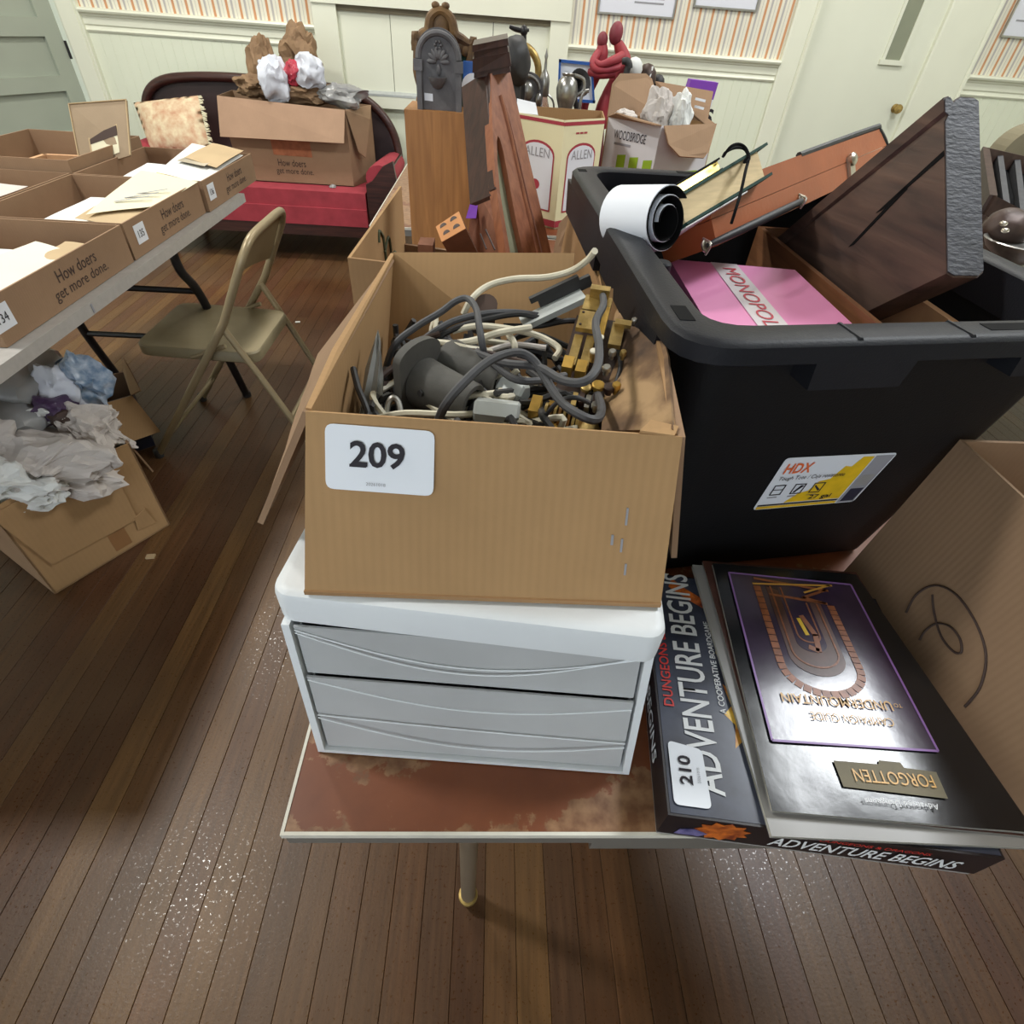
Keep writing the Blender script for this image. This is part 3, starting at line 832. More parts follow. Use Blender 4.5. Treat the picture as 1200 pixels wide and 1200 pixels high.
for i in range(4):
    a, b_, c, d = inn[i], inn[i + 1], (inn[8], inn[7], inn[5], inn[4])[i], (inn[9], inn[8], inn[7], inn[5])[i]
    B().panel([a, b_, c, d] if i < 3 else [inn[3], inn[4], inn[5]], 0.003).out('inner_flap', 'stain', b209) if i < 3 else None
kx = V((0.0999,0.6966,1.0900)); bx_m = bL.lerp(bR, .76)
B().panel([bx_m, bL, KL, kx], 0.004).out('back_wall', 'kraft', b209)
B().panel([bR, bx_m, bx_m.lerp(kx, .80), V((0.1691,0.6471,1.0660))], 0.004).out('back_wall', 'kraft_in', b209)
B().panel([FL, bL, bR, FR], 0.004).out('bottom', 'kraft_in', b209)
# torn side flaps hanging outside
def ragged(p0, p1, p2, p3, n, amp, seed):
    """outline with a torn free edge between p2 and p3"""
    r = random.Random(seed)
    p0, p1, p2, p3 = V(p0), V(p1), V(p2), V(p3)
    e = [p2.lerp(p3, k / n) + (p1 - p2).normalized() * r.uniform(-amp, amp) for k in range(n + 1)]
    return [p0, p1] + e
lf0 = V((-0.1931,0.3450,0.9661))
B().panel(ragged(TL + V((-.002, 0, 0)), KL + V((-.003, -.01, -.002)), (-0.205, 0.62, 0.985), lf0, 9, 0.004, 4), 0.005).out('flap', 'kraft_dkY', b209)
rf0 = V((0.1716,0.3250,0.9535))
B().panel(ragged(TR + V((.002, 0, 0)), V((0.1696,0.5385,1.0880)), (rf0.x + .002, 0.52, 0.985), rf0, 9, 0.004, 5), -0.005).out('flap', 'kraft_dkY', b209)
B().panel([TR + V((-.006, 0, .001)), TR + V((.0, .012, .001)), TR + V((-.02, .016, .003)), TR + V((-.03, .003, .002))], 0.003).out('torn_scrap', 'kraft', b209)
def q209(px_u, px_v):  # share along / up the front face
    return FL.lerp(FR, px_u).lerp(TL.lerp(TR, px_u), px_v)
n209 = (FR - FL).cross(TL - FL).normalized()
st = [q209(*p) + n209 * 0.0006 for p in ((0.056, 0.615), (0.345, 0.605), (0.342, 0.945), (0.052, 0.950))]
so = B().prism([p + n209 * 0 for p in roundq(st, 0.13)], n209 * 0.0005).out('sticker', 'sticker', b209)
su = (st[1] - st[0]); sv = (st[3] - st[0])
text('209', st[0] + su * 0.225 + sv * 0.38 + n209 * 0.001, su, sv, 'ink', so, w=su.length * 0.50, h=sv.length * 0.40, bold=0.022)
for k in (0.225,):
    B().prism([st[0] + su * a + sv * c + n209 * 0.0012 for a, c in ((0.222, 0.375), (0.375, 0.375), (0.375, 0.445), (0.352, 0.445), (0.352, 0.42), (0.222, 0.42))], n209 * 0.0002).out('lettering', 'ink', so)
text('20261018', st[0] + su * 0.375 + sv * 0.10 + n209 * 0.001, su, sv, 'ink_gr', so, w=su.length * 0.18, h=sv.length * 0.05)
for a, c, d, e in ((0.872, 0.50, 0.878, 0.60), (0.838, 0.38, 0.845, 0.44), (0.866, 0.34, 0.872, 0.42), (0.884, 0.20, 0.890, 0.27)):
    decal([q209(a, c), q209(d, c), q209(d, e), q209(a, e)], 'ink_gr', b209, 'pencil_mark')

# ---- contents of box 209
def cord(pts, r, mat, label, name='cord', group=None):
    return tag(B().tube(pts, r, 8, 5).out(name, mat, None, True), label, 'cord', group)
cord([(-0.1061,0.5080,1.0200), (-0.0921,0.5040,1.0550), (-0.0716,0.5199,1.0680), (-0.0490,0.5336,1.0780), (-0.0340,0.5382,1.0880), (-0.0222,0.5360,1.0920), (-0.0131,0.5120,1.0920), (-0.0090,0.4847,1.0850), (-0.0045,0.4736,1.0680), (0.0028,0.4993,1.0300)], 0.0033, 'grey_r', 'grey cord arching in a high loop above the left tangle in box 209')
cord([(-0.0283,0.5754,1.0600), (-0.0195,0.5804,1.0750), (-0.0028,0.6003,1.0820), (0.0250,0.6135,1.0860), (0.0602,0.6125,1.0900), (0.0846,0.6054,1.1000), (0.0958,0.5776,1.1200), (0.1000,0.5611,1.1350)], 0.0034, 'white_r', 'long ivory cord curving out over the back edge of box 209')
cord([(-0.0448,0.3880,1.0300), (-0.0330,0.3623,1.0750), (-0.0172,0.3736,1.0920), (0.0018,0.3982,1.0980), (0.0226,0.4176,1.0960), (0.0371,0.4174,1.0900), (0.0475,0.4001,1.0820), (0.0560,0.3735,1.0800), (0.0663,0.3482,1.0840), (0.0808,0.3462,1.0800), (0.0920,0.3774,1.0700), (0.1001,0.4393,1.0500)], 0.0036, 'grey_r', 'thick grey cord crossing the middle of box 209 from front left to brass assembly')
cord([(-0.0463,0.5329,1.0500), (-0.0143,0.4848,1.0620), (0.0130,0.4340,1.0780), (0.0408,0.4136,1.0860), (0.0586,0.3816,1.0920), (0.0732,0.3707,1.0980), (0.0846,0.3871,1.1020), (0.0901,0.4203,1.1040), (0.0933,0.4657,1.1040), (0.1079,0.5157,1.1000), (0.1166,0.5712,1.0900)], 0.0036, 'grey_r', 'grey cord hooked in front of the brass assembly up to its top')
cord([(-0.0905,0.5270,1.0300), (-0.0628,0.5262,1.0550), (-0.0382,0.5452,1.0640), (-0.0081,0.5634,1.0660), (0.0237,0.5767,1.0640), (0.0538,0.5809,1.0600), (0.0775,0.5938,1.0500)], 0.0034, 'grey_r', 'dark grey cord running level across the back of box 209, upper of two')
cord([(-0.0589,0.5276,1.0500), (-0.0336,0.5404,1.0600), (-0.0034,0.5604,1.0620), (0.0328,0.5733,1.0640), (0.0609,0.5731,1.0580)], 0.0032, 'black_r', 'black cord crossing the back of box 209 under the grey one')
cord([(0.0152,0.5730,1.0500), (0.0522,0.5727,1.0520), (0.0858,0.5854,1.0540), (0.1258,0.6181,1.0400)], 0.0032, 'black_r', 'black cord reaching right behind the brass assembly in box 209')
cord([(-0.0957,0.4736,1.0300), (-0.1043,0.4582,1.0400), (-0.0827,0.4794,1.0500), (-0.0503,0.4818,1.0600), (-0.0141,0.4808,1.0640), (0.0185,0.4861,1.0560), (0.0558,0.4805,1.0500)], 0.0031, 'brown_r', 'brown cord passing over the dark insulators in box 209')
cord([(-0.0924,0.5092,1.0200), (-0.0872,0.5075,1.0400), (-0.0734,0.5198,1.0520), (-0.0501,0.5289,1.0580)], 0.0031, 'brown_r', 'short brown cord at the left wall of box 209, beside the pointed plates')
cord([(-0.0678,0.4973,1.0620), (-0.0428,0.4915,1.0660), (-0.0222,0.4829,1.0660), (0.0020,0.4987,1.0560)], 0.0034, 'white_r', 'ivory cord across the top of the dark insulators in box 209')
cord([(-0.0380,0.5407,1.0560), (-0.0119,0.5425,1.0620), (0.0230,0.5337,1.0640), (0.0518,0.5385,1.0560), (0.0719,0.5257,1.0500), (0.0671,0.5127,1.0450)], 0.0034, 'white_r', 'ivory cord bending back in the middle of box 209')
cord([(-0.0485,0.5083,1.0560), (-0.0172,0.4979,1.0660), (0.0096,0.5065,1.0720), (0.0409,0.5217,1.0720)], 0.0036, 'white_r', 'thick ivory cord with a cut end in the middle of box 209')
cord([(0.0192,0.5170,1.0660), (0.0251,0.5034,1.0620), (0.0249,0.5022,1.0500)], 0.0034, 'white_r', 'short ivory cord stub dropping behind the grey loop in box 209')
cord([(-0.0097,0.4797,1.0400), (0.0105,0.4630,1.0500), (0.0160,0.4726,1.0540), (0.0110,0.4618,1.0400)], 0.0036, 'white_r', 'short pale cord curl above the rear insulator in box 209')
cord([(-0.0586,0.4753,1.0400), (-0.0424,0.4811,1.0520), (-0.0106,0.5042,1.0500), (0.0237,0.5285,1.0500), (0.0586,0.5244,1.0500)], 0.003, 'newsprint', 'greyish white cord low in the tangle of box 209')
cord([(-0.0146,0.4961,1.0600), (0.0059,0.4441,1.0700), (0.0241,0.4162,1.0720), (0.0467,0.4240,1.0680), (0.0701,0.4499,1.0600)], 0.0033, 'grey_r', 'dark grey cord sagging through the middle of box 209')
cord([(0.0506,0.3983,1.0500), (0.0584,0.3878,1.0700), (0.0705,0.3806,1.0780), (0.0828,0.3871,1.0700)], 0.002, 'grey_r', 'thin grey wire over the brass assembly in box 209')
cord([(-0.0940,0.3809,1.0300), (-0.0998,0.3950,1.0500), (-0.1087,0.4118,1.0600), (-0.1164,0.4341,1.0660)], 0.0028, 'black_r', 'black wire standing against the left wall of box 209')
cord([(0.1277,0.5261,1.0600), (0.1262,0.4799,1.0600), (0.1208,0.4598,1.0500), (0.1118,0.4420,1.0400)], 0.0022, 'black_r', 'thin black wire down the right side of the brass assembly')
cord([(-0.0075,0.4144,1.0200), (0.0154,0.4511,1.0300), (0.0477,0.4577,1.0350), (0.0727,0.4556,1.0300)], 0.0034, 'black_r', 'black cord lying low beside the hexagonal rods in box 209')
# dark heap of tangled wire filling the bottom of the carton
hp = B()
r_ = random.Random(11)
def pin(a, c, z):  # interior point by shares
    lo = V((-0.105, 0.31, 0)).lerp(V((0.135, 0.30, 0)), a); hi = V((-0.115, 0.60, 0)).lerp(V((0.15, 0.585, 0)), a)
    p = lo.lerp(hi, c); p.z = z; return p
for k in range(60):
    a, c = r_.uniform(.08, .92), r_.uniform(.22, .95)
    pts = []
    for j in range(5):
        pts.append(pin(min(.96, max(.04, a)), min(.96, max(.20, c)), r_.uniform(.98, 1.052)))
        a += r_.uniform(-.25, .25); c += r_.uniform(-.25, .25)
    hp.tube(pts, 0.0032, 6, 4)
tag(hp.out('wire_tangle', 'black_r', None, True, kind='stuff'), 'black tangle of wire filling the bottom of box 209', 'wire')
hp = B()
for k in range(14):
    a, c = r_.uniform(.2, .6), r_.uniform(.35, .9)
    pts = []
    for j in range(4):
        pts.append(pin(min(.96, max(.04, a)), min(.96, max(.32, c)), r_.uniform(1.02, 1.052)))
        a += r_.uniform(-.2, .2); c += r_.uniform(-.2, .2)
    hp.tube(pts, 0.003, 6, 4)
tag(hp.out('wire_tangle', 'white_r', None, True, kind='stuff'), 'pale tangle of ivory wire in the middle of box 209', 'wire')

# two dark insulators with hexagonal rods
def insulator(c0, c1, r0, r1, fl, h0, h1, hr, lab, lab2):
    c0, c1 = V(c0), V(c1)
    ax = (c1 - c0).normalized(); ln = (c1 - c0).length
    t = thing('insulator', lab, 'insulator', c0)
    B().lathe([(r0 * 0.9, 0), (r0, 0.004), (r0 * .92, ln * .3), (r1 * 1.05, ln * .7), (r1, ln * .96), (r1 * .93, ln), (r1 * .72, ln), (r1 * .7, ln - .01), (0, ln - .01)], c0, 26, ax).out('body', 'porc', t, True)
    up = V((0, 0, 1)); sd = ax.cross(up).normalized(); up = sd.cross(ax)
    q = []
    for k in range(14):
        a = PI * k / 13
        q.append(c0 - ax * .006 + sd * (math.cos(a) * fl * .55) + up * (fl * .55 + math.sin(a) * fl * .25))
    q = [c0 - ax * .006 + sd * fl * .6 - up * fl * .9] + q + [c0 - ax * .006 - sd * fl * .6 - up * fl * .9]
    B().prism(q, ax * .008).bevel(0.0015).out('flange', 'porc', t, True)
    h0, h1 = V(h0), V(h1)
    ha = (h1 - h0).normalized()
    rod = B().lathe([(hr * .8, 0), (hr, .002), (hr, (h1 - h0).length - .002), (hr * .8, (h1 - h0).length)], h0, 6, ha).out('hexagonal_rod', 'alum', t)
    rod['label'] = lab2
    return t
insulator((-0.0616,0.4529,1.0450), (-0.0110,0.4182,1.0450), 0.024, 0.0185, 0.050, (-0.0107,0.4099,1.0450), (0.0285,0.4046,1.0450), 0.0115, 'dark grey cone-shaped insulator nearest the front wall of box 209', 'pale hexagonal rod')
insulator((-0.0398,0.4892,1.0480), (0.0123,0.4560,1.0460), 0.023, 0.018, 0.02, (0.0116,0.4547,1.0440), (0.0349,0.4382,1.0440), 0.0105, 'dark grey cone-shaped insulator lying behind the nearer one in box 209', 'grey hexagonal rod')

# brass assembly
mo, mtp = V((0.0707,0.4070,1.0420)), V((0.1135,0.5696,1.0860))
bu = (mtp - mo).normalized(); bw = V((bu.y, -bu.x, 0)).normalized(); bn = bw.cross(bu)
mech = thing('switch_mechanism', 'brass switch assembly with bars, screws and coils standing at the right of box 209', 'mechanism', mo)
ml = (mtp - mo).length
def mp_(a, u, n): return mo + bw * a + bu * (u * ml) + bn * n
def mblk(a, u, n, sa, su, sn, mat, name='block', bv=0.0008):
    b = B().obox(mp_(a, u, n), bw * sa, bu * su, bn * sn)
    return b.bevel(bv, 1).out(name, mat, mech)
mblk(0.006, 0.45, -0.020, 0.026, 0.085, 0.004, 'mech', 'base_plate')
pl = mblk(-0.004, 0.74, 0.004, 0.0105, 0.014, 0.0025, 'brass', 'cover_plate')
for a, u in ((-0.011, .80), (-0.011, .69), (0.0035, .68)):
    B().lathe([(0.0015, 0), (0.0013, .0008), (0, .0009)], mp_(a, u, .0065), 10, bn).out('screw', 'mech', pl, True)
mblk(-0.010, 0.52, -0.004, 0.0042, 0.022, 0.004, 'brass', 'bar')
mblk(0.002, 0.53, -0.004, 0.0042, 0.022, 0.004, 'brass', 'bar')
mblk(0.000, 0.93, -0.002, 0.014, 0.012, 0.005, 'brass', 'bracket')
mblk(0.000, 1.00, 0.006, 0.010, 0.004, 0.007, 'brass', 'bracket')
mblk(0.011, 0.72, 0.0, 0.003, 0.03, 0.005, 'brass_br', 'bar')
mblk(-0.012, 0.36, 0.002, 0.0048, 0.008, 0.006, 'brass_br', 'terminal')
mblk(0.001, 0.345, 0.002, 0.0048, 0.008, 0.006, 'brass_br', 'terminal')
mblk(0.026, 0.66, 0.004, 0.006, 0.017, 0.0025, 'brass', 'angle_plate')
mblk(0.030, 0.74, 0.008, 0.008, 0.004, 0.002, 'brass', 'angle_plate')
def knob(a, u, n, r, ln, mat, ax=None, name='screw_terminal'):
    B().lathe([(r * .6, 0), (r * .6, ln * .5), (r, ln * .5), (r, ln * .9), (r * .8, ln)], mp_(a, u, n), 12, ax or bn).out(name, mat, mech, True)
for a, u, n, r, ln, mt in ((.012, .56, 0, .0032, .012, 'porc'), (.012, .56, .010, .0034, .004, 'white_r'), (.009, .44, 0, .0036, .012, 'brass'), (.009, .44, .010, .0036, .004, 'white_r'),
                           (.026, .49, 0, .0036, .010, 'steel'), (.036, .50, 0, .0032, .010, 'brass'), (.024, .36, 0, .0042, .010, 'steel'), (.040, .77, .004, .003, .008, 'steel'),
                           (.020, .22, 0, .0058, .010, 'brass_br'), (.030, .22, 0, .0052, .010, 'mech'), (.036, .23, 0, .004, .012, 'brass_br'), (.010, .20, 0, .005, .008, 'brass'), (.022, .08, 0, .004, .010, 'steel')):
    knob(a, u, n, r, ln, mt)
for k in range(7):
    B().lathe([(0.008, 0), (0.0135, .0006), (0.0135, .003), (0.008, .0036)], mp_(-0.022 + k * .0043, .02, -.008), 20, bw).out('coil_disc', 'amber' if k % 2 else 'brass', mech, True)
B().lathe([(0.004, 0), (0.014, .0005), (0.014, .004), (0.004, .005)], mp_(0.018, -.02, -.006), 22, bw + bn * 1.2).out('end_disc', 'brass', mech, True)
mblk(-0.030, 0.03, -0.006, 0.0045, 0.010, 0.012, 'brass_br', 'end_bracket')
mblk(-0.020, 0.13, -0.012, 0.012, 0.003, 0.004, 'brass_br', 'bar')
mblk(-0.016, -0.06, -0.006, 0.012, 0.004, 0.004, 'brass_br', 'bar')
for k in range(5):
    mblk(0.002 + k * .006, .12 + .03 * (k % 2), -.004, .0022, .008, .008, ('brass', 'mech', 'steel', 'mech', 'brass')[k], 'contact_leaf')
# geared strip behind
gs = thing('geared_strip', 'pale metal strip with black teeth lying behind the brass assembly in box 209', 'strip', (0.0840,0.6206,1.0550))
g0, g1 = V((0.0355,0.5752,1.0520)), V((0.1000,0.5876,1.0820))
gu = (g1 - g0).normalized(); gw = V((gu.y, -gu.x, 0)).normalized(); gn = gw.cross(gu)
B().obox((g0 + g1) / 2, gu * (g1 - g0).length / 2, gw * .012, gn * .003).bevel(.001, 1).out('strip', 'alum', gs)
tb = B().obox((g0 + g1) / 2 - gw * .014 + gn * .006 + gu * .02, gu * (g1 - g0).length * .42, gw * .003, gn * .006)
for k in range(12):
    c = g0.lerp(g1, .28 + k * .065) - gw * .014 + gn * .014
    tb.obox(c, gu * .0025, gw * .003, gn * .003)
tb.out('toothed_rail', 'black_r', gs)
# pointed plates, bracket at the left wall
def shard(p, mat, lab, t=.003):
    return tag(B().panel(p, t).bevel(.0008, 1).out('pointed_plate', mat), lab, 'plate')
shard([(-0.1121,0.4096,1.0300), (-0.0997,0.4105,1.0300), (-0.0992,0.4497,1.0450), (-0.0984,0.4735,1.0750), (-0.1018,0.4836,1.0800), (-0.1114,0.4555,1.0550)], 'shard', 'tall pointed grey plate leaning on the left wall of box 209')
shard([(-0.0983,0.4065,1.0300), (-0.0917,0.4070,1.0300), (-0.0955,0.4535,1.0500), (-0.1015,0.4836,1.0600), (-0.1008,0.4530,1.0500)], 'shard', 'narrow pointed grey plate beside the taller one in box 209')
tag(B().tube([(-0.0871,0.4006,1.0300), (-0.0852,0.4125,1.0450), (-0.0809,0.4157,1.0500), (-0.0758,0.4132,1.0450), (-0.0722,0.3990,1.0300)], .0026, 8, 5).out('wire_bracket', 'steel', None, True), 'bent steel bracket behind the 209 sticker inside the box', 'bracket')
lug = thing('end_lug', 'dark brown metal lug with a hole at the back wall of box 209', 'lug', (-0.0041,0.6017,1.0600))
lc = V((-0.0040,0.5816,1.0680))
B().lathe([(.004, 0), (.012, 0), (.012, .003), (.004, .003)], lc, 16, (0, -.6, .8)).out('ring', 'brown_r', lug, True)
B().obox(lc + V((.004, .012, -.016)), (.006, 0, 0), (0, .002, 0), (0, 0, .014)).out('shank', 'brown_r', lug)

# ---- game box and magazines
G0 = V((0.1698,0.1712,0.7900)); G1 = V((0.4559,0.1367,0.7900))
gu_ = (G1 - G0).normalized(); gd = V((-gu_.y, gu_.x, 0)); GW = (G1 - G0).length; GD = 0.285
gb = thing('board_game_box', 'dark board game box lettered ADVENTURE BEGINS, lying on the brown table under magazines', 'game box', G0 + gu_ * GW / 2 + gd * GD / 2 + V((0, 0, -.049)))
def gq(a, c, z=0.0): return G0 + gu_ * (a * GW) + gd * (c * GD) + V((0, 0, z))
B().hexa([gq(0, 0, -.043), gq(1, 0, -.043), gq(1, 1, -.043), gq(0, 1, -.043), gq(0, 0), gq(1, 0), gq(1, 1), gq(0, 1)]).bevel(.0025, 2).out('lid', 'gb_side', gb)
B().hexa([gq(.004, .004, -.049), gq(.996, .004, -.049), gq(.996, .996, -.049), gq(.004, .996, -.049), gq(.004, .004, -.041), gq(.996, .004, -.041), gq(.996, .996, -.041), gq(.004, .996, -.041)]).out('tray', 'mag_grey', gb)
decal([gq(.008, .008), gq(.992, .008), gq(.992, .992), gq(.008, .992)], 'gb_top', gb, 'cover_print')
E_ = V((0, 0, .0009))
text('ADVENTURE BEGINS', gq(.188, .075) + E_, gd, -gu_, 'white_ink', gb, w=GD * .93, h=GW * .105, bold=.012, shear=.0)
text('DUNGEONS & DRAGONS', gq(.060, .365) + E_, gd, -gu_, 'red_t', gb, w=GD * .56, h=GW * .036, bold=.014)
text('A COOPERATIVE BOARDGAME', gq(.242, .36) + E_, gd, -gu_, 'white_ink', gb, w=GD * .40, h=GW * .022, bold=.01)
rr_ = random.Random(5)
fp = []
for k in range(18):
    a = 2 * PI * k / 18
    r = 1.0 + (.45 if k % 2 else -.2)
    fp.append(gq(.30 + .045 * r * math.cos(a), .36 + .13 * r * math.sin(a)))
decal(fp, 'flame', gb, 'flame_print', .0007)
decal([gq(.27 + .022 * math.cos(2 * PI * k / 14), .62 + .035 * math.sin(2 * PI * k / 14)) for k in range(14)], 'yellow', gb, 'burst_print', .0007)
decal([gq(.10, .93), gq(.16, .88), gq(.25, .82), gq(.27, .86), gq(.17, .93), gq(.12, .98)], 'ember', gb, 'ember_print', .0007)
sq = [V((0.1768,0.1793,0.7910)), V((0.2097,0.1751,0.7910)), V((0.2152,0.2282,0.7910)), V((0.1840,0.2371,0.7910))]
s2 = B().prism([p + V((0, 0, .0008)) for p in roundq(sq, .16)], (0, 0, .0004)).out('sticker', 'sticker', gb)
sa, sb = sq[3] - sq[0], sq[0] - sq[1]
text('210', sq[0] + sa * .31 + (sq[1] - sq[0]) * .58 + V((0, 0, .0015)), sa, -(sq[1] - sq[0]), 'ink', s2, w=sa.length * .46, h=(sq[1] - sq[0]).length * .36, bold=.02)
text('20261018', sq[0] + sa * .36 + (sq[1] - sq[0]) * .80 + V((0, 0, .0015)), sa, -(sq[1] - sq[0]), 'ink_gr', s2, w=sa.length * .24)
# left and front faces of the lid
text('ADVENTURE BEGINS', gq(0, 1, -.032) - gu_ * .0006, -gd, (0, 0, 1), 'white_ink', gb, w=GD * .80, h=.017, bold=.012)
fo = gq(0, 0, -.036) - gd * .0006
text('ADVENTURE BEGINS', gq(.34, 0, -.035) - gd * .0006, gu_, (0, 0, 1), 'white_ink', gb, w=GW * .575, h=.019, bold=.014, shear=.12)
text('DUNGEONS & DRAGONS', gq(.47, 0, -.0115) - gd * .0006, gu_, (0, 0, 1), 'red_t', gb, w=GW * .33, h=.0055)
bl = []
for k in range(22):
    a = 2 * PI * k / 22; r = 1 + (.16 if k % 2 else -.12)
    bl.append(gq(.185 + .075 * r * math.cos(a), 0, -.021 + .0175 * r * math.sin(a)))
decal(bl, 'ember', gb, 'ember_print', .0007)
decal([gq(.05, 0, -.038), gq(.13, 0, -.038), gq(.15, 0, -.03), gq(.10, 0, -.022), gq(.06, 0, -.026)], 'blueart', gb, 'blue_print', .0009)
decal([gq(.225, 0, -.008), gq(.25, 0, -.012), gq(.262, 0, -.018), gq(.245, 0, -.016)], 'flame', gb, 'flame_print', .0009)

def magazine(name, c, z0, z1, cover, lab, bulge=.0, cat='magazine'):
    """c: FL FR BR BL in plan; pages between two covers"""
    c = [V((p[0], p[1], 0)) for p in c]
    t = thing(name, lab, cat, (c[0] + c[2]) / 2 + V((0, 0, z0)))
    ins = lambda k: [c[i].lerp((c[0] + c[2]) / 2, k) for i in range(4)]
    up = lambda q, z: [p + V((0, 0, z)) for p in q]
    B().hexa(up(ins(.006), z0 + .0005) + up(ins(.006), z1 - .0006)).out('page_block', 'mag_edge', t)
    B().hexa(up(c, z0) + up(c, z0 + .0005)).out('back_cover', 'mag_grey', t)
    q = up(c, z1)
    B().quadsheet(q[0], q[1], q[2], q[3], 16, 20, lambda u, v: bulge * (math.sin(PI * u) * math.sin(PI * v)) + .0006 * NZ.noise(V((u * 6, v * 7, 3))), .0006).out('front_cover', cover, t, True)
    return t
m2 = [(0.2538,0.1528,0.7955), (0.4832,0.1435,0.7955), (0.4675,0.4558,0.7955), (0.2674,0.4635,0.7955)]
magazine('magazine', m2, .7912, .7958, 'mag_grey', 'grey-backed magazine at the bottom of the stack on the game box')
m3 = [(.262,.172), (.478,.152), (.478,.455), (.281,.468)]
magazine('magazine', m3, .7962, .7990, 'mag_dk', 'brown covered magazine in the middle of the stack on the game box')
MZ = .8032
C = [V((0.2582,0.1704,0.8032)), V((0.4864,0.1531,0.8032)), V((0.4721,0.4478,0.8032)), V((0.2907,0.4603,0.8032))]
mg = magazine('guidebook', C, .7994, MZ, 'mag_blk', 'black and purple guidebook with gold title, topmost on the game box', .0012, 'book')
def cq(u, v, e=.0022): return C[0].lerp(C[1], u).lerp(C[3].lerp(C[2], u), v) + V((0, 0, e))
def cdec(pts, mat, name, e=.0018):
    return B().prism([cq(u, v, e) for u, v in pts], (0, 0, .0003)).out(name, mat, mg)
pan = [(.07, .215), (.80, .225), (.90, .93), (.09, .945)]
def pq(u, v):  # inside the purple panel
    a = V((*pan[0], 0)).lerp(V((*pan[1], 0)), u); b_ = V((*pan[3], 0)).lerp(V((*pan[2], 0)), u)
    p = a.lerp(b_, v); return (p.x, p.y)
cdec([pq(0, 0), pq(1, 0), pq(1, 1), pq(0, 1)], 'mag_pur', 'panel_print')
lb = B()
for a, b_ in (((0, 0), (1, 0)), ((1, 0), (1, 1)), ((1, 1), (0, 1)), ((0, 1), (0, 0))):
    p, q = V(cq(*pq(*a), .0024)), V(cq(*pq(*b_), .0024))
    d = (q - p).normalized(); s_ = V((-d.y, d.x, 0)) * .0011
    lb.prism([p - s_, q - s_, q + s_, p + s_], (0, 0, .0002))
lb.out('border_print', 'mag_line', mg)
# U-shaped masonry relief, opening away from the viewer
def upath(s, off):
    out = []
    w, top, bot = .27 * s, .92, .25 + off
    for k in range(13):
        t = k / 12
        out.append((.47 - w + .0, top - (top - bot - .16 * s) * t))
    for k in range(1, 14):
        a = PI + PI * k / 14
        out.append((.47 + w * math.cos(a), bot + .16 * s + .16 * s * math.sin(a)))
    for k in range(13):
        t = k / 12
        out.append((.47 + w, bot + .16 * s + (top - .1 - bot - .16 * s) * t))
    return out
def ribbon(path, w, mat, name, e=.0026, gap=False):
    b = B()
    P = [V(cq(*pq(*p), e)) for p in path]
    for i in range(len(P) - 1):
        d = (P[i + 1] - P[i]); ln = d.length
        if ln < 1e-6: continue
        d.normalize(); s_ = V((-d.y, d.x, 0)) * w
        g = d * (ln * (.06 if gap else -.05))
        b.prism([P[i] + g - s_, P[i + 1] - g - s_, P[i + 1] - g + s_, P[i] + g + s_], (0, 0, .00025))
    return b.out(name, mat, mg, kind='stuff')
cdec([pq(*p) for p in upath(.72, .10)], 'mag_dk', 'relief_print', .0023)
cdec([pq(*p) for p in upath(.40, .24)], 'mag_pur', 'relief_print', .0026)
ribbon(upath(1.0, 0), .0042, 'mag_or', 'masonry_print', .0026, True)
ribbon(upath(.60, .15), .0010, 'mag_or', 'relief_line', .0029)
ribbon(upath(.30, .30), .0009, 'mag_or', 'relief_line', .0031)
ribbon([(.47, .72), (.52, .60), (.50, .50), (.44, .52)], .0030, 'mag_or', 'relief_line', .0032)
ribbon([(.44, .70), (.46, .60)], .0022, 'yellow', 'relief_line', .0033)
ribbon([(.22, .97), (.75, .93), (.55, .86), (.70, .83), (.30, .86)], .0016, 'mag_or', 'relief_line', .0030)
ribbon([(.20, .93), (.80, .97), (.58, .90)], .0012, 'mag_gold', 'relief_line', .0031)
cu_, cv_ = (C[0] - C[1]).normalized(), (C[0] - C[3]).normalized()
text('CAMPAIGN GUIDE', cq(*pq(.80, .145), .0030), cu_, cv_, 'mag_gold', mg, w=.082, h=.0085)
text('UNDERMOUNTAIN', cq(*pq(.84, .235), .0030), cu_, cv_, 'mag_gold', mg, w=.112, h=.0105, bold=.008)
text('TO', cq(*pq(.905, .225), .0030), cu_, cv_, 'mag_gold', mg, w=.008)
cdec([(.72, .075), (.31, .085), (.31, .165), (.50, .165), (.51, .178), (.60, .176), (.605, .160), (.735, .155)], 'olive', 'banner_print', .0020)
text('FORGOTTEN', cq(.70, .142, .0030), cu_, cv_, 'mag_gold', mg, w=.073, h=.0115)
text('Advanced Dungeons', cq(.66, .060, .0030), cu_, cv_, 'white_ink', mg, w=.065, h=.0065)

# ---- black storage tote
RF = [V((.153, .405, 0)), V((.640, .482, 0)), V((.622, 1.125, 0)), V((.128, 1.105, 0))]
def rq(ins, z, rad=.06, k=5):
    c = sum(RF, V()) / 4
    Q = []
    for i in range(4):
        p = RF[i]
        a = (RF[i - 1] - p).normalized(); b_ = (RF[(i + 1) % 4] - p).normalized()
        p = p + (a + b_) * ins
        for j in range(k + 1):
            t = j / k; r = max(.012, rad - ins * .5)
            q = (p + a * r) * (1 - t) ** 2 + 2 * (1 - t) * t * p + (p + b_ * r) * t * t
            Q.append(V((q.x, q.y, z)))
    return Q
tote = thing('storage_tote', 'black plastic storage tote with yellow and white label, packed full, on the brown table', 'tote', (.39, .77, TZ))
B().rings([rq(.085, .744), rq(.078, .748), rq(.026, 1.096), rq(.030, 1.096), rq(.082, .752), rq(.09, .750)]).out('body', 'tote', tote, True)
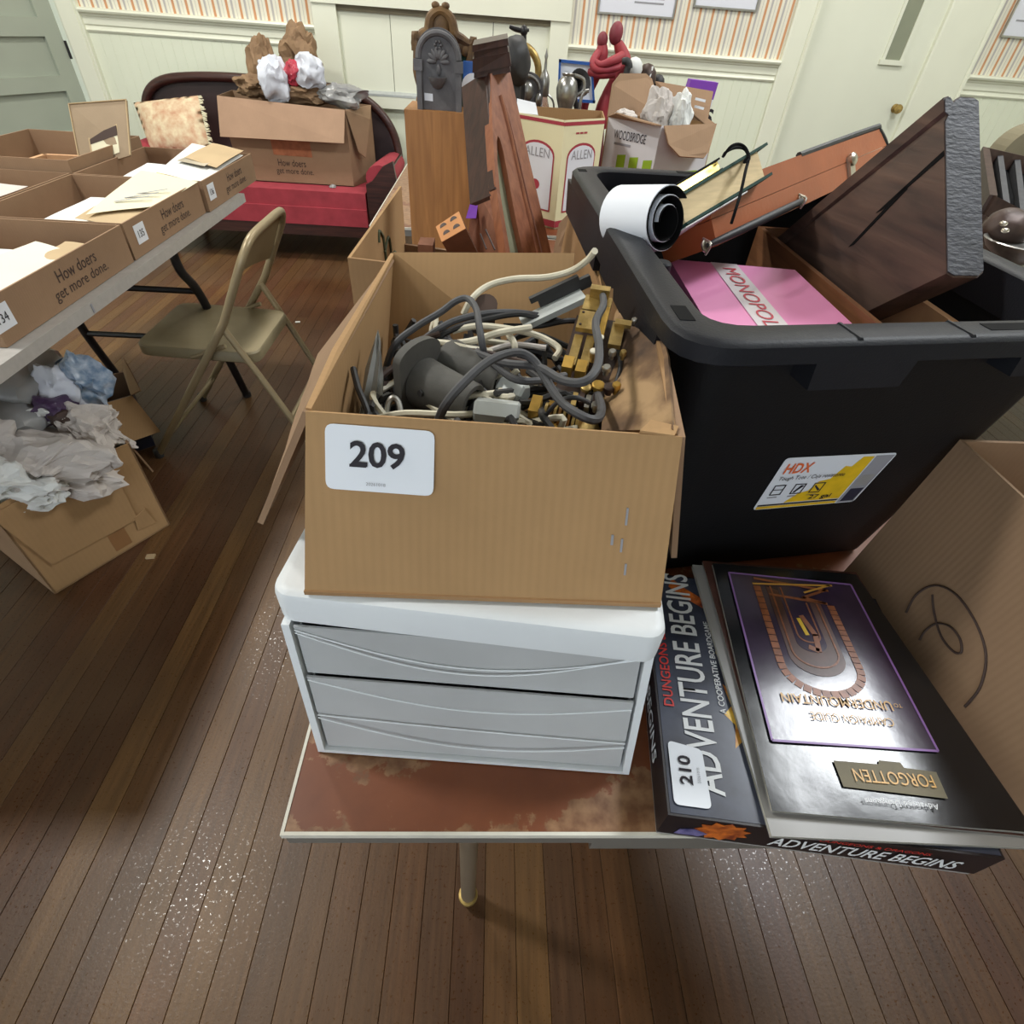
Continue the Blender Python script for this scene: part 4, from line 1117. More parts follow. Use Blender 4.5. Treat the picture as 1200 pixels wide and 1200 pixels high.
B().rings([rq(.030, 1.092), rq(.004, 1.092), rq(.0, 1.0945), rq(.0, 1.110), rq(.003, 1.1132), rq(.008, 1.1145), rq(.034, 1.1145), rq(.038, 1.112), rq(.040, 1.070)], False, False, True).out('rim', 'tote_rim', tote, True)
def rimp(i, t, ins, z):
    a, b_ = RF[i], RF[(i + 1) % 4]
    d = (b_ - a).normalized(); n = V((-d.y, d.x, 0))
    p = a.lerp(b_, t) + n * ins
    return V((p.x, p.y, z))
for i, t0, t1, i0, i1 in ((0, .62, .86, .014, .028), (3, .885, .93, .012, .026), (3, .50, .545, .012, .026), (3, .06, .085, .010, .024), (2, .45, .62, .014, .03), (1, .45, .55, .014, .03)):
    B().hexa([rimp(i, t0, i0, 1.100), rimp(i, t1, i0, 1.100), rimp(i, t1, i1, 1.100), rimp(i, t0, i1, 1.100), rimp(i, t0, i0, 1.1150), rimp(i, t1, i0, 1.1150), rimp(i, t1, i1, 1.1150), rimp(i, t0, i1, 1.1150)]).bevel(.002, 2).out('slot_shade', 'black', tote)  # black blocks on the rim: shade inside the slots given as colour
for i, t0, t1, zz in ((0, .27, .46, 1.068), (0, .70, .90, 1.074), (3, .42, .58, 1.066)):
    B().hexa([rimp(i, t0, .001, zz), rimp(i, t1, .001, zz), rimp(i, t1, .03, zz), rimp(i, t0, .03, zz), rimp(i, t0 - .008, .0, 1.096), rimp(i, t1 + .008, .0, 1.096), rimp(i, t1 + .008, .03, 1.096), rimp(i, t0 - .008, .03, 1.096)]).bevel(.004, 2).out('latch_lip', 'tote_rim', tote, True)
for t0, t1, zz in ((.03, .46, 1.044), (.52, .90, 1.056)):
    B().hexa([rimp(3, t0, .0015, zz), rimp(3, t1, .0015, zz), rimp(3, t1, .010, zz), rimp(3, t0, .010, zz), rimp(3, t0 - .01, .0, 1.0945), rimp(3, t1 + .01, .0, 1.0945), rimp(3, t1 + .01, .012, 1.0945), rimp(3, t0 - .01, .012, 1.0945)]).bevel(.003, 2).out('side_skirt', 'tote_rim', tote, True)
for t in (.30, .70):
    B().lathe([(.010, 0), (.010, .050), (.008, .052)], rimp(3, t, .040, 1.06), 16).out('rim_boss', 'tote_rim', tote, True)
for t in (.33, .56):
    B().hexa([rimp(0, t, .003, 1.1135), rimp(0, t + .008, .003, 1.1135), rimp(0, t + .008, .036, 1.1135), rimp(0, t, .036, 1.1135), rimp(0, t + .001, .004, 1.1156), rimp(0, t + .006, .004, 1.1156), rimp(0, t + .006, .035, 1.1156), rimp(0, t + .001, .035, 1.1156)]).out('rim_rib', 'tote_rim', tote)
# label on the sloping front wall
def wallpt(t, z, off=.0012):
    k = (z - .748) / (1.096 - .748)
    p = rimp(0, t, .078 + (.026 - .078) * k, z)
    d = (RF[1] - RF[0]).normalized()
    return p + V((d.y, -d.x, 0)) * off
def onw(p):  # share along the front for a plan x, found by bisection
    x, z = p
    lo, hi = -.3, 1.3
    for _ in range(40):
        m_ = (lo + hi) / 2
        if wallpt(m_, z).x < x: lo = m_
        else: hi = m_
    return wallpt(lo, z)
LB = [onw((.331, .866)), onw((.470, .867)), onw((.475, .953)), onw((.332, .956))]
lab = B().prism(roundq(LB, .06, 3), (0, -.0003, 0)).out('label', 'sticker', tote)
lu, lv = (LB[1] - LB[0]).normalized(), (LB[3] - LB[0]).normalized()
ln_ = lu.cross(lv).normalized()
def lq(u, v, e=.0008):
    return LB[0].lerp(LB[1], u).lerp(LB[3].lerp(LB[2], u), v) + ln_ * e
def ldec(pts, mat, name='label_print', e=.0006): return B().prism([lq(u, v, e) for u, v in pts], ln_ * .0002).out(name, mat, lab)
ldec([(.26, .12), (.34, .30), (.42, .34), (.46, .52), (.55, .56), (.60, .80), (.66, .78), (.70, .96), (.80, .96), (.80, .12)], 'yellow')
ldec([(.02, .015), (.80, .015), (.80, .065), (.02, .065)], 'yellow')
ldec([(.02, .075), (.80, .075), (.80, .105), (.02, .105)], 'ink')
ldec([(.815, .02), (.985, .02), (.985, .97), (.815, .97)], 'ink_gr')
ldec([(.84, .05), (.97, .05), (.97, .32), (.84, .32)], 'navy', e=.0009)
ldec([(.84, .38), (.96, .38), (.96, .60), (.84, .60)], 'mag_grey', e=.0009)
text('HDX', lq(.05, .72, .001), lu, lv, 'orange', lab, w=.034, h=.0165, bold=.02)
text('Tough Tote / Caja resistente', lq(.05, .575, .001), lu, lv, 'ink', lab, w=.086, h=.0085, shear=.1)
text('27 gal', lq(.47, .145, .001), lu, lv, 'ink', lab, w=.030, h=.010, bold=.01)
for k, a in enumerate((.06, .25, .43)):
    fb = B()
    for x0, x1, y0, y1 in ((0, .105, .30, .315), (0, .105, .485, .50), (0, .01, .315, .485), (.095, .105, .315, .485)):
        fb.prism([lq(a + x0, y0, .001), lq(a + x1, y0, .001), lq(a + x1, y1, .001), lq(a + x0, y1, .001)], ln_ * .0002)
    if k == 0: fb.prism([lq(a, .40, .001), lq(a + .105, .40, .001), lq(a + .105, .412, .001), lq(a, .412, .001)], ln_ * .0002)
    elif k == 1: fb.prism([lq(a + .02, .33, .001), lq(a + .04, .33, .001), lq(a + .09, .46, .001), lq(a + .06, .47, .001)], ln_ * .0002)
    else: fb.prism([lq(a + .02, .46, .001), lq(a + .02, .43, .001), lq(a + .08, .33, .001), lq(a + .09, .36, .001)], ln_ * .0002)
    fb.out('pictogram', 'ink', lab, kind='stuff')
    ldec([(a, .24), (a + .09, .24), (a + .09, .265), (a, .265)], 'ink_gr')

# ---- inside the tote
# pink game box
pk = thing('game_box', 'pink flat game box with a white band lettered MONOPOLY, inside the black tote', 'game box', (.355, .69, .99))
PQ = [V((.262, .535, 1.035)), V((.447, .515, 1.040)), V((.4405, .815, 1.050)), V((.262, .842, 1.047))]
B().hexa([p - V((0, 0, .042)) for p in PQ] + PQ).bevel(.002, 1).out('lid', 'pink', pk)
def kq(u, v, e=.0008): return lerpq(PQ, u, v) + V((0, 0, e))
B().prism([kq(.33, 0, .0004), kq(.54, 0, .0004), kq(.54, 1, .0004), kq(.33, 1, .0004)], (0, 0, .0003)).out('band_print', 'pink_band', pk)
text('MONOPOLY', kq(.385, .93, .0010), (PQ[0] - PQ[3]), (PQ[1] - PQ[0]), 'redink', pk, w=.205, h=.020, sx=1.0)
# rolled vinyl
rc = V((0.2057,0.7000,1.1315)); rax = V((-.55, .80, -.20)).normalized()
re1 = rax.cross(V((0, 0, 1))).normalized(); re2 = re1.cross(rax)
roll = thing('rolled_sheet', 'rolled vinyl sheet, white outside and black inside, over the left rim of the tote', 'roll', rc)
def spiral(r0, r1, turns, n, a0):
    return [((r0 + (r1 - r0) * k / n) , a0 + 2 * PI * turns * k / n) for k in range(n + 1)]
sp_ = spiral(.0375, .014, 2.4, 80, .6)
def sheet(sp_, th, L0_, L1_, name, mat):
    b = B()
    def P(r, a, l): return rc + rax * l + re1 * math.cos(a) * r + re2 * math.sin(a) * r
    poly = [P(r, a, L0_) for r, a in sp_] + [P(r - th, a, L0_) for r, a in reversed(sp_)]
    n = len(sp_)
    A = [b.bm.verts.new(p) for p in poly]
    D = [b.bm.verts.new(p + rax * (L1_ - L0_)) for p in poly]
    for i in range(n - 1):
        j = 2 * n - 1 - i
        b.bm.faces.new((A[i], A[i + 1], A[j - 1], A[j])); b.bm.faces.new((D[i + 1], D[i], D[j], D[j - 1]))
        b.bm.faces.new((A[i + 1], A[i], D[i], D[i + 1])); b.bm.faces.new((A[j], A[j - 1], D[j - 1], D[j]))
    b.bm.faces.new((A[0], A[2 * n - 1], D[2 * n - 1], D[0])); b.bm.faces.new((A[n], A[n - 1], D[n - 1], D[n]))
    return b.out(name, mat, roll, True)
sheet(sp_, .0010, 0.001, .080, 'black_layer', 'black')
sheet([(r + .0011, a) for r, a in sp_], .0010, 0.0025, .080, 'white_layer', 'roll_w')
# leather case
cF = [V((0.2260,0.7000,1.0816)), V((0.7326,1.1600,1.1404)), V((0.6705,1.1502,1.1924)), V((0.2049,0.7300,1.1416))]
cn = (cF[1] - cF[0]).cross(cF[3] - cF[0]).normalized()
if cn.z < 0: cn = -cn
cu1 = (cF[1] - cF[0]).normalized(); cw = (cF[3] - cF[0]).normalized()
case = thing('leather_case', 'tan leather case with black handle and nickel catches, slanting out of the black tote', 'briefcase', cF[0] - cn * .12)
def kp(u, w, n): return lerpq(cF, u, w) - cn * n
CD = .085
for w0, w1 in ((0, .475), (.485, 1)):
    B().hexa([kp(.14, w0, CD), kp(1, w0, CD), kp(1, w1, CD), kp(.14, w1, CD), kp(.14, w0, 0), kp(1, w0, 0), kp(1, w1, 0), kp(.14, w1, 0)]).bevel(.008, 3).out('shell', 'leather', case, True)
B().tube([kp(.55, 1.0, .004), kp(.97, 1.0, .002), kp(1.0, .93, .003), kp(1.005, .5, .003), kp(1.0, .08, .010)], .005, 8, 4).out('corner_piping', 'black_r', case, True)
h0, h1 = V((0.2739,0.7479,1.0927)), V((0.4640,0.9213,1.1158))
B().tube([h0 + cn * .004, h0.lerp(h1, .12) + cn * .010, h0.lerp(h1, .5) + cn * .015, h0.lerp(h1, .88) + cn * .010, h1 + cn * .004], [.003, .005, .0058, .005, .003], 10, 5).out('handle', 'black_r', case, True)
for p in (h0, h1):
    B().lathe([(.004, 0), (.008, .001), (.008, .003), (.004, .004)], p, 14, cn).out('handle_mount', 'chrome', case, True)
    B().tube([p + cw * .010, p + cn * .010, p - cw * .010], .0016, 6, 4).out('ring', 'chrome', case, True)
for p in (V((0.5916,1.0457,1.1414)),):
    B().obox(p + cn * .002, cu1 * .009, cw * .020, cn * .003).bevel(.0025, 2).out('catch', 'chrome', case, True)
    B().lathe([(.010, 0), (.010, .005), (.006, .008)], p + cw * .014 + cn * .003, 14, cn).out('catch_button', 'chrome', case, True)
# green cloth book lying against the case, fore-edge to the camera
bA, bB, tB, tA = V((0.2338,0.7120,1.1262)), V((0.3732,0.8450,1.1591)), V((0.3632,0.8800,1.1883)), V((0.2217,0.7400,1.1503))
bd_ = V((-.42, .62, -.66)).normalized()
bk = thing('green_book', 'thick green cloth-bound book with cream page edges, wedged between roll and leather case', 'book', (bA + tB) / 2 + bd_ * .1)
fqk = [bA, bB, tB, tA]
def bp_(u, w, n): return lerpq(fqk, u, w) + bd_ * n
def bslab(u0, u1, w0, w1, n0, n1): return B().hexa([bp_(u0, w0, n1), bp_(u1, w0, n1), bp_(u1, w1, n1), bp_(u0, w1, n1), bp_(u0, w0, n0), bp_(u1, w0, n0), bp_(u1, w1, n0), bp_(u0, w1, n0)])
bslab(.02, .97, .08, .92, .005, .12).out('page_block', 'pages', bk)
bslab(0, 1.03, 0, .09, 0, .125).bevel(.001, 1).out('cover', 'green_cl', bk)
bslab(-.02, 1.07, .91, 1.0, 0, .125).bevel(.001, 1).out('cover', 'green_cl', bk)
bslab(0, 1, 0, 1, .12, .126).out('spine', 'green_cl', bk)
tag(bslab(-.02, .70, -.07, -.03, .001, .11).out('white_folder', 'paper_w'), 'thin white folder under the green book in the tote', 'folder')
gbk = thing('gilt_book', 'slim book with gilt page edges behind the green book in the tote', 'book', bp_(.2, 1.2, .06))
bslab(-.12, .55, 1.05, 1.34, .010, .09).out('page_block', 'gold', gbk)
bslab(-.12, .57, 1.34, 1.40, .008, .092).out('cover', 'black', gbk)
bslab(-.12, .57, 1.01, 1.05, .008, .092).out('cover', 'black', gbk)
tag(B().tube([V((0.2933,0.8200,1.1814)), V((0.2988,0.8200,1.1918)), V((0.3125,0.8300,1.1939)), V((0.3229,0.8300,1.1898)), V((0.3273,0.8200,1.1805)), V((0.3181,0.8100,1.1779)), V((0.3205,0.8100,1.1836))], .0018, 8, 5).out('cord', 'black', None, True), 'short black cord loop knotted at the upper end of the green book', 'cord')
cord([V((0.2961,0.8300,1.1790)), V((0.2987,0.8300,1.1848)), V((0.3168,0.8500,1.1873)), V((0.3338,0.8600,1.1848)), V((0.3342,0.8400,1.1775)), V((0.3152,0.7900,1.1730)), V((0.3034,0.7550,1.1543)), V((0.2954,0.7350,1.1397)), V((0.2952,0.7350,1.1245))], .0019, 'black', 'black elastic cord looped round the green book in the tote')
# dark timber
ea = V((-.045, .743, -.669)).normalized()
eT, eB = V((.495, .75, 1.261)), V((.506, .616, 1.112))
ee = (eT - eB).normalized(); en = V((1, .07, .01)); en = (en - ea * en.dot(ea) - ee * en.dot(ee)).normalized()
tb_ = thing('timber_beam', 'dark heavy timber with grey end grain, sticking steeply up out of the tote', 'beam', eB + ea * .2)
ew = (eT - eB).length
def tp(s_, w, n): return eB + ea * s_ + ee * (w * ew) + en * n
sec = [(0.02, 0), (.86, 0), (.90, .004), (.915, .0), (.99, 0), (1.0, .006), (.985, .008), (.965, .010), (.985, .014), (1.0, .020), (1.0, .036), (.985, .042), (.03, .045), (0, .038), (0, .008)]
bmx = B().prism([tp(0, a, n) for a, n in sec], ea * .40)
ob_ = bmx.bevel(.002, 1).out('beam_body', 'beam', tb_, True)
B().prism([tp(-.0004, .01 + a * .98, .001 + n * .96) for a, n in sec], -ea * .0012).out('end_grain', 'beam_end', tb_)
for s0, s1, w0, w1 in ((.0, .10, .70, .62), (.05, .15, .66, .52)):
    p = [tp(s0, w0, -.0006), tp(s1, w1, -.0006), tp(s1 - .01, w1 - .008, -.0006), tp(s0, w0 - .03, -.0006)]
    B().prism(p, en * .0012).out('crack', 'black', tb_)
# wooden box beneath the timber
wb = thing('wooden_box', 'brown wooden box with a raw pine edge, at the right end of the tote', 'box', (.51, .72, .80))
bx0, bx1, by0, by1, bz0, bz1 = .458, .572, .560, 1.02, .80, 1.055
B().box(bx0, bx1, by0, by1, bz0, bz1 - .14).out('bottom', 'boxwood', wb)
for q, mt in (((bx1 - .010, bx1, by0, by1), 'ltwood'), ((bx0, bx0 + .008, by0, by1), 'boxwood'), ((bx0 + .008, bx1 - .010, by1 - .008, by1), 'boxwood'), ((bx0 + .008, bx1 - .010, by0, by0 + .008), 'boxwood')):
    B().box(*q, bz1 - .14, bz1).bevel(.001, 1).out('side', mt, wb)

# ---- cardboard box at the right edge
rb = thing('cardboard_box', 'open brown cardboard box with a circled 6 in marker, right of the guidebook', 'box', (.74, .33, TZ))
X0, X1 = .5545, .90
tl = V((0.5350,0.5014,0.9749)); tf = V((.540, .13, tl.z - .002))
bl_, bf = V((.512, .505, .745)), V((.520, .13, .745))
B().panel([bl_, bf, tf, tl], .004).out('side_wall', 'kraft_dkY', rb)
B().panel([bl_, tl, tl + V((.37, .01, -.004)), bl_ + V((.36, .01, 0))], .004).out('back_wall', 'kraft_dk', rb)
B().panel([bl_ + V((.36, .01, 0)), tl + V((.37, .01, -.004)), (.91, .13, tl.z), (.91, .13, .745)], .004).out('side_wall', 'kraft_dkY', rb)
B().panel([(.91, .13, .745), (.91, .13, tl.z), tf, bf], .004).out('front_wall', 'kraft_dk', rb)
B().panel([bl_, bl_ + V((.36, .01, 0)), (.91, .13, .745), bf], .004).out('bottom', 'kraft_dk', rb)
def marker(pts, r=.0012):
    P = []
    for q in pts:
        q = V(q)
        q.x -= .0014
        P.append(q)
    B().tube(P, r, 6, 5).out('marker_drawing', 'ink_br', rb, True)
marker([(0.5188,0.3990,0.7903), (0.5212,0.4062,0.8158), (0.5240,0.3987,0.8422), (0.5258,0.3745,0.8552), (0.5263,0.3389,0.8524), (0.5255,0.3081,0.8387), (0.5233,0.2877,0.8115), (0.5206,0.2810,0.7830)])
marker([(0.5231,0.3928,0.8325), (0.5223,0.3763,0.8205), (0.5217,0.3520,0.8100), (0.5223,0.3315,0.8107), (0.5231,0.3254,0.8184), (0.5237,0.3373,0.8266), (0.5233,0.3538,0.8255), (0.5218,0.3657,0.8138), (0.5200,0.3674,0.7963), (0.5189,0.3640,0.7841)])

# ================================================================ SECOND CARTON ON THE TABLE AND WHAT IT HOLDS
b2 = thing('cardboard_box', 'tall open cardboard box with a faint green plant print, directly behind box 209', 'box', (-.01, .93, TZ))
q0, q1, q2, q3 = V((-.190, .765, TZ)), V((.122, .755, TZ)), V((.118, 1.17, TZ)), V((-.180, 1.20, TZ))
u0, u1, u2, u3 = V((-0.1904,0.7627,1.0500)), V((.150, .745, 1.035)), V((.143, 1.09, 1.05)), V((-0.1770,1.1717,1.0500))
B().panel([q0, q1, u1, u0], .004).out('front_wall', 'kraft_in', b2)
sw = B().panel([q3, q0, u0, u3], .004).out('side_wall', 'kraftY', b2)
B().panel([q1, q2, u2, u1], .004).out('side_wall', 'kraft_in', b2)
B().panel([q2, q3, u3 + V((0, 0, -.10)), u2 + V((0, 0, -.10))], .004).out('back_wall', 'kraft_dk', b2)
B().panel([q0, q3, q2, q1], .004).out('bottom', 'kraft_dk', b2)
B().panel([u2 + V((0, 0, -.09)), V((0.1482,1.0800,1.0573)), V((0.1400,1.1000,1.0411)), V((0.1254,1.1300,1.0126)), V((0.1189,1.1200,0.9617))], .004).out('flap', 'kraft_dk', b2)
B().panel([u1, u2, V((0.1560,0.9800,1.0660)), V((0.1799,0.8000,1.0250))], -.004).out('flap', 'kraftY', b2)
def b2p(py, pz):
    p = q0.lerp(q3, py).lerp(u0.lerp(u3, py), pz); return p + V((.0052, 0, 0))
lg = B()
for pts in (((.50, .90), (.52, .70), (.50, .55)), ((.50, .82), (.60, .86), (.62, .76), (.52, .72)), ((.52, .68), (.70, .74), (.78, .62), (.62, .56), (.52, .62)), ((.50, .66), (.36, .68), (.30, .58), (.42, .54), (.50, .60)), ((.45, .52), (.55, .50), (.66, .52)), ((.50, .9), (.44, .95), (.42, .9)), ((.70, .70), (.72, .60)), ((.40, .66), (.40, .56))):
    lg.tube([b2p(*p) for p in pts], .0022, 5, 4)
lg.out('plant_print', 'ink_green', b2, kind='stuff')
# clock case, leaning back and seen edge-on
ck = thing('clock_case', 'tall red oak clock case with dark moulded side and arched glass, in the second carton', 'clock', (.0, .98, .78))
kt = [V(p) for p in ((-0.0100,1.0500,1.2326), (0.0186,1.0903,1.2379), (0.1042,1.0100,0.9948), (0.0285,0.9300,1.0154))]
kn = (kt[1] - kt[0]).cross(kt[3] - kt[0]).normalized()
if kn.y > 0: kn = -kn
oak = [(-0.0100,1.0500,1.2326), (0.0186,1.0903,1.2379), (0.0581,1.0506,1.1222), (0.1042,1.0100,0.9948), (0.1265,0.9897,0.9322), (0.0667,0.9292,0.9520), (0.0519,0.9547,1.0090), (0.0348,0.9751,1.0632), (0.0214,0.9963,1.1122), (0.0134,1.0082,1.1407), (0.0074,1.0128,1.1564), (0.0039,1.0118,1.1607), (0.0026,1.0056,1.1550), (0.0045,0.9886,1.1299), (0.0100,0.9675,1.0939), (0.0199,0.9491,1.0540), (0.0300,0.9315,1.0150), (0.0454,0.9077,0.9591), (0.0352,0.8973,0.9625), (0.0229,0.9240,1.0169), (0.0128,0.9445,1.0597), (0.0029,0.9673,1.1052), (-0.0049,1.0081,1.1705)]
B().prism([V(p) for p in oak], -kn * .016).bevel(.0012, 1).out('front_frame', 'oakred', ck)
B().prism([V(p) - kn * .010 for p in ((0.0667,0.9292,0.9520), (0.0519,0.9547,1.0090), (0.0348,0.9751,1.0632), (0.0214,0.9963,1.1122), (0.0134,1.0082,1.1407), (0.0074,1.0128,1.1564), (0.0039,1.0118,1.1607), (0.0026,1.0056,1.1550), (0.0045,0.9886,1.1299), (0.0100,0.9675,1.0939), (0.0199,0.9491,1.0540), (0.0300,0.9315,1.0150), (0.0454,0.9077,0.9591))], -kn * .003).out('glass', 'clockglass', ck)
for pts, r_ in ((((0.0053,1.0493,1.2069), (0.0203,1.0383,1.1680), (0.0481,1.0103,1.0868), (0.0781,0.9824,1.0019), (0.0973,0.9601,0.9419)), .003), (((0.0079,1.0526,1.2067), (0.0245,1.0432,1.1676), (0.0540,1.0170,1.0857), (0.0861,0.9908,0.9997), (0.1057,0.9686,0.9391)), .0018)):
    B().tube([V(p) + kn * .0005 for p in pts], r_, 8, 3).out('bead', 'oakred', ck, True)
# dark moulded side running back from the left edge of the front
sd_ = V((-.80, .52, 0)).normalized()
e0_, e1_ = V((-0.0100,1.0500,1.2326)), V((-0.0049,1.0081,1.1705)); e2_, e3_ = V((0.0046,0.9637,1.0979)), V((0.0076,0.9608,1.0893))
for j, (o0, o1, pr) in enumerate(((0, .003, .000), (.003, .006, .003), (.006, .009, .001), (.009, .0115, .003))):
    f_ = kn * pr - kn * .002
    B().hexa([e2_ + sd_ * o0 * .5 + f_ - kn * .011, e2_ + sd_ * o1 * .5 + f_ - kn * .011, e2_ + sd_ * o1 * .5 + f_, e2_ + sd_ * o0 * .5 + f_, e0_ + sd_ * o0 + f_ - kn * .019, e0_ + sd_ * o1 + f_ - kn * .019, e0_ + sd_ * o1 + f_, e0_ + sd_ * o0 + f_]).bevel(.002, 2).out('side_moulding', 'walnut', ck)
B().hexa([e3_ - kn * .05, e3_ + sd_ * .012 - kn * .05, e3_ + sd_ * .012 - kn * .004, e3_ - kn * .004, e0_ - kn * .05, e0_ + sd_ * .012 - kn * .05, e0_ + sd_ * .012 - kn * .004, e0_ - kn * .004]).out('case_side', 'walnut', ck)
c0, c1 = V((-0.0337,1.0600,1.2641)), V((0.0101,1.0800,1.2728))
c2, c3 = V((-0.0345,1.0600,1.2255)), V((0.0197,1.0700,1.2351))
cb = V((.0, .06, .004))
for a0, a1, gr in ((0, .20, .004), (.20, .40, .0015), (.40, .82, .003), (.82, 1.0, .0005)):
    e0, e1 = c0.lerp(c2, a0), c1.lerp(c3, a0)
    f0, f1 = c0.lerp(c2, a1), c1.lerp(c3, a1)
    dx = (e1 - e0).normalized() * gr
    fw = V((0, -gr - .012, 0))
    B().hexa([f0 - dx + fw, f1 + dx + fw, f1 + dx + cb, f0 - dx + cb, e0 - dx + fw, e1 + dx + fw, e1 + dx + cb, e0 - dx + cb]).bevel(.0015, 2).out('crown_moulding', 'walnut', ck)
# pierced terracotta block
bp = [V((-0.0793,0.9300,1.0264)), V((-0.0410,0.9200,1.0511)), V((-0.0531,0.9500,1.0670)), V((-0.0908,0.9600,1.0402))]
bx_ = V((.030, .050, -.075))
bo = thing('terracotta_block', 'pierced terracotta block with four half-round holes, in the second carton', 'brick', bp[0] + bx_)
B().prism(bp, bx_).bevel(.0015, 1).out('block_body', 'brick_d', bo)
fnb = (bp[1] - bp[0]).cross(bp[3] - bp[0]).normalized()
fnb = fnb if fnb.dot(bx_) < 0 else -fnb
B().prism([p + fnb * .0002 for p in bp], fnb * .0008).out('cut_face', 'brick', bo)
for u, v in ((.30, .28), (.72, .28), (.28, .74), (.72, .74)):
    c = lerpq(bp, u, v) + fnb * .0012
    e1_, e2_ = (bp[1] - bp[0]) * .14, (bp[3] - bp[0]) * .20
    B().prism([c + e1_ * math.cos(PI * k / 10) + e2_ * math.sin(PI * k / 10) for k in range(11)], fnb * .0004).out('hole', 'mech', bo)  # flat dark half-discs: shade inside the holes painted as colour
tag(B().obox((-0.1063,0.9500,1.0101), (.012, 0, 0), (0, .02, 0), (0, .003, .010)).bevel(.002).out('wood_offcut', 'brick_d'), 'small brown wood offcut left of the terracotta block', 'offcut')
# red-brown board with purple tape
rbd = thing('board', 'red brown board with a purple tape tab, standing behind the terracotta block', 'board', (-.03, 1.12, .78))
r0, r1, r2, r3 = V((-0.0354,1.1400,1.0656)), V((-0.0071,1.1400,1.0602)), V((0.0375,1.0600,0.9714)), V((-0.0488,1.0600,0.9669))
dnr = V((0, -.03, -.22))
B().panel([r3 + dnr, r2 + dnr, r2, r1, r0, r3], .012).bevel(.001, 1).out('board_body', 'redboard', rbd)
fnr = (r2 - r3).cross(r0 - r3).normalized()
if fnr.y > 0: fnr = -fnr
B().prism([V(p) + fnr * .003 for p in ((-0.0491,1.1000,1.0182), (-0.0304,1.1000,1.0192), (-0.0280,1.1150,1.0382), (-0.0420,1.1150,1.0389))], fnr * .0008).out('tape', 'purple', rbd)
for a in (((-0.0217,1.0800,0.9991), (-0.0099,1.0600,0.9793)), ((-0.0126,1.0850,1.0055), (0.0057,1.0600,0.9786))):
    B().tube([V(a[0]) + fnr * .004, V(a[1]) + fnr * .004], .0016, 6, 1).out('nail', 'mech', rbd)
tn_ = thing('tin', 'red and white round tin half hidden behind the clock case', 'tin', (.0, 1.50, .93))
tc_ = V((0.0130,1.5200,0.9421))
B().lathe([(.036, -.18), (.036, .0), (.034, .002)], tc_, 22).out('tin_body', 'sticker', tn_, True)
B().lathe([(.0366, -.02), (.0366, .016), (.030, .018)], tc_, 22).out('lid', 'crimson', tn_, True)

# plywood cabinet with the cast iron plaque on top
cbn = thing('plywood_cabinet', 'upright plain plywood cabinet under the cast iron plaque', 'cabinet', (-.12, 1.9, TZ))
cz = 1.097
B().box(-.245, -.012, 1.80, 1.812, TZ, cz).bevel(.001, 1).out('front_panel', 'pine', cbn)
B().box(-.245, -.233, 1.812, 1.99, TZ, cz).out('side_panel', 'pine', cbn)
B().box(-.024, -.012, 1.812, 1.99, TZ, cz).out('side_panel', 'pine', cbn)
B().box(-.233, -.024, 1.812, 1.99, cz - .012, cz).out('top_panel', 'pine', cbn)
decal([(-0.0644,1.7990,1.0715), (-0.0528,1.7990,1.0722), (-0.0527,1.7990,1.0588), (-0.0643,1.7990,1.0581)], 'sticker', cbn, 'tag')
pqz = thing('wall_plaque', 'arched grey cast iron plaque with leaf relief and a small tag, on the plywood cabinet', 'plaque', (-.15, 1.83, cz))
px0, px1, ptz = -.2115, -.093, 1.204
cx_ = (px0 + px1) / 2; rw = (px1 - px0) / 2
def parch(r, zb, y):
    return [(cx_ - r, y, zb), (cx_ + r, y, zb)] + [(cx_ + r * math.cos(PI * k / 18), y, ptz + r * 1.04 * math.sin(PI * k / 18)) for k in range(19)]
B().prism(parch(rw, cz, 1.832), (0, -.010, 0)).bevel(.002, 1).out('back_plate', 'iron', pqz)
B().tube([(cx_ + (rw - .008) * math.cos(PI * k / 16), 1.820, ptz + (rw - .008) * math.sin(PI * k / 16)) for k in range(17)], .007, 8, 1).out('arch_rim', 'iron', pqz, True)
for s_ in (-1, 1):
    B().box(cx_ + s_ * (rw - .008) - .007, cx_ + s_ * (rw - .008) + .007, 1.813, 1.824, cz, ptz - .02).bevel(.002).out('pilaster', 'iron', pqz)
    B().box(cx_ + s_ * (rw - .007) - .011, cx_ + s_ * (rw - .007) + .011, 1.810, 1.824, ptz - .025, ptz - .002).bevel(.002).out('capital', 'iron', pqz)
lf = B()
for a in (-60, -35, -12, 12, 35, 60, 90, -90, 180):
    t_ = math.radians(a)
    lf.ball((cx_ + .017 * math.sin(t_), 1.819, ptz - .005 + .017 * math.cos(t_)), .006, .004, .013, 2, M.Rotation(t_, 4, 'Y'))
for k in range(6):
    a = 2 * PI * k / 6
    lf.ball((cx_ + .008 * math.cos(a), 1.818, ptz + .028 + .007 * math.sin(a)), .004, .004, .004, 1)
lf.out('leaf_relief', 'iron', pqz, True, kind='stuff')
B().lathe([(.0, .0), (.012, .004), (.022, .02), (.024, .026), (.020, .026), (.012, .012), (0, .008)], (cx_ - .004, 1.818, ptz - .062), 18).out('cup', 'iron', pqz, True)
decal([(px0 + .020, 1.8215, cz + .020), (px0 + .042, 1.8215, cz + .019), (px0 + .042, 1.8215, cz + .035), (px0 + .020, 1.8215, cz + .036)], 'sticker', pqz, 'tag')
gm = thing('gilt_mirror', 'ornate worn gilt mirror with scrolled crest behind the cast iron plaque', 'mirror', (-.13, 1.93, cz))
def gy(px_, pz_): return V((px_, 1.93, pz_))
g = B()
gl, gr_, gt = -.226, -.062, 1.232
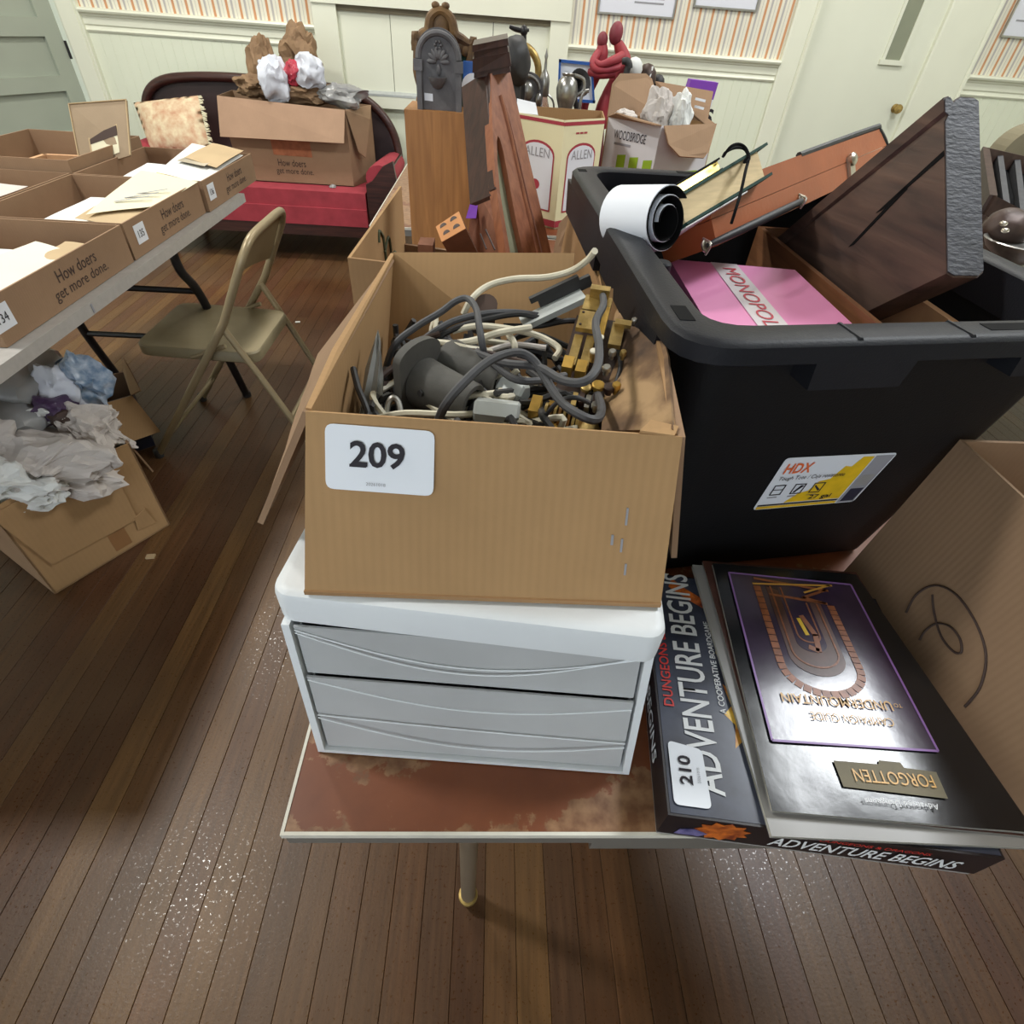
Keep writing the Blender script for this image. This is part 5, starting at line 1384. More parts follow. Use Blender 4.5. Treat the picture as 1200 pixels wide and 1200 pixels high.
for s_ in (0, 1):
    X_ = gl + .01 if s_ == 0 else gr_ - .01
    g.tube([gy(X_, cz + .005), gy(X_ + .004, 1.13), gy(X_ - .003, 1.17), gy(X_, gt)], [.012, .010, .013, .010], 8, 4)
g.tube([gy(gl, gt - .02), gy(gl + .004, gt + .016), gy(gl + .012, gt + .004), gy(cx_ - .05, gt + .014), gy(cx_ - .034, gt + .022), gy(cx_ - .026, gt + .050), gy(cx_, gt + .064), gy(cx_ + .026, gt + .050), gy(cx_ + .036, gt + .020), gy(cx_ + .055, gt + .010), gy(gr_ - .012, gt + .002), gy(gr_ - .004, gt + .014), gy(gr_, gt - .02)], [.007, .009, .010, .013, .013, .012, .010, .012, .013, .012, .009, .009, .008], 8, 4)
for dx_ in (-.013, .013): g.ball(gy(cx_ + dx_, gt + .074), .011, .007, .008, 2)
g.ball(gy(cx_, gt + .030), .024, .008, .034, 3)
for dx_, dz_ in ((-.05, .0), (.05, -.004), (-.03, .004), (.032, .0), (-.066, -.004), (.066, -.010)): g.ball(gy(cx_ + dx_, gt + dz_), .016, .009, .016, 2)
g.out('gilt_moulding', 'gilt', gm, True)
B().box(gl + .018, gr_ - .018, 1.932, 1.940, cz, gt + .01).out('panel', 'green_cl', gm)
bc = thing('blue_dial_clock', 'blue and white box clock with one dark hand, squeezed behind plaque and clock case', 'clock', (-.06, 1.90, cz))
B().box(-.092, -.03, 1.885, 1.915, cz, 1.20).bevel(.003).out('case_body', 'blue', bc)
B().lathe([(.030, 0), (.030, .002)], (-.066, 1.885, 1.147), 24, (0, -1, 0)).out('dial', 'sticker', bc)
B().obox((-.068, 1.8815, 1.150), (.0015, 0, 0), (0, .0006, 0), (.004, 0, .012)).out('hand', 'ink', bc)

# ================================================================ BACK TABLE
# six-sided cream carton
hv = [V((0.2198,2.1200,1.0585)), V((0.3667,2.2400,1.0734)), None, None, None, V((0.0682,2.2400,1.0864))]
hz = 1.06
H6 = [(hv[0].x, hv[0].y), (hv[1].x, hv[1].y), (hv[1].x + .02, hv[1].y + .20), (hv[0].x + .03, hv[0].y + .32), (hv[5].x - .02, hv[5].y + .20), (hv[5].x, hv[5].y)]
hx = thing('carton', 'six-sided cream carton with crimson bands and arched labels, open, behind the clock case', 'carton', (H6[0][0], H6[0][1] + .16, TZ))
for i in range(6):
    a, c = H6[i], H6[(i + 1) % 6]
    mt = 'cream_bx' if i in (0, 5) else 'kraft_in'
    B().panel([(*a, TZ + .0015), (*c, TZ + .0015), (*c, hz), (*a, hz)], .004).out('side_panel', mt, hx)
B().panel([(*H6[i], TZ + .006) for i in range(6)], .004).out('bottom', 'kraft_in', hx)
def hdec(i, pts, mat, nm, e=.0008, t=.0004):
    a, c = V((*H6[i], TZ)), V((*H6[(i + 1) % 6], TZ))
    u = c - a; n = V((u.y, -u.x, 0)).normalized()
    return B().prism([a + u * p[0] + V((0, 0, (hz - TZ) * p[1])) + n * e for p in pts], n * t).out(nm, mat, hx)
def arch_pts(s_):
    return [(.5 - .36 * s_, .40 - .24 * s_), (.5 + .36 * s_, .40 - .24 * s_)] + [(.5 + .36 * s_ * math.cos(PI * k / 12), .48 + .2 * s_ + (.12 * s_) * math.sin(PI * k / 12)) for k in range(13)]
for i in (5, 0):
    hdec(i, [(0, .955), (1, .955), (1, .985), (0, .985)], 'crimson', 'band_print')
    hdec(i, [(0, .02), (1, .02), (1, .085), (0, .085)], 'crimson', 'band_print')
    hdec(i, arch_pts(1), 'crimson', 'label_print', .0008)
    hdec(i, arch_pts(.93), 'sticker', 'label_print', .0014)
    a, c = V((*H6[i], TZ)), V((*H6[(i + 1) % 6], TZ))
    u = (c - a); n = V((u.y, -u.x, 0)).normalized()
    text('ALLEN', a + u * .24 + V((0, 0, .21)) + n * .002, u, (0, 0, 1), 'ink_gr', hx, w=u.length * .52, h=.026)
    hdec(i, [(.5 + .10 * math.cos(2 * PI * k / 14), .40 + .05 * math.sin(2 * PI * k / 14)) for k in range(14)], 'crimson', 'emblem_print', .0020)
a, c = V((*H6[0], TZ)), V((*H6[1], TZ)); u = c - a; n = V((u.y, -u.x, 0)).normalized()
for k in range(3):
    hdec(0, [(.30 + k * .1, .88), (.38 + k * .1, .88), (.38 + k * .1, .895), (.30 + k * .1, .895)], 'crimson', 'small_print')
B().panel([(*H6[5], hz), (H6[5][0] + .07, H6[5][1] - .03, hz), (H6[5][0] + .06, H6[5][1] - .01, hz + .03), (H6[5][0] - .0, H6[5][1] + .02, hz + .035)], .003).out('flap', 'sticker', hx)

# white wine carton with open flaps
w0 = V((0.5763,2.3000,1.0422)); wl_ = V((0.4112,2.4600,1.0388)); wr_ = V((0.8193,2.4600,1.0091))
wz = .985
wv = [V((w0.x, w0.y, TZ)), V((wr_.x, wr_.y, TZ)), V((wr_.x + wl_.x - w0.x, wr_.y + wl_.y - w0.y, TZ)), V((wl_.x, wl_.y, TZ))]
wz = w0.z
wc = thing('carton', 'white carton with lime green squares and open flaps, right of the six-sided carton', 'carton', (wv[0] + wv[2]) / 2)
for i in range(4):
    a, c = wv[i], wv[(i + 1) % 4]
    B().panel([a, c, (c.x, c.y, wz), (a.x, a.y, wz)], .004).out('side_panel', 'wine_bx' if i in (0, 3) else 'kraft', wc)
B().panel([p + V((0, 0, .05)) for p in wv], .004).out('bottom', 'kraft', wc)
def wq(i, u, v, e=.001):
    a, c = wv[i], wv[(i + 1) % 4]
    d = c - a; n = V((d.y, -d.x, 0)).normalized()
    return a + d * u + V((0, 0, (wz - TZ) * v)) + n * e
for u in (.98 - .18, .98 - .44, .98 - .68):
    B().prism([wq(3, u - .0, .34), wq(3, u + .16, .34), wq(3, u + .16, .66), wq(3, u, .64)], wq(3, u, .3, .0014) - wq(3, u, .3)).out('square_print', 'lime', wc)
for u in (.08, .36, .64):
    B().prism([wq(0, u, .32), wq(0, u + .20, .32), wq(0, u + .20, .52), wq(0, u, .52)], wq(0, u, .3, .0014) - wq(0, u, .3)).out('square_print', 'lime', wc)
text('WOODBRIDGE', wq(3, .18, .80, .0016), wv[0] - wv[3], (0, 0, 1), 'ink', wc, w=(wv[0] - wv[3]).length * .60, h=.028)
B().prism([wq(3, .20, .74), wq(3, .52, .74), wq(3, .52, .765), wq(3, .20, .765)], wq(3, .2, .3, .0014) - wq(3, .2, .3)).out('small_print', 'ink_gr', wc)
def wt(i): return V((wv[i].x, wv[i].y, wz))
B().panel([wt(3), wt(2), V((0.6070,2.7200,1.1457)), V((0.5757,2.7000,1.1609)), V((0.4551,2.5800,1.1617)), V((0.4220,2.5200,1.1344))], .004).out('flap', 'kraft_dk', wc)
B().panel([wt(1), wt(2), V((0.6131,2.6800,1.1410)), V((0.8108,2.5600,1.1307)), V((0.7880,2.4700,1.0352))], .004).out('flap', 'kraft_dk', wc)
B().panel([wt(0) + V((.008, 0, 0)), wt(1), V((0.7831,2.3600,0.9686)), V((0.7640,2.3400,0.9496)), V((0.6515,2.2600,0.9619)), V((0.6033,2.2600,0.9947))], .004).out('flap', 'kraft_dk', wc)
B().panel([wt(3), wt(0), V((0.5452,2.2600,1.0479)), V((0.4845,2.3200,1.0518)), V((0.4296,2.4000,1.0592))], .004).out('flap', 'kraft_dk', wc)
decal([(0.5983,2.6200,1.1214), (0.6260,2.6100,1.1212), (0.6246,2.6100,1.1133), (0.5968,2.6200,1.1135)], 'sticker', wc, 'tape_strip', .004)
decal([(0.5949,2.6100,1.0986), (0.6194,2.6000,1.0983), (0.6180,2.6000,1.0903), (0.5934,2.6100,1.0907)], 'sticker', wc, 'tape_strip', .004)
decal([(0.7368,2.5200,1.1122), (0.7711,2.5000,1.1084), (0.7702,2.5000,1.1007), (0.7358,2.5200,1.1045)], 'sticker', wc, 'tape_strip', .004)
decal([(0.7373,2.5100,1.0902), (0.7685,2.4900,1.0863), (0.7676,2.4900,1.0786), (0.7363,2.5100,1.0825)], 'sticker', wc, 'tape_strip', .004)
def tissue(c, r, seed, mat, lab, name='crumpled_paper', amt=.45, cat='paper', sub=4, group=None, smooth=False):
    return tag(B().crumple(c, r, seed, amt, sub).out(name, mat, None, smooth), lab, cat, group)
tissue((0.5992,2.4800,1.0599), (.048, .04, .07), 3, 'newsprint', 'pale pink crumpled tissue standing in the white carton, left of two')
tissue((0.6800,2.4600,1.0641), (.038, .035, .07), 5, 'paper_w', 'white crumpled tissue standing in the white carton, right of two')
tissue((0.4756,2.4400,1.0498), (.035, .03, .02), 8, 'newsprint', 'small tissue knot at the left rim of the white carton', sub=3)
pc_ = thing('packet', 'white packet with a purple top and a black S, behind the white carton', 'packet', (0.8845,2.8000,0.9294))
v0, v1, v2, v3 = V((.735, 2.80, TZ + .002)), V((.868, 2.80, TZ + .002)), V((0.8993,2.8000,1.1431)), V((0.7848,2.8000,1.1475))
m0, m1 = v0.lerp(v3, .86), v1.lerp(v2, .86)
B().prism([v0, v1, m1, m0], (0, .05, 0)).out('packet_body', 'sticker', pc_)
B().prism([m0, m1, v2, v3], (0, .05, 0)).out('top_band', 'purple', pc_)
text('S', V((0.8772,2.7980,1.0022)), (1, 0, 0), (0, 0, 1), 'ink', pc_, h=.055, bold=.03)

# embracing couple in red stoneware
sc = thing('sculpture', 'red stoneware sculpture of two slender embracing figures, behind the cream carton', 'sculpture', (0.4149,2.8600,0.8785))
g = B()
g.tube([(0.4659,2.8600,0.9594), (0.4535,2.8600,1.0098), (0.4662,2.8600,1.0631), (0.4931,2.8600,1.1128), (0.5094,2.8600,1.1579), (0.5055,2.8600,1.1953), (0.4758,2.8600,1.2409)], [.038, .034, .030, .034, .036, .030, .017], 12, 5)
g.tube([(0.3660,2.8600,0.9538), (0.3611,2.8600,1.0135), (0.3743,2.8600,1.0722), (0.3949,2.8600,1.1239), (0.4088,2.8600,1.1684), (0.4164,2.8600,1.2061), (0.4146,2.8600,1.2373)], [.032, .028, .024, .026, .029, .027, .015], 12, 5)
g.tube([(0.4923,2.8100,1.2021), (0.4462,2.7800,1.1853), (0.4075,2.7800,1.1727), (0.3869,2.7900,1.1814)], [.018, .015, .012, .010], 10, 5)
g.tube([(0.3985,2.8300,1.2063), (0.3786,2.8000,1.1778), (0.3966,2.7800,1.1562), (0.4720,2.7900,1.1652), (0.4929,2.8100,1.1812)], [.015, .015, .013, .012, .010], 10, 5)
g.tube([(0.3674,2.8100,1.1474), (0.4139,2.7900,1.1433), (0.4698,2.8000,1.1485)], [.015, .016, .015], 10, 5)
g.out('bodies', 'sculpt', sc, True)
B().ball((0.4638,2.8600,1.2683), .027, .028, .037, 3, M.Rotation(.12, 4, 'Y')).out('head', 'sculpt_d', sc, True)
B().ball((0.4132,2.8600,1.2450), .021, .023, .027, 3).out('head', 'sculpt_d', sc, True)
bs0 = V((0.4178,2.8600,0.9567))
B().lathe([(.075, TZ - bs0.z), (.075, TZ - bs0.z + .02), (.055, -.02), (.05, .012)], (bs0.x, bs0.y, bs0.z), 24).out('base', 'sculpt_d', sc, True)

# corkscrew-like stand, brass ring, arched bust, cruet, pitcher, horn, blue frame, hats
st_ = thing('iron_stand', 'black iron post with a winged handle, above the grey arched bust', 'stand', (.075, 2.55, TZ))
p0 = V((0.0956,2.5500,1.1210)); p1 = V((0.0886,2.5500,1.2598))
B().tube([(p0.x, 2.55, TZ + .02), p0, p1], .009, 10, 2).out('post', 'blk_steel', st_, True)
B().tube([(0.0372,2.5500,1.2680), (0.0584,2.5500,1.2625), (0.0886,2.5500,1.2598), (0.1064,2.5500,1.2631)], [.005, .008, .008, .004], 8, 4).out('handle', 'blk_steel', st_, True)
B().ball(p1, .014, .014, .016, 2).out('finial', 'blk_steel', st_, True)
B().lathe([(.06, 0), (.06, .008), (.03, .018), (.012, .03)], (p0.x, 2.55, TZ), 24).out('base', 'blk_steel', st_, True)
hp_ = thing('black_helmet', 'black dented helmet-shaped object beside the crown of the clock case', 'helmet', (0.0640,2.4500,1.1383))
hc = V((0.0614,2.4500,1.1800))
B().crumple(hc, (.052, .05, .068), 21, .12, 4, 1.2).out('shell', 'black_r', hp_, True)
B().tube([(hc.x, hc.y, hc.z - .05), (hc.x, hc.y, TZ + .01)], [.02, .03], 12, 1).out('pedestal', 'black_r', hp_, True)
rg = V((0.0782,2.6600,1.1402))
ring_ = thing('brass_hoop', 'brass hoop standing behind the black helmet', 'hoop', rg)
B().tube([rg + V((.078 * math.cos(2 * PI * k / 28), 0, .078 * math.sin(2 * PI * k / 28))) for k in range(28)], .013, 10, 1, True).out('hoop', 'brass', ring_, True)
B().box(rg.x - .03, rg.x + .03, rg.y - .02, rg.y + .02, TZ, rg.z - .07).out('foot', 'walnut', ring_)
ab = thing('arched_bust', 'grey arched pewter relief with a face, behind the cream carton', 'relief', (0.1189,2.6200,1.0577))
ac = V((0.1152,2.6000,1.0956))
def apts(r, y): return [(ac.x - r, y, TZ + .004), (ac.x + r, y, TZ + .004)] + [(ac.x + r * math.cos(PI * k / 14), y, ac.z + r * .85 * math.sin(PI * k / 14)) for k in range(15)]
B().prism(apts(.060, 2.62), (0, -.02, 0)).bevel(.004, 2).out('plate', 'iron', ab, True)
B().tube([(ac.x + .045 * math.cos(PI * k / 14), 2.598, ac.z + .038 * math.sin(PI * k / 14)) for k in range(15)], .006, 8, 1).out('arch_rim', 'silver', ab, True)
B().ball((ac.x, 2.60, ac.z - .008), .026, .014, .034, 2).out('face', 'silver', ab, True)
for s_ in (-1, 1): B().ball((ac.x + s_ * .045, 2.60, ac.z - .03), .013, .012, .024, 2).out('scroll', 'silver', ab, True)
def cruet(px_, Y_, pz_, top, lab):
    c = V((px_, Y_, TZ))
    t = thing('cruet_stand', lab, 'cruet', c)
    h = top - TZ
    B().lathe([(.040, 0), (.040, .008), (.015, .02), (.010, h * .30), (.02, h * .34)], c, 18).out('base', 'silver', t, True)
    B().lathe([(.02, h * .34), (.034, h * .42), (.034, h * .58), (.016, h * .70), (.014, h * .72)], c, 18).out('bottle', 'glass', t, True)
    B().lathe([(.016, h * .70), (.020, h * .71), (.020, h * .80), (.015, h * .84), (.006, h * .87), (.004, h * .93), (.007, h * .95), (.004, h * .97), (.0, h)], c, 18).out('stopper', 'silver', t, True)
    for s_ in (-1, 1):
        B().tube([c + V((s_ * .016, 0, h * .36)), c + V((s_ * .045, 0, h * .5)), c + V((s_ * .042, 0, h * .66)), c + V((s_ * .014, 0, h * .72))], .004, 6, 5).out('arm', 'silver', t, True)
    return t
tp_ = V((0.1788,2.6200,1.2168))
cruet(tp_.x, 2.62, 0, tp_.z, 'tall silver and glass cruet with spired stopper, left of the blue-framed picture')
pt = thing('pitcher', 'round silver pitcher in front of the blue-framed picture', 'pitcher', (0.2637,2.5200,1.0702))
pc = V((0.2574,2.5200,1.1201))
B().lathe([(.03, TZ - pc.z), (.036, TZ - pc.z + .01), (.024, -.075), (.036, -.04), (.040, -.010), (.033, .014), (.020, .026), (.024, .034), (.020, .034), (.016, .026)], pc, 22).out('pitcher_body', 'silver', pt, True)
B().tube([pc + V((.036, 0, -.03)), pc + V((.060, 0, -.01)), pc + V((.056, 0, .02)), pc + V((.022, 0, .03))], .006, 8, 5).out('handle', 'silver', pt, True)
B().tube([pc + V((.052, -.02, -.12)), pc + V((.052, -.02, -.04)), pc + V((.062, -.02, -.015)), pc + V((.078, -.02, -.01))], .006, 8, 5).out('spout', 'silver', pt, True)
hr_ = thing('horn_bell', 'dark flared horn bell leaning at the right of the silver pitcher', 'horn', (0.3119,2.5600,1.0999))
B().lathe([(.010, -.07), (.014, -.03), (.028, -.008), (.044, 0), (.042, -.002), (.024, -.014), (.009, -.06)], V((0.3079,2.5600,1.1274)), 22, (.35, -.85, .35)).out('bell', 'black_r', hr_, True)
B().tube([V((0.3079,2.5600,1.1274)) - V((.35, -.85, .35)) * .06, (.375, 2.66, .88), (.375, 2.66, TZ + .01)], .010, 8, 4).out('stem', 'black_r', hr_, True)
bf_ = thing('framed_picture', 'blue-framed picture with a white tag, leaning behind the silver pitcher', 'picture', (0.3177,2.8000,1.0461))
a0, a1, a2, a3 = V((0.2501,2.8000,1.0480)), V((0.4064,2.8000,1.0483)), V((0.3752,2.8000,1.1776)), V((0.2417,2.8000,1.1805))
B().prism([a0, a1, a2, a3], (0, .012, 0)).out('backing', 'sticker', bf_)
for (s0, s1, d) in ((a0, a3, V((.008, 0, 0))), (a1, a2, V((-.008, 0, 0))), (a3, a2, V((0, 0, -.010))), (a0, a1, V((0, 0, .010)))):
    B().prism([s0, s1, s1 + d, s0 + d], (0, -.008, 0)).out('frame_bar', 'blue', bf_)
decal([(0.2646,2.7970,1.1583), (0.2887,2.7970,1.1570), (0.2904,2.7970,1.1438), (0.2662,2.7970,1.1451)], 'sticker', bf_, 'tag', .002)
B().tube([(a0.x + .09, 2.81, a0.z), (a0.x + .09, 2.90, TZ + .004)], .006, 6, 1).out('strut', 'walnut', bf_)
def ornament(name, lab, c, r, mt, stripe=None):
    c = V(c)
    t = thing(name, lab, 'ornament', (c.x, c.y, TZ))
    B().lathe([(r[0] * .5, TZ - c.z), (r[0] * .55, TZ - c.z + .01), (r[0] * .3, -r[2] * 1.1), (r[0] * .8, -r[2] * .7), (r[0], -.1 * r[2]), (r[0] * .86, r[2] * .5), (r[0] * .45, r[2] * .9), (0, r[2])], c, 20).out('ornament_body', mt, t, True)
    if stripe: B().tube([c + V((-r[0] * .1, -r[0], -r[2] * .5)), c + V((.1 * r[0], -r[0] * .95, 0)), c + V((.35 * r[0], -r[0] * .5, r[2] * .8))], .004, 6, 4).out('stripe', stripe, t, True)
    return t
ornament('china_bonnet', 'white rounded china ornament right of the red sculpture', (0.5455,2.8000,1.1689), (.034, .03, .036), 'paper_w')
ornament('dark_dome', 'dark dome with a white stripe, standing behind the flaps of the white carton', (0.6135,2.8600,1.1363), (.042, .038, .05), 'mech', 'paper_w')
ornament('black_dome', 'small black dome at the right of the white-striped one', (0.6749,2.9000,1.1258), (.028, .024, .026), 'black_r')
bh = thing('black_hook', 'black curved hook right of the red sculpture', 'hook', (.50, 2.74, TZ))
B().tube([V((0.4830,2.7400,1.1894)), V((0.5029,2.7400,1.1906)), V((0.5137,2.7400,1.1705)), V((0.5056,2.7400,1.1438)), V((.478, 2.74, TZ + .012))], [.010, .014, .015, .012, .012], 10, 5).out('hook_body', 'black_r', bh, True)
B().lathe([(.035, 0), (.035, .008), (.012, .016)], (.478, 2.74, TZ), 16).out('base', 'black_r', bh, True)

# ================================================================ RIGHT BACKGROUND TABLE
rt = thing('side_table', 'dark table at the far right, carrying the slatted tray', 'table', (1.9, 2.1, 0))
B().box(1.25, 2.9, 1.35, 2.75, .72, .75).bevel(.004).out('tabletop', 'walnut', rt)
for lx, ly in ((1.32, 1.42), (2.83, 1.42), (1.32, 2.68), (2.83, 2.68)):
    B().lathe([(.018, 0), (.022, .4), (.03, .72)], (lx, ly, 0), 12).out('leg', 'walnut', rt, True)
tr = thing('slatted_tray', 'dark wooden tray with slanting dividers, at the right behind the timber', 'tray', (2.0, 2.2, .75))
a0, a1 = V((1.9527,2.5500,0.9886)), V((2.3098,2.5500,0.9488))
b0, b1 = V((1.7252,2.1000,0.9057)), V((2.0824,2.1000,0.7992))
B().hexa([b0 - V((0, 0, .03)), b1 - V((0, 0, .03)), a1 - V((0, 0, .03)), a0 - V((0, 0, .03)), b0 - V((0, 0, .02)), b1 - V((0, 0, .02)), a1 - V((0, 0, .02)), a0 - V((0, 0, .02))]).out('bottom', 'black', tr)
def rail_(p, q, w, h, mat='mech', nm='side'):
    p, q = V(p), V(q); d = (q - p).normalized(); s_ = d.cross(V((0, 0, 1))).normalized() * w
    return B().hexa([p - s_ - V((0, 0, .03)), q - s_ - V((0, 0, .03)), q + s_ - V((0, 0, .03)), p + s_ - V((0, 0, .03)), p - s_ + V((0, 0, h)), q - s_ + V((0, 0, h)), q + s_ + V((0, 0, h)), p + s_ + V((0, 0, h))]).bevel(.003, 1).out(nm, mat, tr)
rail_(a0, a1, .018, .03); rail_(b0, b1, .012, .03); rail_(a0, b0, .012, .03); rail_(a1, b1, .012, .03)
for k in (.2, .42, .64, .86): rail_(a0.lerp(a1, k), b0.lerp(b1, k), .010, .02, 'grey_r', 'divider')
for p in (a0, a1, b0, b1): B().tube([(p.x, p.y, .752), p - V((0, 0, .03))], .014, 8, 1).out('leg', 'mech', tr)
arp = thing('arched_box', 'olive brown arched case at the right picture edge, in front of the wainscot', 'case', (2.75, 2.95, 0))
ac2 = V((2.4887,2.9500,0.9287))
B().prism([(ac2.x - .14, 2.95, .0), (ac2.x + .14, 2.95, .0)] + [(ac2.x + .14 * math.cos(PI * k / 16), 2.95, ac2.z + .14 * math.sin(PI * k / 16)) for k in range(17)], (0, .10, 0)).bevel(.006, 2).out('arched_case', 'olive', arp)
mtl = thing('metal_fitting', 'shiny brown metal fitting with two bright studs, at the right behind the timber', 'fitting', (1.33, 1.5, .752))
mc = V((1.3169,1.5000,0.9680))
B().crumple(mc, (.060, .05, .045), 31, .10, 4, 1.3).out('fitting_shell', 'mech', mtl, True)
B().ball(V((1.2480,1.4400,0.9920)), .010, .008, .006, 2).out('stud', 'chrome', mtl, True)
B().ball(V((1.2626,1.4400,0.9773)), .010, .008, .006, 2).out('stud', 'chrome', mtl, True)
B().tube([(mc.x, mc.y, .752), mc], [.04, .03], 12, 1).out('foot', 'mech', mtl, True)
sil = thing('silver_dish', 'brown and silver dish low at the right picture edge', 'dish', (1.42, 1.42, .75))
sc_ = V((1.3080,1.4200,0.9461))
B().lathe([(.03, .752 - sc_.z), (.035, -.03), (.07, -.008), (.085, .012), (.080, .014), (.06, 0), (0, -.004)], sc_, 24).out('dish_body', 'silver', sil, True)

# ================================================================ LEFT TABLE WITH TRAYS
lt = thing('folding_table', 'white plastic folding table with black steel legs, at left, carrying cardboard trays', 'table', (-1.33, 1.42, 0))
B().box(-1.72, -.945, .55, 2.36, .712, .74).bevel(.008, 3).out('tabletop', 'table_w', lt, True)
B().box(-.954, -.943, 1.30, 1.305, .716, .736).out('seam', 'ink_gr', lt)
for Yl, s_ in ((2.02, 1), (.55, -1)):
    for X_ in (-1.05, -1.55):
        B().tube([(X_, Yl - s_ * .10, .70), (X_, Yl - s_ * .09, .60), (X_ , Yl - s_ * .03, .52), (X_, Yl + s_ * .01, .42), (X_, Yl + s_ * .02, .30), (X_, Yl + s_ * .10, .02)], .015, 10, 5).out('leg', 'blk_steel', lt, True)
        B().lathe([(.018, 0), (.018, .022)], (X_, Yl + s_ * .105, 0), 12).out('foot', 'black_r', lt, True)
    for z_, dy in ((.50, -.02), (.30, .02)):
        B().tube([(-1.05, Yl + s_ * dy, z_), (-1.55, Yl + s_ * dy, z_)], .011, 8, 1).out('crossbar', 'blk_steel', lt, True)
def tray(x0, x1, y0, y1, label, h=.092, txt=True, tag_=None, slope=.0):
    z = .7415
    t = thing('cardboard_tray', label, 'tray', ((x0 + x1) / 2, (y0 + y1) / 2, z))
    B().box(x0, x1, y0, y1, z, z + .004).out('bottom', 'kraft_dk', t)
    B().box(x1 - .004, x1, y0, y1, z + .004, z + h).out('side_wall', 'kraft_dkY', t)
    B().box(x0, x0 + .004, y0, y1, z + .004, z + h).out('side_wall', 'kraft_dkY', t)
    B().box(x0 + .004, x1 - .004, y0, y0 + .004, z + .004, z + h).out('end_wall', 'kraft_dk', t)
    B().box(x0 + .004, x1 - .004, y1 - .004, y1, z + .004, z + h).out('end_wall', 'kraft_dk', t)
    if txt:
        L_ = y1 - y0
        text('How doers', (x1, y0 + L_ * .42, z + h * .54), (0, 1, 0), (0, 0, 1), 'ink_br', t, w=L_ * .30, h=.026, bold=.006)
        text('get more done.', (x1, y0 + L_ * .36, z + h * .14), (0, 1, 0), (0, 0, 1), 'ink_br', t, w=L_ * .42, h=.030, bold=.004)
    if tag_:
        ty, tb = tag_
        o = B().prism([(x1 + .0008, ty, z + .028), (x1 + .0008, ty + .055, z + .028), (x1 + .0008, ty + .055, z + .075), (x1 + .0008, ty, z + .075)], (.0004, 0, 0)).out('tag', 'sticker', t)
        text(tb, (x1 + .0014, ty + .013, z + .042), (0, 1, 0), (0, 0, 1), 'ink', o, w=.030, h=.018)
    return t
tray(-1.375, -.975, 1.060, 1.580, 'cardboard tray with loose white sheets, right row, nearest the camera', tag_=(1.058, '134'))
tray(-1.375, -.975, 1.590, 2.075, 'cardboard tray tagged 135 with cream sheets, middle of the right row', tag_=(1.63, '135'))
tray(-1.375, -.965, 2.085, 2.57, 'cardboard tray tagged 136 holding prints and photo mount, right row, farthest from camera', tag_=(2.11, '136'))
tray(-1.785, -1.385, 1.08, 1.60, 'cardboard tray at the left picture edge, beside the nearest of the right row', txt=False)
tray(-1.785, -1.385, 1.61, 2.09, 'cardboard tray with a grey sheet, left row, middle', txt=False)
tray(-1.80, -1.385, 2.10, 2.58, 'cardboard tray with a small wooden frame, left row, farthest', h=.125, txt=False)
def sheet_(pts, mat, lab, bend=.004, name='paper_sheet', cat='paper'):
    s_ = (sum((V(p) for p in pts), V()) / 4)
    o = B().quadsheet(*pts, 10, 10, lambda u, v: bend * (math.sin(PI * u * 1.2 + 1) + .6 * math.sin(PI * v * 1.5)), .0006).out(name, mat, None, True)
    return tag(o, lab, cat)
sheet_([(-1.33, 1.18, .775), (-1.00, 1.17, .775), (-1.03, 1.50, .79), (-1.34, 1.47, .79)], 'paper_w', 'white sheet lying in the nearest tray')
sheet_([(-1.25, 1.22, .783), (-1.06, 1.15, .783), (-.995, 1.44, .80), (-1.16, 1.51, .803)], 'paper', 'off-white folded sheet on top in the nearest tray')
sheet_([(-1.10, 1.40, .79), (-1.0, 1.40, .79), (-.99, 1.52, .80), (-1.10, 1.53, .80)], 'paper_t', 'tan slip at the corner of the nearest tray')
B_ = tag(B().obox((-1.33, 1.27, .80), (.05, 0, 0), (0, .035, 0), (0, 0, .008)).bevel(.002).out('small_book', 'olive'), 'small olive book on the sheets in the nearest tray', 'book')
sheet_([(-1.30, 1.66, .775), (-1.0, 1.63, .775), (-1.02, 1.93, .805), (-1.26, 1.95, .80)], 'paper_w', 'white sheet lying flat in the tray tagged 135')
sheet_([(-1.18, 1.72, .80), (-.985, 1.66, .80), (-.985, 1.98, .812), (-1.13, 1.98, .83)], 'paper_t', 'tan sheet under the cream letter in the tray tagged 135')
lt_ = sheet_([(-1.145, 1.72, .812), (-.985, 1.84, .822), (-.965, 2.06, .842), (-1.115, 2.02, .868)], 'paper_y', 'cream letter with a few typed lines, on top in the tray tagged 135', .003, 'letter')
for k in range(3):
    B().prism([V((-1.10 + .012 * k, 1.80 + .035 * k, .8305 + .0025 * k)) + q for q in (V((0, 0, 0)), V((.075, .055, .006)), V((.072, .060, .0065)), V((-.003, .005, .0005)))], (0, 0, .0004)).out('typed_line', 'ink_gr', lt_)
tag(B().obox((-1.205, 1.70, .796), (.03, .006, 0), (-.001, .005, 0), (0, 0, .004)).out('pen', 'paper_t'), 'tan pencil stub on the flat white sheet in the tray tagged 135', 'pencil')
sheet_([(-1.30, 2.15, .79), (-1.07, 2.13, .80), (-1.05, 2.33, .82), (-1.27, 2.36, .82)], 'paper_w', 'white folded print at the left in the tray tagged 136')
sheet_([(-1.20, 2.12, .80), (-.99, 2.11, .805), (-1.01, 2.30, .82), (-1.18, 2.30, .82)], 'yellow', 'yellow and white brochure under the prints in the tray tagged 136')
pr = sheet_([(-1.16, 2.20, .825), (-.985, 2.12, .822), (-.97, 2.50, .842), (-1.17, 2.54, .86)], 'paper_w', 'grey white landscape print on top in the tray tagged 136', .002, 'print')
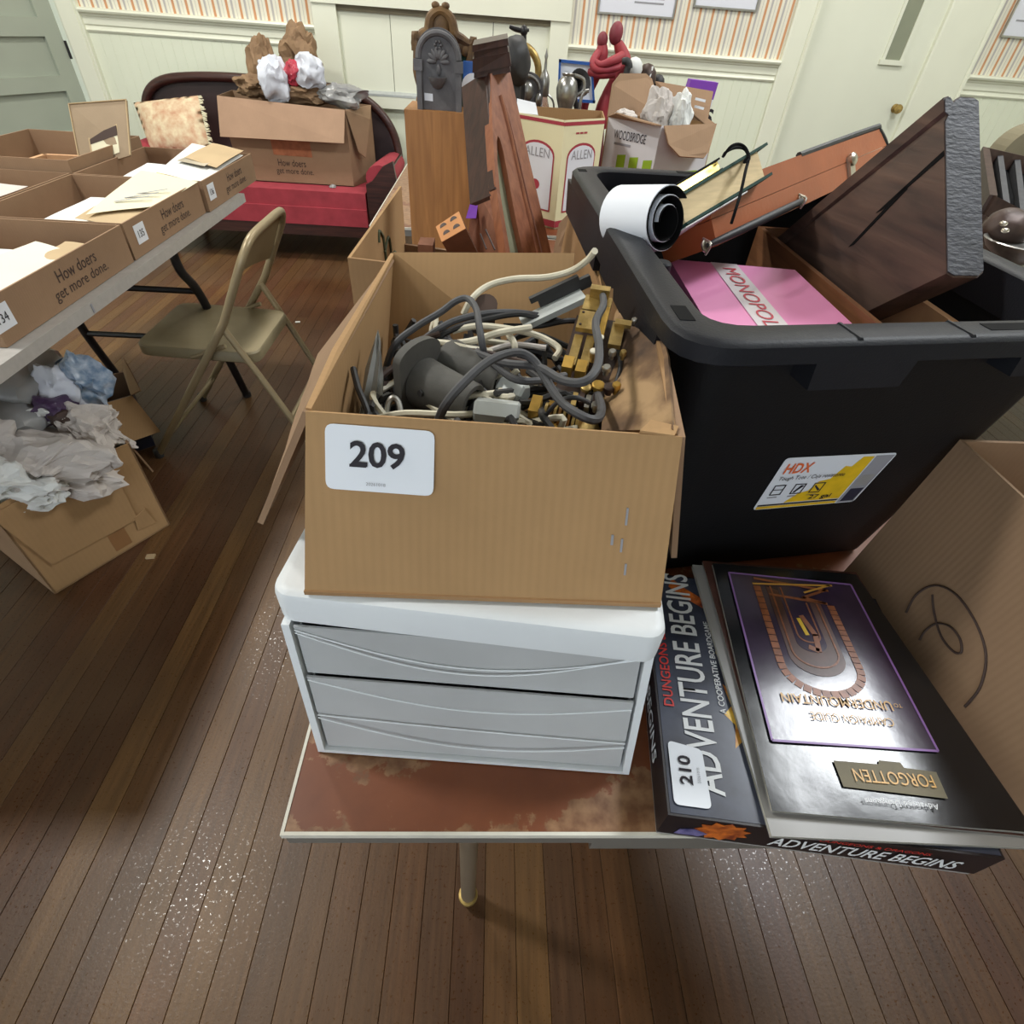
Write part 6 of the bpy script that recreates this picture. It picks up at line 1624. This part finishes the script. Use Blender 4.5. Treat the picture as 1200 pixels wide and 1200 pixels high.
B().prism([(-1.13, 2.30, .846), (-1.02, 2.26, .842), (-1.02, 2.34, .845), (-1.12, 2.36, .849)], (0, 0, .0006)).out('picture_print', 'photo', pr)
sheet_([(-1.12, 2.34, .848), (-.98, 2.26, .842), (-.975, 2.53, .852), (-1.10, 2.56, .862)], 'paper_t', 'tan print leaning at the far end of the tray tagged 136', .002, 'print')
# photo mount standing
mo_ = [V((-1.5156,2.3600,0.7938)), V((-1.3207,2.3600,0.8418)), V((-1.3229,2.4600,0.9940)), V((-1.5310,2.4600,0.9700))]
mt_ = thing('photo_mount', 'taupe card photo mount with a crooked old photograph, standing in the tray tagged 136', 'mount', (mo_[0] + mo_[1]) / 2)
mo_[0] = mo_[0] + (mo_[0] - mo_[3]) * .04
B().panel(mo_, .006).out('mount_board', 'mount', mt_)
fnm = (mo_[1] - mo_[0]).cross(mo_[3] - mo_[0]).normalized()
if fnm.y > 0: fnm = -fnm
def mq(u, v, e): return lerpq(mo_, u, v) + fnm * e
B().prism([mq(.24, .10, .001), mq(.80, .14, .001), mq(.80, .60, .001), mq(.24, .45, .001)], fnm * .0006).out('photo_sky', 'paper_t', mt_)
B().prism([mq(.27, .05, .002), mq(.80, .10, .002), mq(.79, .40, .002), mq(.28, .34, .002)], fnm * .0006).out('photo_field', 'paper_y', mt_)
B().prism([mq(.27, .34, .003), mq(.79, .40, .003), mq(.79, .57, .003), mq(.55, .52, .003), mq(.27, .42, .003)], fnm * .0006).out('photo_trees', 'ink_br', mt_)
B().tube([mq(.0, .0, .002), mq(.0, 1, .002), mq(1, 1, .002), mq(1, 0, .002)], .003, 6, 1).out('bevelled_edge', 'paper_t', mt_)
# small backed wooden frame in the far left tray, sheets
sb = thing('wooden_frame', 'pale wooden frame lying on papers in the farthest left tray', 'box', (-1.50, 2.30, .80))
for c_, a_, b__ in (((-1.52, 2.38, .815), .12, .008), ((-1.52, 2.20, .815), .12, .008)):
    B().obox(c_, (a_, .01, 0), (0, b__, 0), (0, 0, .012)).out('frame_bar', 'ltwood', sb)
for xx in (-1.635, -1.405): B().obox((xx, 2.29, .815), (.008, 0, 0), (0, .085, 0), (0, 0, .012)).out('frame_bar', 'ltwood', sb)
B().obox((-1.52, 2.29, .806), (.11, 0, 0), (0, .08, 0), (0, 0, .003)).out('backing', 'mech', sb)
sheet_([(-1.62, 2.16, .785), (-1.40, 2.15, .785), (-1.395, 2.40, .795), (-1.60, 2.45, .795)], 'paper_y', 'cream paper beneath the wooden frame in the farthest left tray')
sheet_([(-1.76, 1.66, .80), (-1.50, 1.66, .80), (-1.46, 1.98, .82), (-1.74, 2.0, .82)], 'newsprint', 'grey sheet lying in the middle tray of the left row')

# ================================================================ FOLDING CHAIR
ch = thing('folding_chair', 'khaki metal folding chair facing the white plastic table', 'chair', (-.95, 1.88, 0))
YN, YF = 1.673, 2.077
def cY(s_): return YN if s_ == 0 else YF
for s_ in (0, 1):
    Y_ = cY(s_); i_ = .012 if s_ == 0 else -.012
    B().tube([(-1.212, Y_, .02), (-.90, Y_, .44), (-.83, Y_, .535)], .0125, 10, 1).out('front_leg', 'chair', ch, True)
    B().tube([(-.845, Y_ + i_, .515), (-.775, Y_ + i_, .36), (-.63, Y_ + i_, .02)], .011, 10, 1).out('rear_leg', 'chair', ch, True)
    B().lathe([(.015, 0), (.016, .03), (.013, .034)], (-1.218, Y_, 0), 12).out('foot', 'black_r', ch, True)
    B().lathe([(.014, 0), (.014, .026)], (-.626, Y_ + i_, 0), 12).out('foot', 'black_r', ch, True)
    B().tube([(-.98, Y_ + i_ * 2, .40), (-.86, Y_ + i_ * 2, .445)], .008, 8, 1).out('seat_link', 'chair', ch, True)
B().tube([(-.83, YN, .535), (-.745, YN, .69), (-.720, YN + .012, .738), (-.703, YN + .06, .775), (-.698, (YN + YF) / 2, .782), (-.703, YF - .06, .775), (-.720, YF - .012, .738), (-.745, YF, .69), (-.83, YF, .535)], .0125, 10, 5).out('back_frame', 'chair', ch, True)
bq = [(-.790, YN + .006, .605), (-.790, YF - .006, .605), (-.708, YF - .03, .768), (-.708, YN + .03, .768)]
B().quadsheet(*bq, 14, 6, lambda u, v: -.035 * math.sin(PI * u) * (1 - .5 * v), .003).out('backrest', 'chair', ch, True)
B().tube([(-1.14, YN + .012, .05 + .06), (-1.14, YF - .012, .11)], .008, 8, 1).out('stretcher', 'chair', ch, True)
B().tube([(-.70, YN + .02, .185), (-.70, YF - .02, .185)], .008, 8, 1).out('stretcher', 'chair', ch, True)
def seat_ring(ins, z0, z1):
    pts = []
    x0, x1, ya, yb = -1.155 + ins, -.765 - ins, YN + .022 + ins, YF - .022 - ins
    for cx3, cy3, a0_ in ((x0 + .04, ya + .04, PI), (x1 - .04, ya + .04, 1.5 * PI), (x1 - .04, yb - .04, 0), (x0 + .04, yb - .04, .5 * PI)):
        for j in range(5):
            a = a0_ + j / 4 * PI / 2
            px_ = cx3 + .04 * math.cos(a)
            pts.append(V((px_, cy3 + .04 * math.sin(a), z0 + (z1 - z0) * (px_ - x0) / (x1 - x0))))
    return pts
B().rings([seat_ring(.004, .400, .385), seat_ring(0, .404, .389), seat_ring(0, .432, .418), seat_ring(.004, .437, .423), seat_ring(.02, .436, .420), seat_ring(.05, .430, .412)]).out('seat', 'chair_seat', ch, True)

# ================================================================ BOXES OF PACKING ON THE FLOOR
f0, f1 = V((-1.2152,1.0136,0.0000)), V((-1.0238,1.3110,0.0000))
fu_ = (f1 - f0).normalized(); fd = V((-fu_.y, fu_.x, 0)); fl = (f1 - f0).length
fb_ = thing('cardboard_box', 'torn cardboard box heaped with crumpled paper and plastic, on the floor', 'box', f0 + fu_ * fl / 2 + fd * .2)
FH = .325
def fq(a, d, z): return f0 + fu_ * (a * fl) + fd * d + V((0, 0, z))
B().panel([fq(0, 0, .002), fq(1, 0, .002), fq(1, 0, FH), fq(.5, 0, FH + .012), fq(0, 0, FH)], .005).out('front_wall', 'kraft', fb_)
B().panel([fq(1, 0, .002), fq(1, .42, .002), fq(1, .42, FH), fq(1, 0, FH)], .005).out('side_wall', 'kraft_dkY', fb_)
B().panel([fq(0, .42, .002), fq(0, 0, .002), fq(0, 0, FH), fq(0, .42, FH)], .005).out('side_wall', 'kraft_dkY', fb_)
B().panel([fq(1, .42, .002), fq(0, .42, .002), fq(0, .42, FH), fq(1, .42, FH)], .005).out('back_wall', 'kraft_dk', fb_)
B().panel([fq(0, 0, .004), fq(0, .42, .004), fq(1, .42, .004), fq(1, 0, .004)], .003).out('bottom', 'kraft_dk', fb_)
B().panel([fq(.10, -.003, .10), fq(.78, -.003, .09), fq(.80, -.003, FH + .004), fq(-.02, -.003, FH - .01)], -.004).out('front_flap', 'kraft', fb_)
B().panel([fq(1.0, .02, FH), fq(1.0, .40, FH), fq(1.10, .38, FH - .12), fq(1.09, .03, FH - .14)], .005).out('side_flap', 'kraft_dkY', fb_)
decal([fq(.52, 0, .02), fq(.66, 0, .02), fq(.66, 0, .085), fq(.52, 0, .085)], 'tape_br', fb_, 'tape', .001)
B().panel([fq(.74, -.004, .05), fq(.90, -.004, .04), fq(.86, -.010, .11), fq(.76, -.008, .10)], .003).out('torn_scrap', 'kraft', fb_)
def heap(a, d, z, r, seed, mat, lab, name='crumpled_paper', amt=.45, cat='paper', smooth=False, sub=4):
    if not smooth: sub, amt = 5, .6
    tissue(fq(a, d, z), r, seed, mat, lab, name, amt, cat, sub, None, smooth)
heap(.45, .09, .33, (.16, .11, .075), 41, 'newsprint', 'large crumpled off-white paper at the front of the floor box')
heap(.84, .09, .35, (.085, .075, .065), 42, 'newsprint', 'crumpled off-white paper with loose tails at the right front of the floor box')
heap(.62, .22, .37, (.10, .09, .075), 43, 'paper_w', 'white crumpled paper in the middle of the floor box')
heap(.40, .26, .39, (.13, .12, .085), 44, 'bag_c', 'dull clear plastic bag at the left of the floor box', 'plastic_bag', .4, 'bag', True)
heap(.82, .30, .42, (.14, .11, .09), 45, 'bag_c', 'dull clear plastic wrap across the back of the floor box', 'plastic_bag', .4, 'bag', True)
heap(.18, .06, .33, (.11, .07, .06), 49, 'paper_w', 'white crumpled paper spilling over the front edge of the floor box')
heap(.08, .20, .36, (.12, .11, .08), 50, 'newsprint', 'grey crumpled paper at the left front corner of the floor box')
heap(1.07, .17, .455, (.060, .05, .065), 46, 'bag_blue', 'white and blue printed plastic bag sticking up at the back of the floor box', 'plastic_bag', .5, 'bag', True)
heap(.93, .19, .44, (.060, .05, .070), 51, 'bag_w', 'pale printed plastic bag left of the blue one', 'plastic_bag', .4, 'bag', True)
heap(.78, .15, .425, (.050, .045, .038), 47, 'purple_pk', 'dark purple snack packet on the heap in the floor box', 'packet', .35, 'packet', True)
heap(.77, .11, .41, (.033, .03, .028), 48, 'brown_r', 'small brown glossy wrapper by the purple packet', 'wrapper', .3, 'wrapper', True)
nb = thing('carton', 'dark navy printed carton with an open brown flap, behind the floor box', 'carton', (-1.33, 1.72, 0))
n0, n1, n2, n3 = V((-1.44, 1.575, .002)), V((-1.262, 1.735, .002)), V((-1.37, 1.90, .002)), V((-1.56, 1.77, .002))
for a, c, mt in ((n0, n1, 'navy'), (n1, n2, 'navy'), (n2, n3, 'kraft_dk'), (n3, n0, 'kraft_dk')):
    B().panel([a, c, c + V((0, 0, .22)), a + V((0, 0, .22))], .004).out('side_wall', mt, nb)
B().panel([n0, n3, n2, n1], .003).out('bottom', 'kraft_dk', nb)
B().panel([n1 + V((0, 0, .22)), n2 + V((0, 0, .22)), V((-1.3035,1.8400,0.3087)), V((-1.1963,1.7000,0.2633))], .004).out('flap', 'kraft_dkY', nb)
B().panel([n0 + V((0, 0, .22)), n1 + V((0, 0, .22)), n1 + V((.075, -.045, .10)), n0 + V((.075, -.06, .10))], -.004).out('flap', 'kraft', nb)
dd_ = (n1 - n0); nn_ = V((dd_.y, -dd_.x, 0)).normalized()
def nq(u, v): return n0.lerp(n1, u) + V((0, 0, .22 * v)) + nn_ * .001
for u, v, w, h in ((.68, .58, .07, .12), (.80, .66, .07, .12), (.80, .48, .08, .10), (.72, .75, .06, .1), (.92, .36, .05, .16)):
    B().prism([nq(u, v), nq(u + w, v), nq(u + w, v + h), nq(u, v + h)], nn_ * .0004).out('square_print', 'sticker', nb)
tag(B().obox(V((-1.0202,1.1666,0.0000)) + V((0, 0, .0035)), (.012, .002, 0), (-.001, .008, 0), (0, 0, .003)).bevel(.001, 1).out('paper_scrap', 'paper_t'), 'tan scrap lying on the floor near the torn floor box', 'scrap')
tag(B().obox(V((-1.0378,2.8948,0.0000)) + V((0, 0, .0025)), (.012, .002, 0), (-.001, .008, 0), (0, 0, .002)).bevel(.001, 1).out('paper_scrap', 'paper_w'), 'white scrap lying on the floor right of the khaki chair', 'scrap')

# ================================================================ RED SETTEE AND ITS LOAD
so_ = thing('settee', 'red velvet settee with dark carved frame and curved leather back, against the wainscot', 'sofa', (-1.42, 4.2, 0))
sx0, sx1, sy0, sy1 = -2.16, -.80, 3.85, 4.42
B().box(sx0, sx1, sy0, sy1, .23, .33).bevel(.025, 3).out('seat_front', 'red_sofa', so_, True)
B().box(sx0, sx1, sy0 + .012, sy1, .325, .42).bevel(.03, 3).out('seat_cushion', 'red_sofa', so_, True)
B().box(sx0 - .02, sx1 + .02, sy0 + .004, sy0 + .05, .165, .235).bevel(.008, 2).out('seat_rail', 'dark_wood', so_)
for X_ in (sx0 + .05, sx1 - .02):
    B().lathe([(.02, 0), (.03, .02), (.018, .06), (.035, .13), (.035, .17)], (X_, sy0 + .05, 0), 14).out('leg', 'dark_wood', so_, True)
    B().lathe([(.02, 0), (.03, .02), (.018, .06), (.035, .13), (.035, .23)], (X_, sy1 - .03, 0), 14).out('leg', 'dark_wood', so_, True)
bk_o = [(-2.27, .42), (-2.27, .66), (-2.22, .79), (-2.10, .865), (-1.90, .895), (-1.60, .905), (-1.20, .895), (-.95, .875), (-.80, .815), (-.70, .71), (-.655, .58), (-.65, .42)]
B().prism([(a, 4.42, z) for a, z in bk_o], (0, .07, 0)).bevel(.012, 2).out('backrest', 'uphol', so_)
B().tube([(a, 4.40 - .03 * (1 if i in (0, 11) else 0), z) for i, (a, z) in enumerate(bk_o)], .026, 10, 5).out('back_moulding', 'dark_wood', so_, True)
for s_, X_ in ((1, -.66), (-1, -2.27)):
    B().tube([(X_ - s_ * .045, 3.895, .500), (X_ - s_ * .035, 4.05, .505), (X_ - s_ * .02, 4.36, .51)], [.088, .086, .07], 16, 4, flat=.85).out('arm_pad', 'red_sofa', so_, True)
    B().prism([(X_ - s_ * .13, 3.87, .23), (X_ + s_ * .03, 3.87, .23), (X_ + s_ * .06, 3.87, .50), (X_ + s_ * .045, 3.87, .60), (X_ - s_ * .02, 3.87, .57), (X_ - s_ * .09, 3.87, .49), (X_ - s_ * .13, 3.87, .47)], (0, .035, 0)).bevel(.006, 2).out('arm_front', 'dark_wood', so_)
    B().box(X_ - .03, X_ + .03, 3.905, 4.42, .23, .56).out('arm_side', 'dark_wood', so_)
# floral cushion
cs0 = [V((-2.1718,4.1400,0.5319)), V((-1.7867,4.0800,0.5445)), V((-1.8504,4.2600,0.8120)), V((-2.2560,4.2800,0.7531))]
cc = sum(cs0, V()) / 4
cush = B()
cnn = (cs0[1] - cs0[0]).cross(cs0[3] - cs0[0]).normalized()
if cnn.y > 0: cnn = -cnn
G_ = []
for sgn in (1, -1):
    rows = []
    for j in range(15):
        row = []
        for i in range(15):
            u, v = i / 14, j / 14
            e = (math.sin(PI * u) * math.sin(PI * v)) ** .45
            pin_ = 1 - .05 * (math.sin(PI * u) + math.sin(PI * v)) * .5
            p = lerpq(cs0, u, v)
            p = cc + (p - cc) * (1.03 if e < .01 else 1) + cnn * sgn * .06 * e
            p += cnn * .006 * NZ.noise(V((u * 7, v * 7, sgn)))
            row.append(cush.bm.verts.new(p))
        rows.append(row)
    G_.append(rows)
    for j in range(14):
        for i in range(14):
            cush.bm.faces.new((rows[j][i], rows[j][i + 1], rows[j + 1][i + 1], rows[j + 1][i]))
bmesh.ops.remove_doubles(cush.bm, verts=cush.bm.verts[:], dist=.0005)
cu_t = thing('cushion', 'cream floral square cushion leaning on the back of the red settee', 'cushion', cc - V((0, 0, .17)))
cush.out('cover', 'floral', cu_t, True)
frg = B()
for i in range(40):
    t = i / 39
    p = lerpq(cs0, 1.0, t) + V((.006, 0, 0))
    frg.tube([p, p + V((.02 + .01 * rr_.random(), 0, -.012 + .02 * rr_.random()))], .004, 5, 1)
frg.out('fringe', 'paper_y', cu_t, kind='stuff')

# carton on the settee
cz0 = .4215
sbx = thing('cardboard_box', 'cardboard box with folded-down flap and orange stamp, on the red settee', 'box', (-1.25, 4.2, cz0))
c_fl, c_fr = V((-1.60, 4.02, cz0)), V((-0.8987,4.0200,0.4119)); c_fr.z = cz0
t_fl, t_fr = V((-1.6313,4.0200,0.8499)), V((-0.8983,4.0200,0.8224))
bk2 = V((.10, .30, 0))
B().panel([c_fl, c_fr, t_fr, t_fl], .005).out('front_wall', 'kraft_dk', sbx)
B().panel([c_fr, c_fr + bk2, t_fr + bk2, t_fr], .005).out('side_wall', 'kraft_dkY', sbx)
B().panel([c_fl + V((-.02, .30, 0)), c_fl, t_fl, t_fl + V((-.02, .30, 0))], .005).out('side_wall', 'kraft_dkY', sbx)
B().panel([c_fr + bk2, c_fl + V((-.02, .30, 0)), t_fl + V((-.02, .30, 0)), t_fr + bk2], .005).out('back_wall', 'kraft_dk', sbx)
B().panel([c_fl, c_fl + V((-.02, .30, 0)), c_fr + bk2, c_fr], .004).out('bottom', 'kraft_dk', sbx)
B().panel([V((-1.6421,3.9500,0.6599)), V((-0.9118,3.9500,0.6661)), t_fr, t_fl], .005).out('front_flap', 'kraft_pk', sbx)
B().panel([t_fr, t_fr + bk2, V((-0.7875,4.1800,0.7642)), V((-0.8229,4.1000,0.5714)), V((-0.8535,4.0600,0.6083))], .004).out('side_flap', 'kraft_dkY', sbx)
def sq_(u, v, e=.001): return c_fl.lerp(c_fr, u).lerp(t_fl.lerp(t_fr, u), v) + V((0, -e, 0))
for k in range(6):
    u = .34 + k * .055
    B().prism([sq_(u, .36), sq_(u + .055, .36), sq_(u + .055, .56), sq_(u, .56)], (0, -.0005, 0)).out('orange_stamp', 'stamp', sbx)
text('How doers', sq_(.36, .22), c_fr - c_fl, (0, 0, 1), 'ink_br', sbx, w=.17, h=.038)
text('get more done.', sq_(.33, .10), c_fr - c_fl, (0, 0, 1), 'ink_br', sbx, w=.23, h=.042)
for px3, r3, sd, mt, lab, nm, am, cat in (
    ((-1.4605,4.1600,0.8961), (.09, .07, .05), 61, 'brown_paper', 'brown kraft paper low at the left of the settee carton', 'crumpled_paper', .45, 'paper'),
    ((-1.3894,4.2000,0.9931), (.075, .06, .14), 62, 'brown_paper', 'tall crumpled brown kraft paper at the left of the settee carton', 'crumpled_paper', .45, 'paper'),
    ((-1.1769,4.2600,1.0415), (.10, .07, .13), 63, 'brown_paper', 'tallest brown kraft paper twist rising at the back of the settee carton', 'crumpled_paper', .5, 'paper'),
    ((-1.1568,4.1400,0.8824), (.16, .08, .06), 64, 'brown_paper', 'brown kraft paper along the front rim of the settee carton', 'crumpled_paper', .4, 'paper')):
    tissue(px3, r3, sd, mt, lab, nm, am, cat)
for px3, r3, sd, mt, lab in (
    ((-1.2912,4.0600,0.9370), (.085, .06, .105), 65, 'bag_w', 'white plastic bag with red print, puffed up over the settee carton'),
    ((-1.0918,4.0800,0.9859), (.075, .05, .075), 66, 'bag_w', 'white plastic bag with loose ears, right of the puffed one'),
    ((-1.1889,4.0700,0.9733), (.040, .04, .05), 67, 'bag_red', 'red printed plastic between the two white bags'),
    ((-0.9306,4.1200,0.8806), (.13, .07, .055), 68, 'bag_c', 'clear plastic wrap over the right corner of the settee carton'),
    ((-1.0236,3.9800,0.4230), (.02, .02, .012), 69, 'bag_c', 'small clear wrap scrap on the seat in front of the settee carton')):
    tissue(px3, r3, sd, mt, lab, 'plastic_bag', .45, 'bag', 4, None, True)
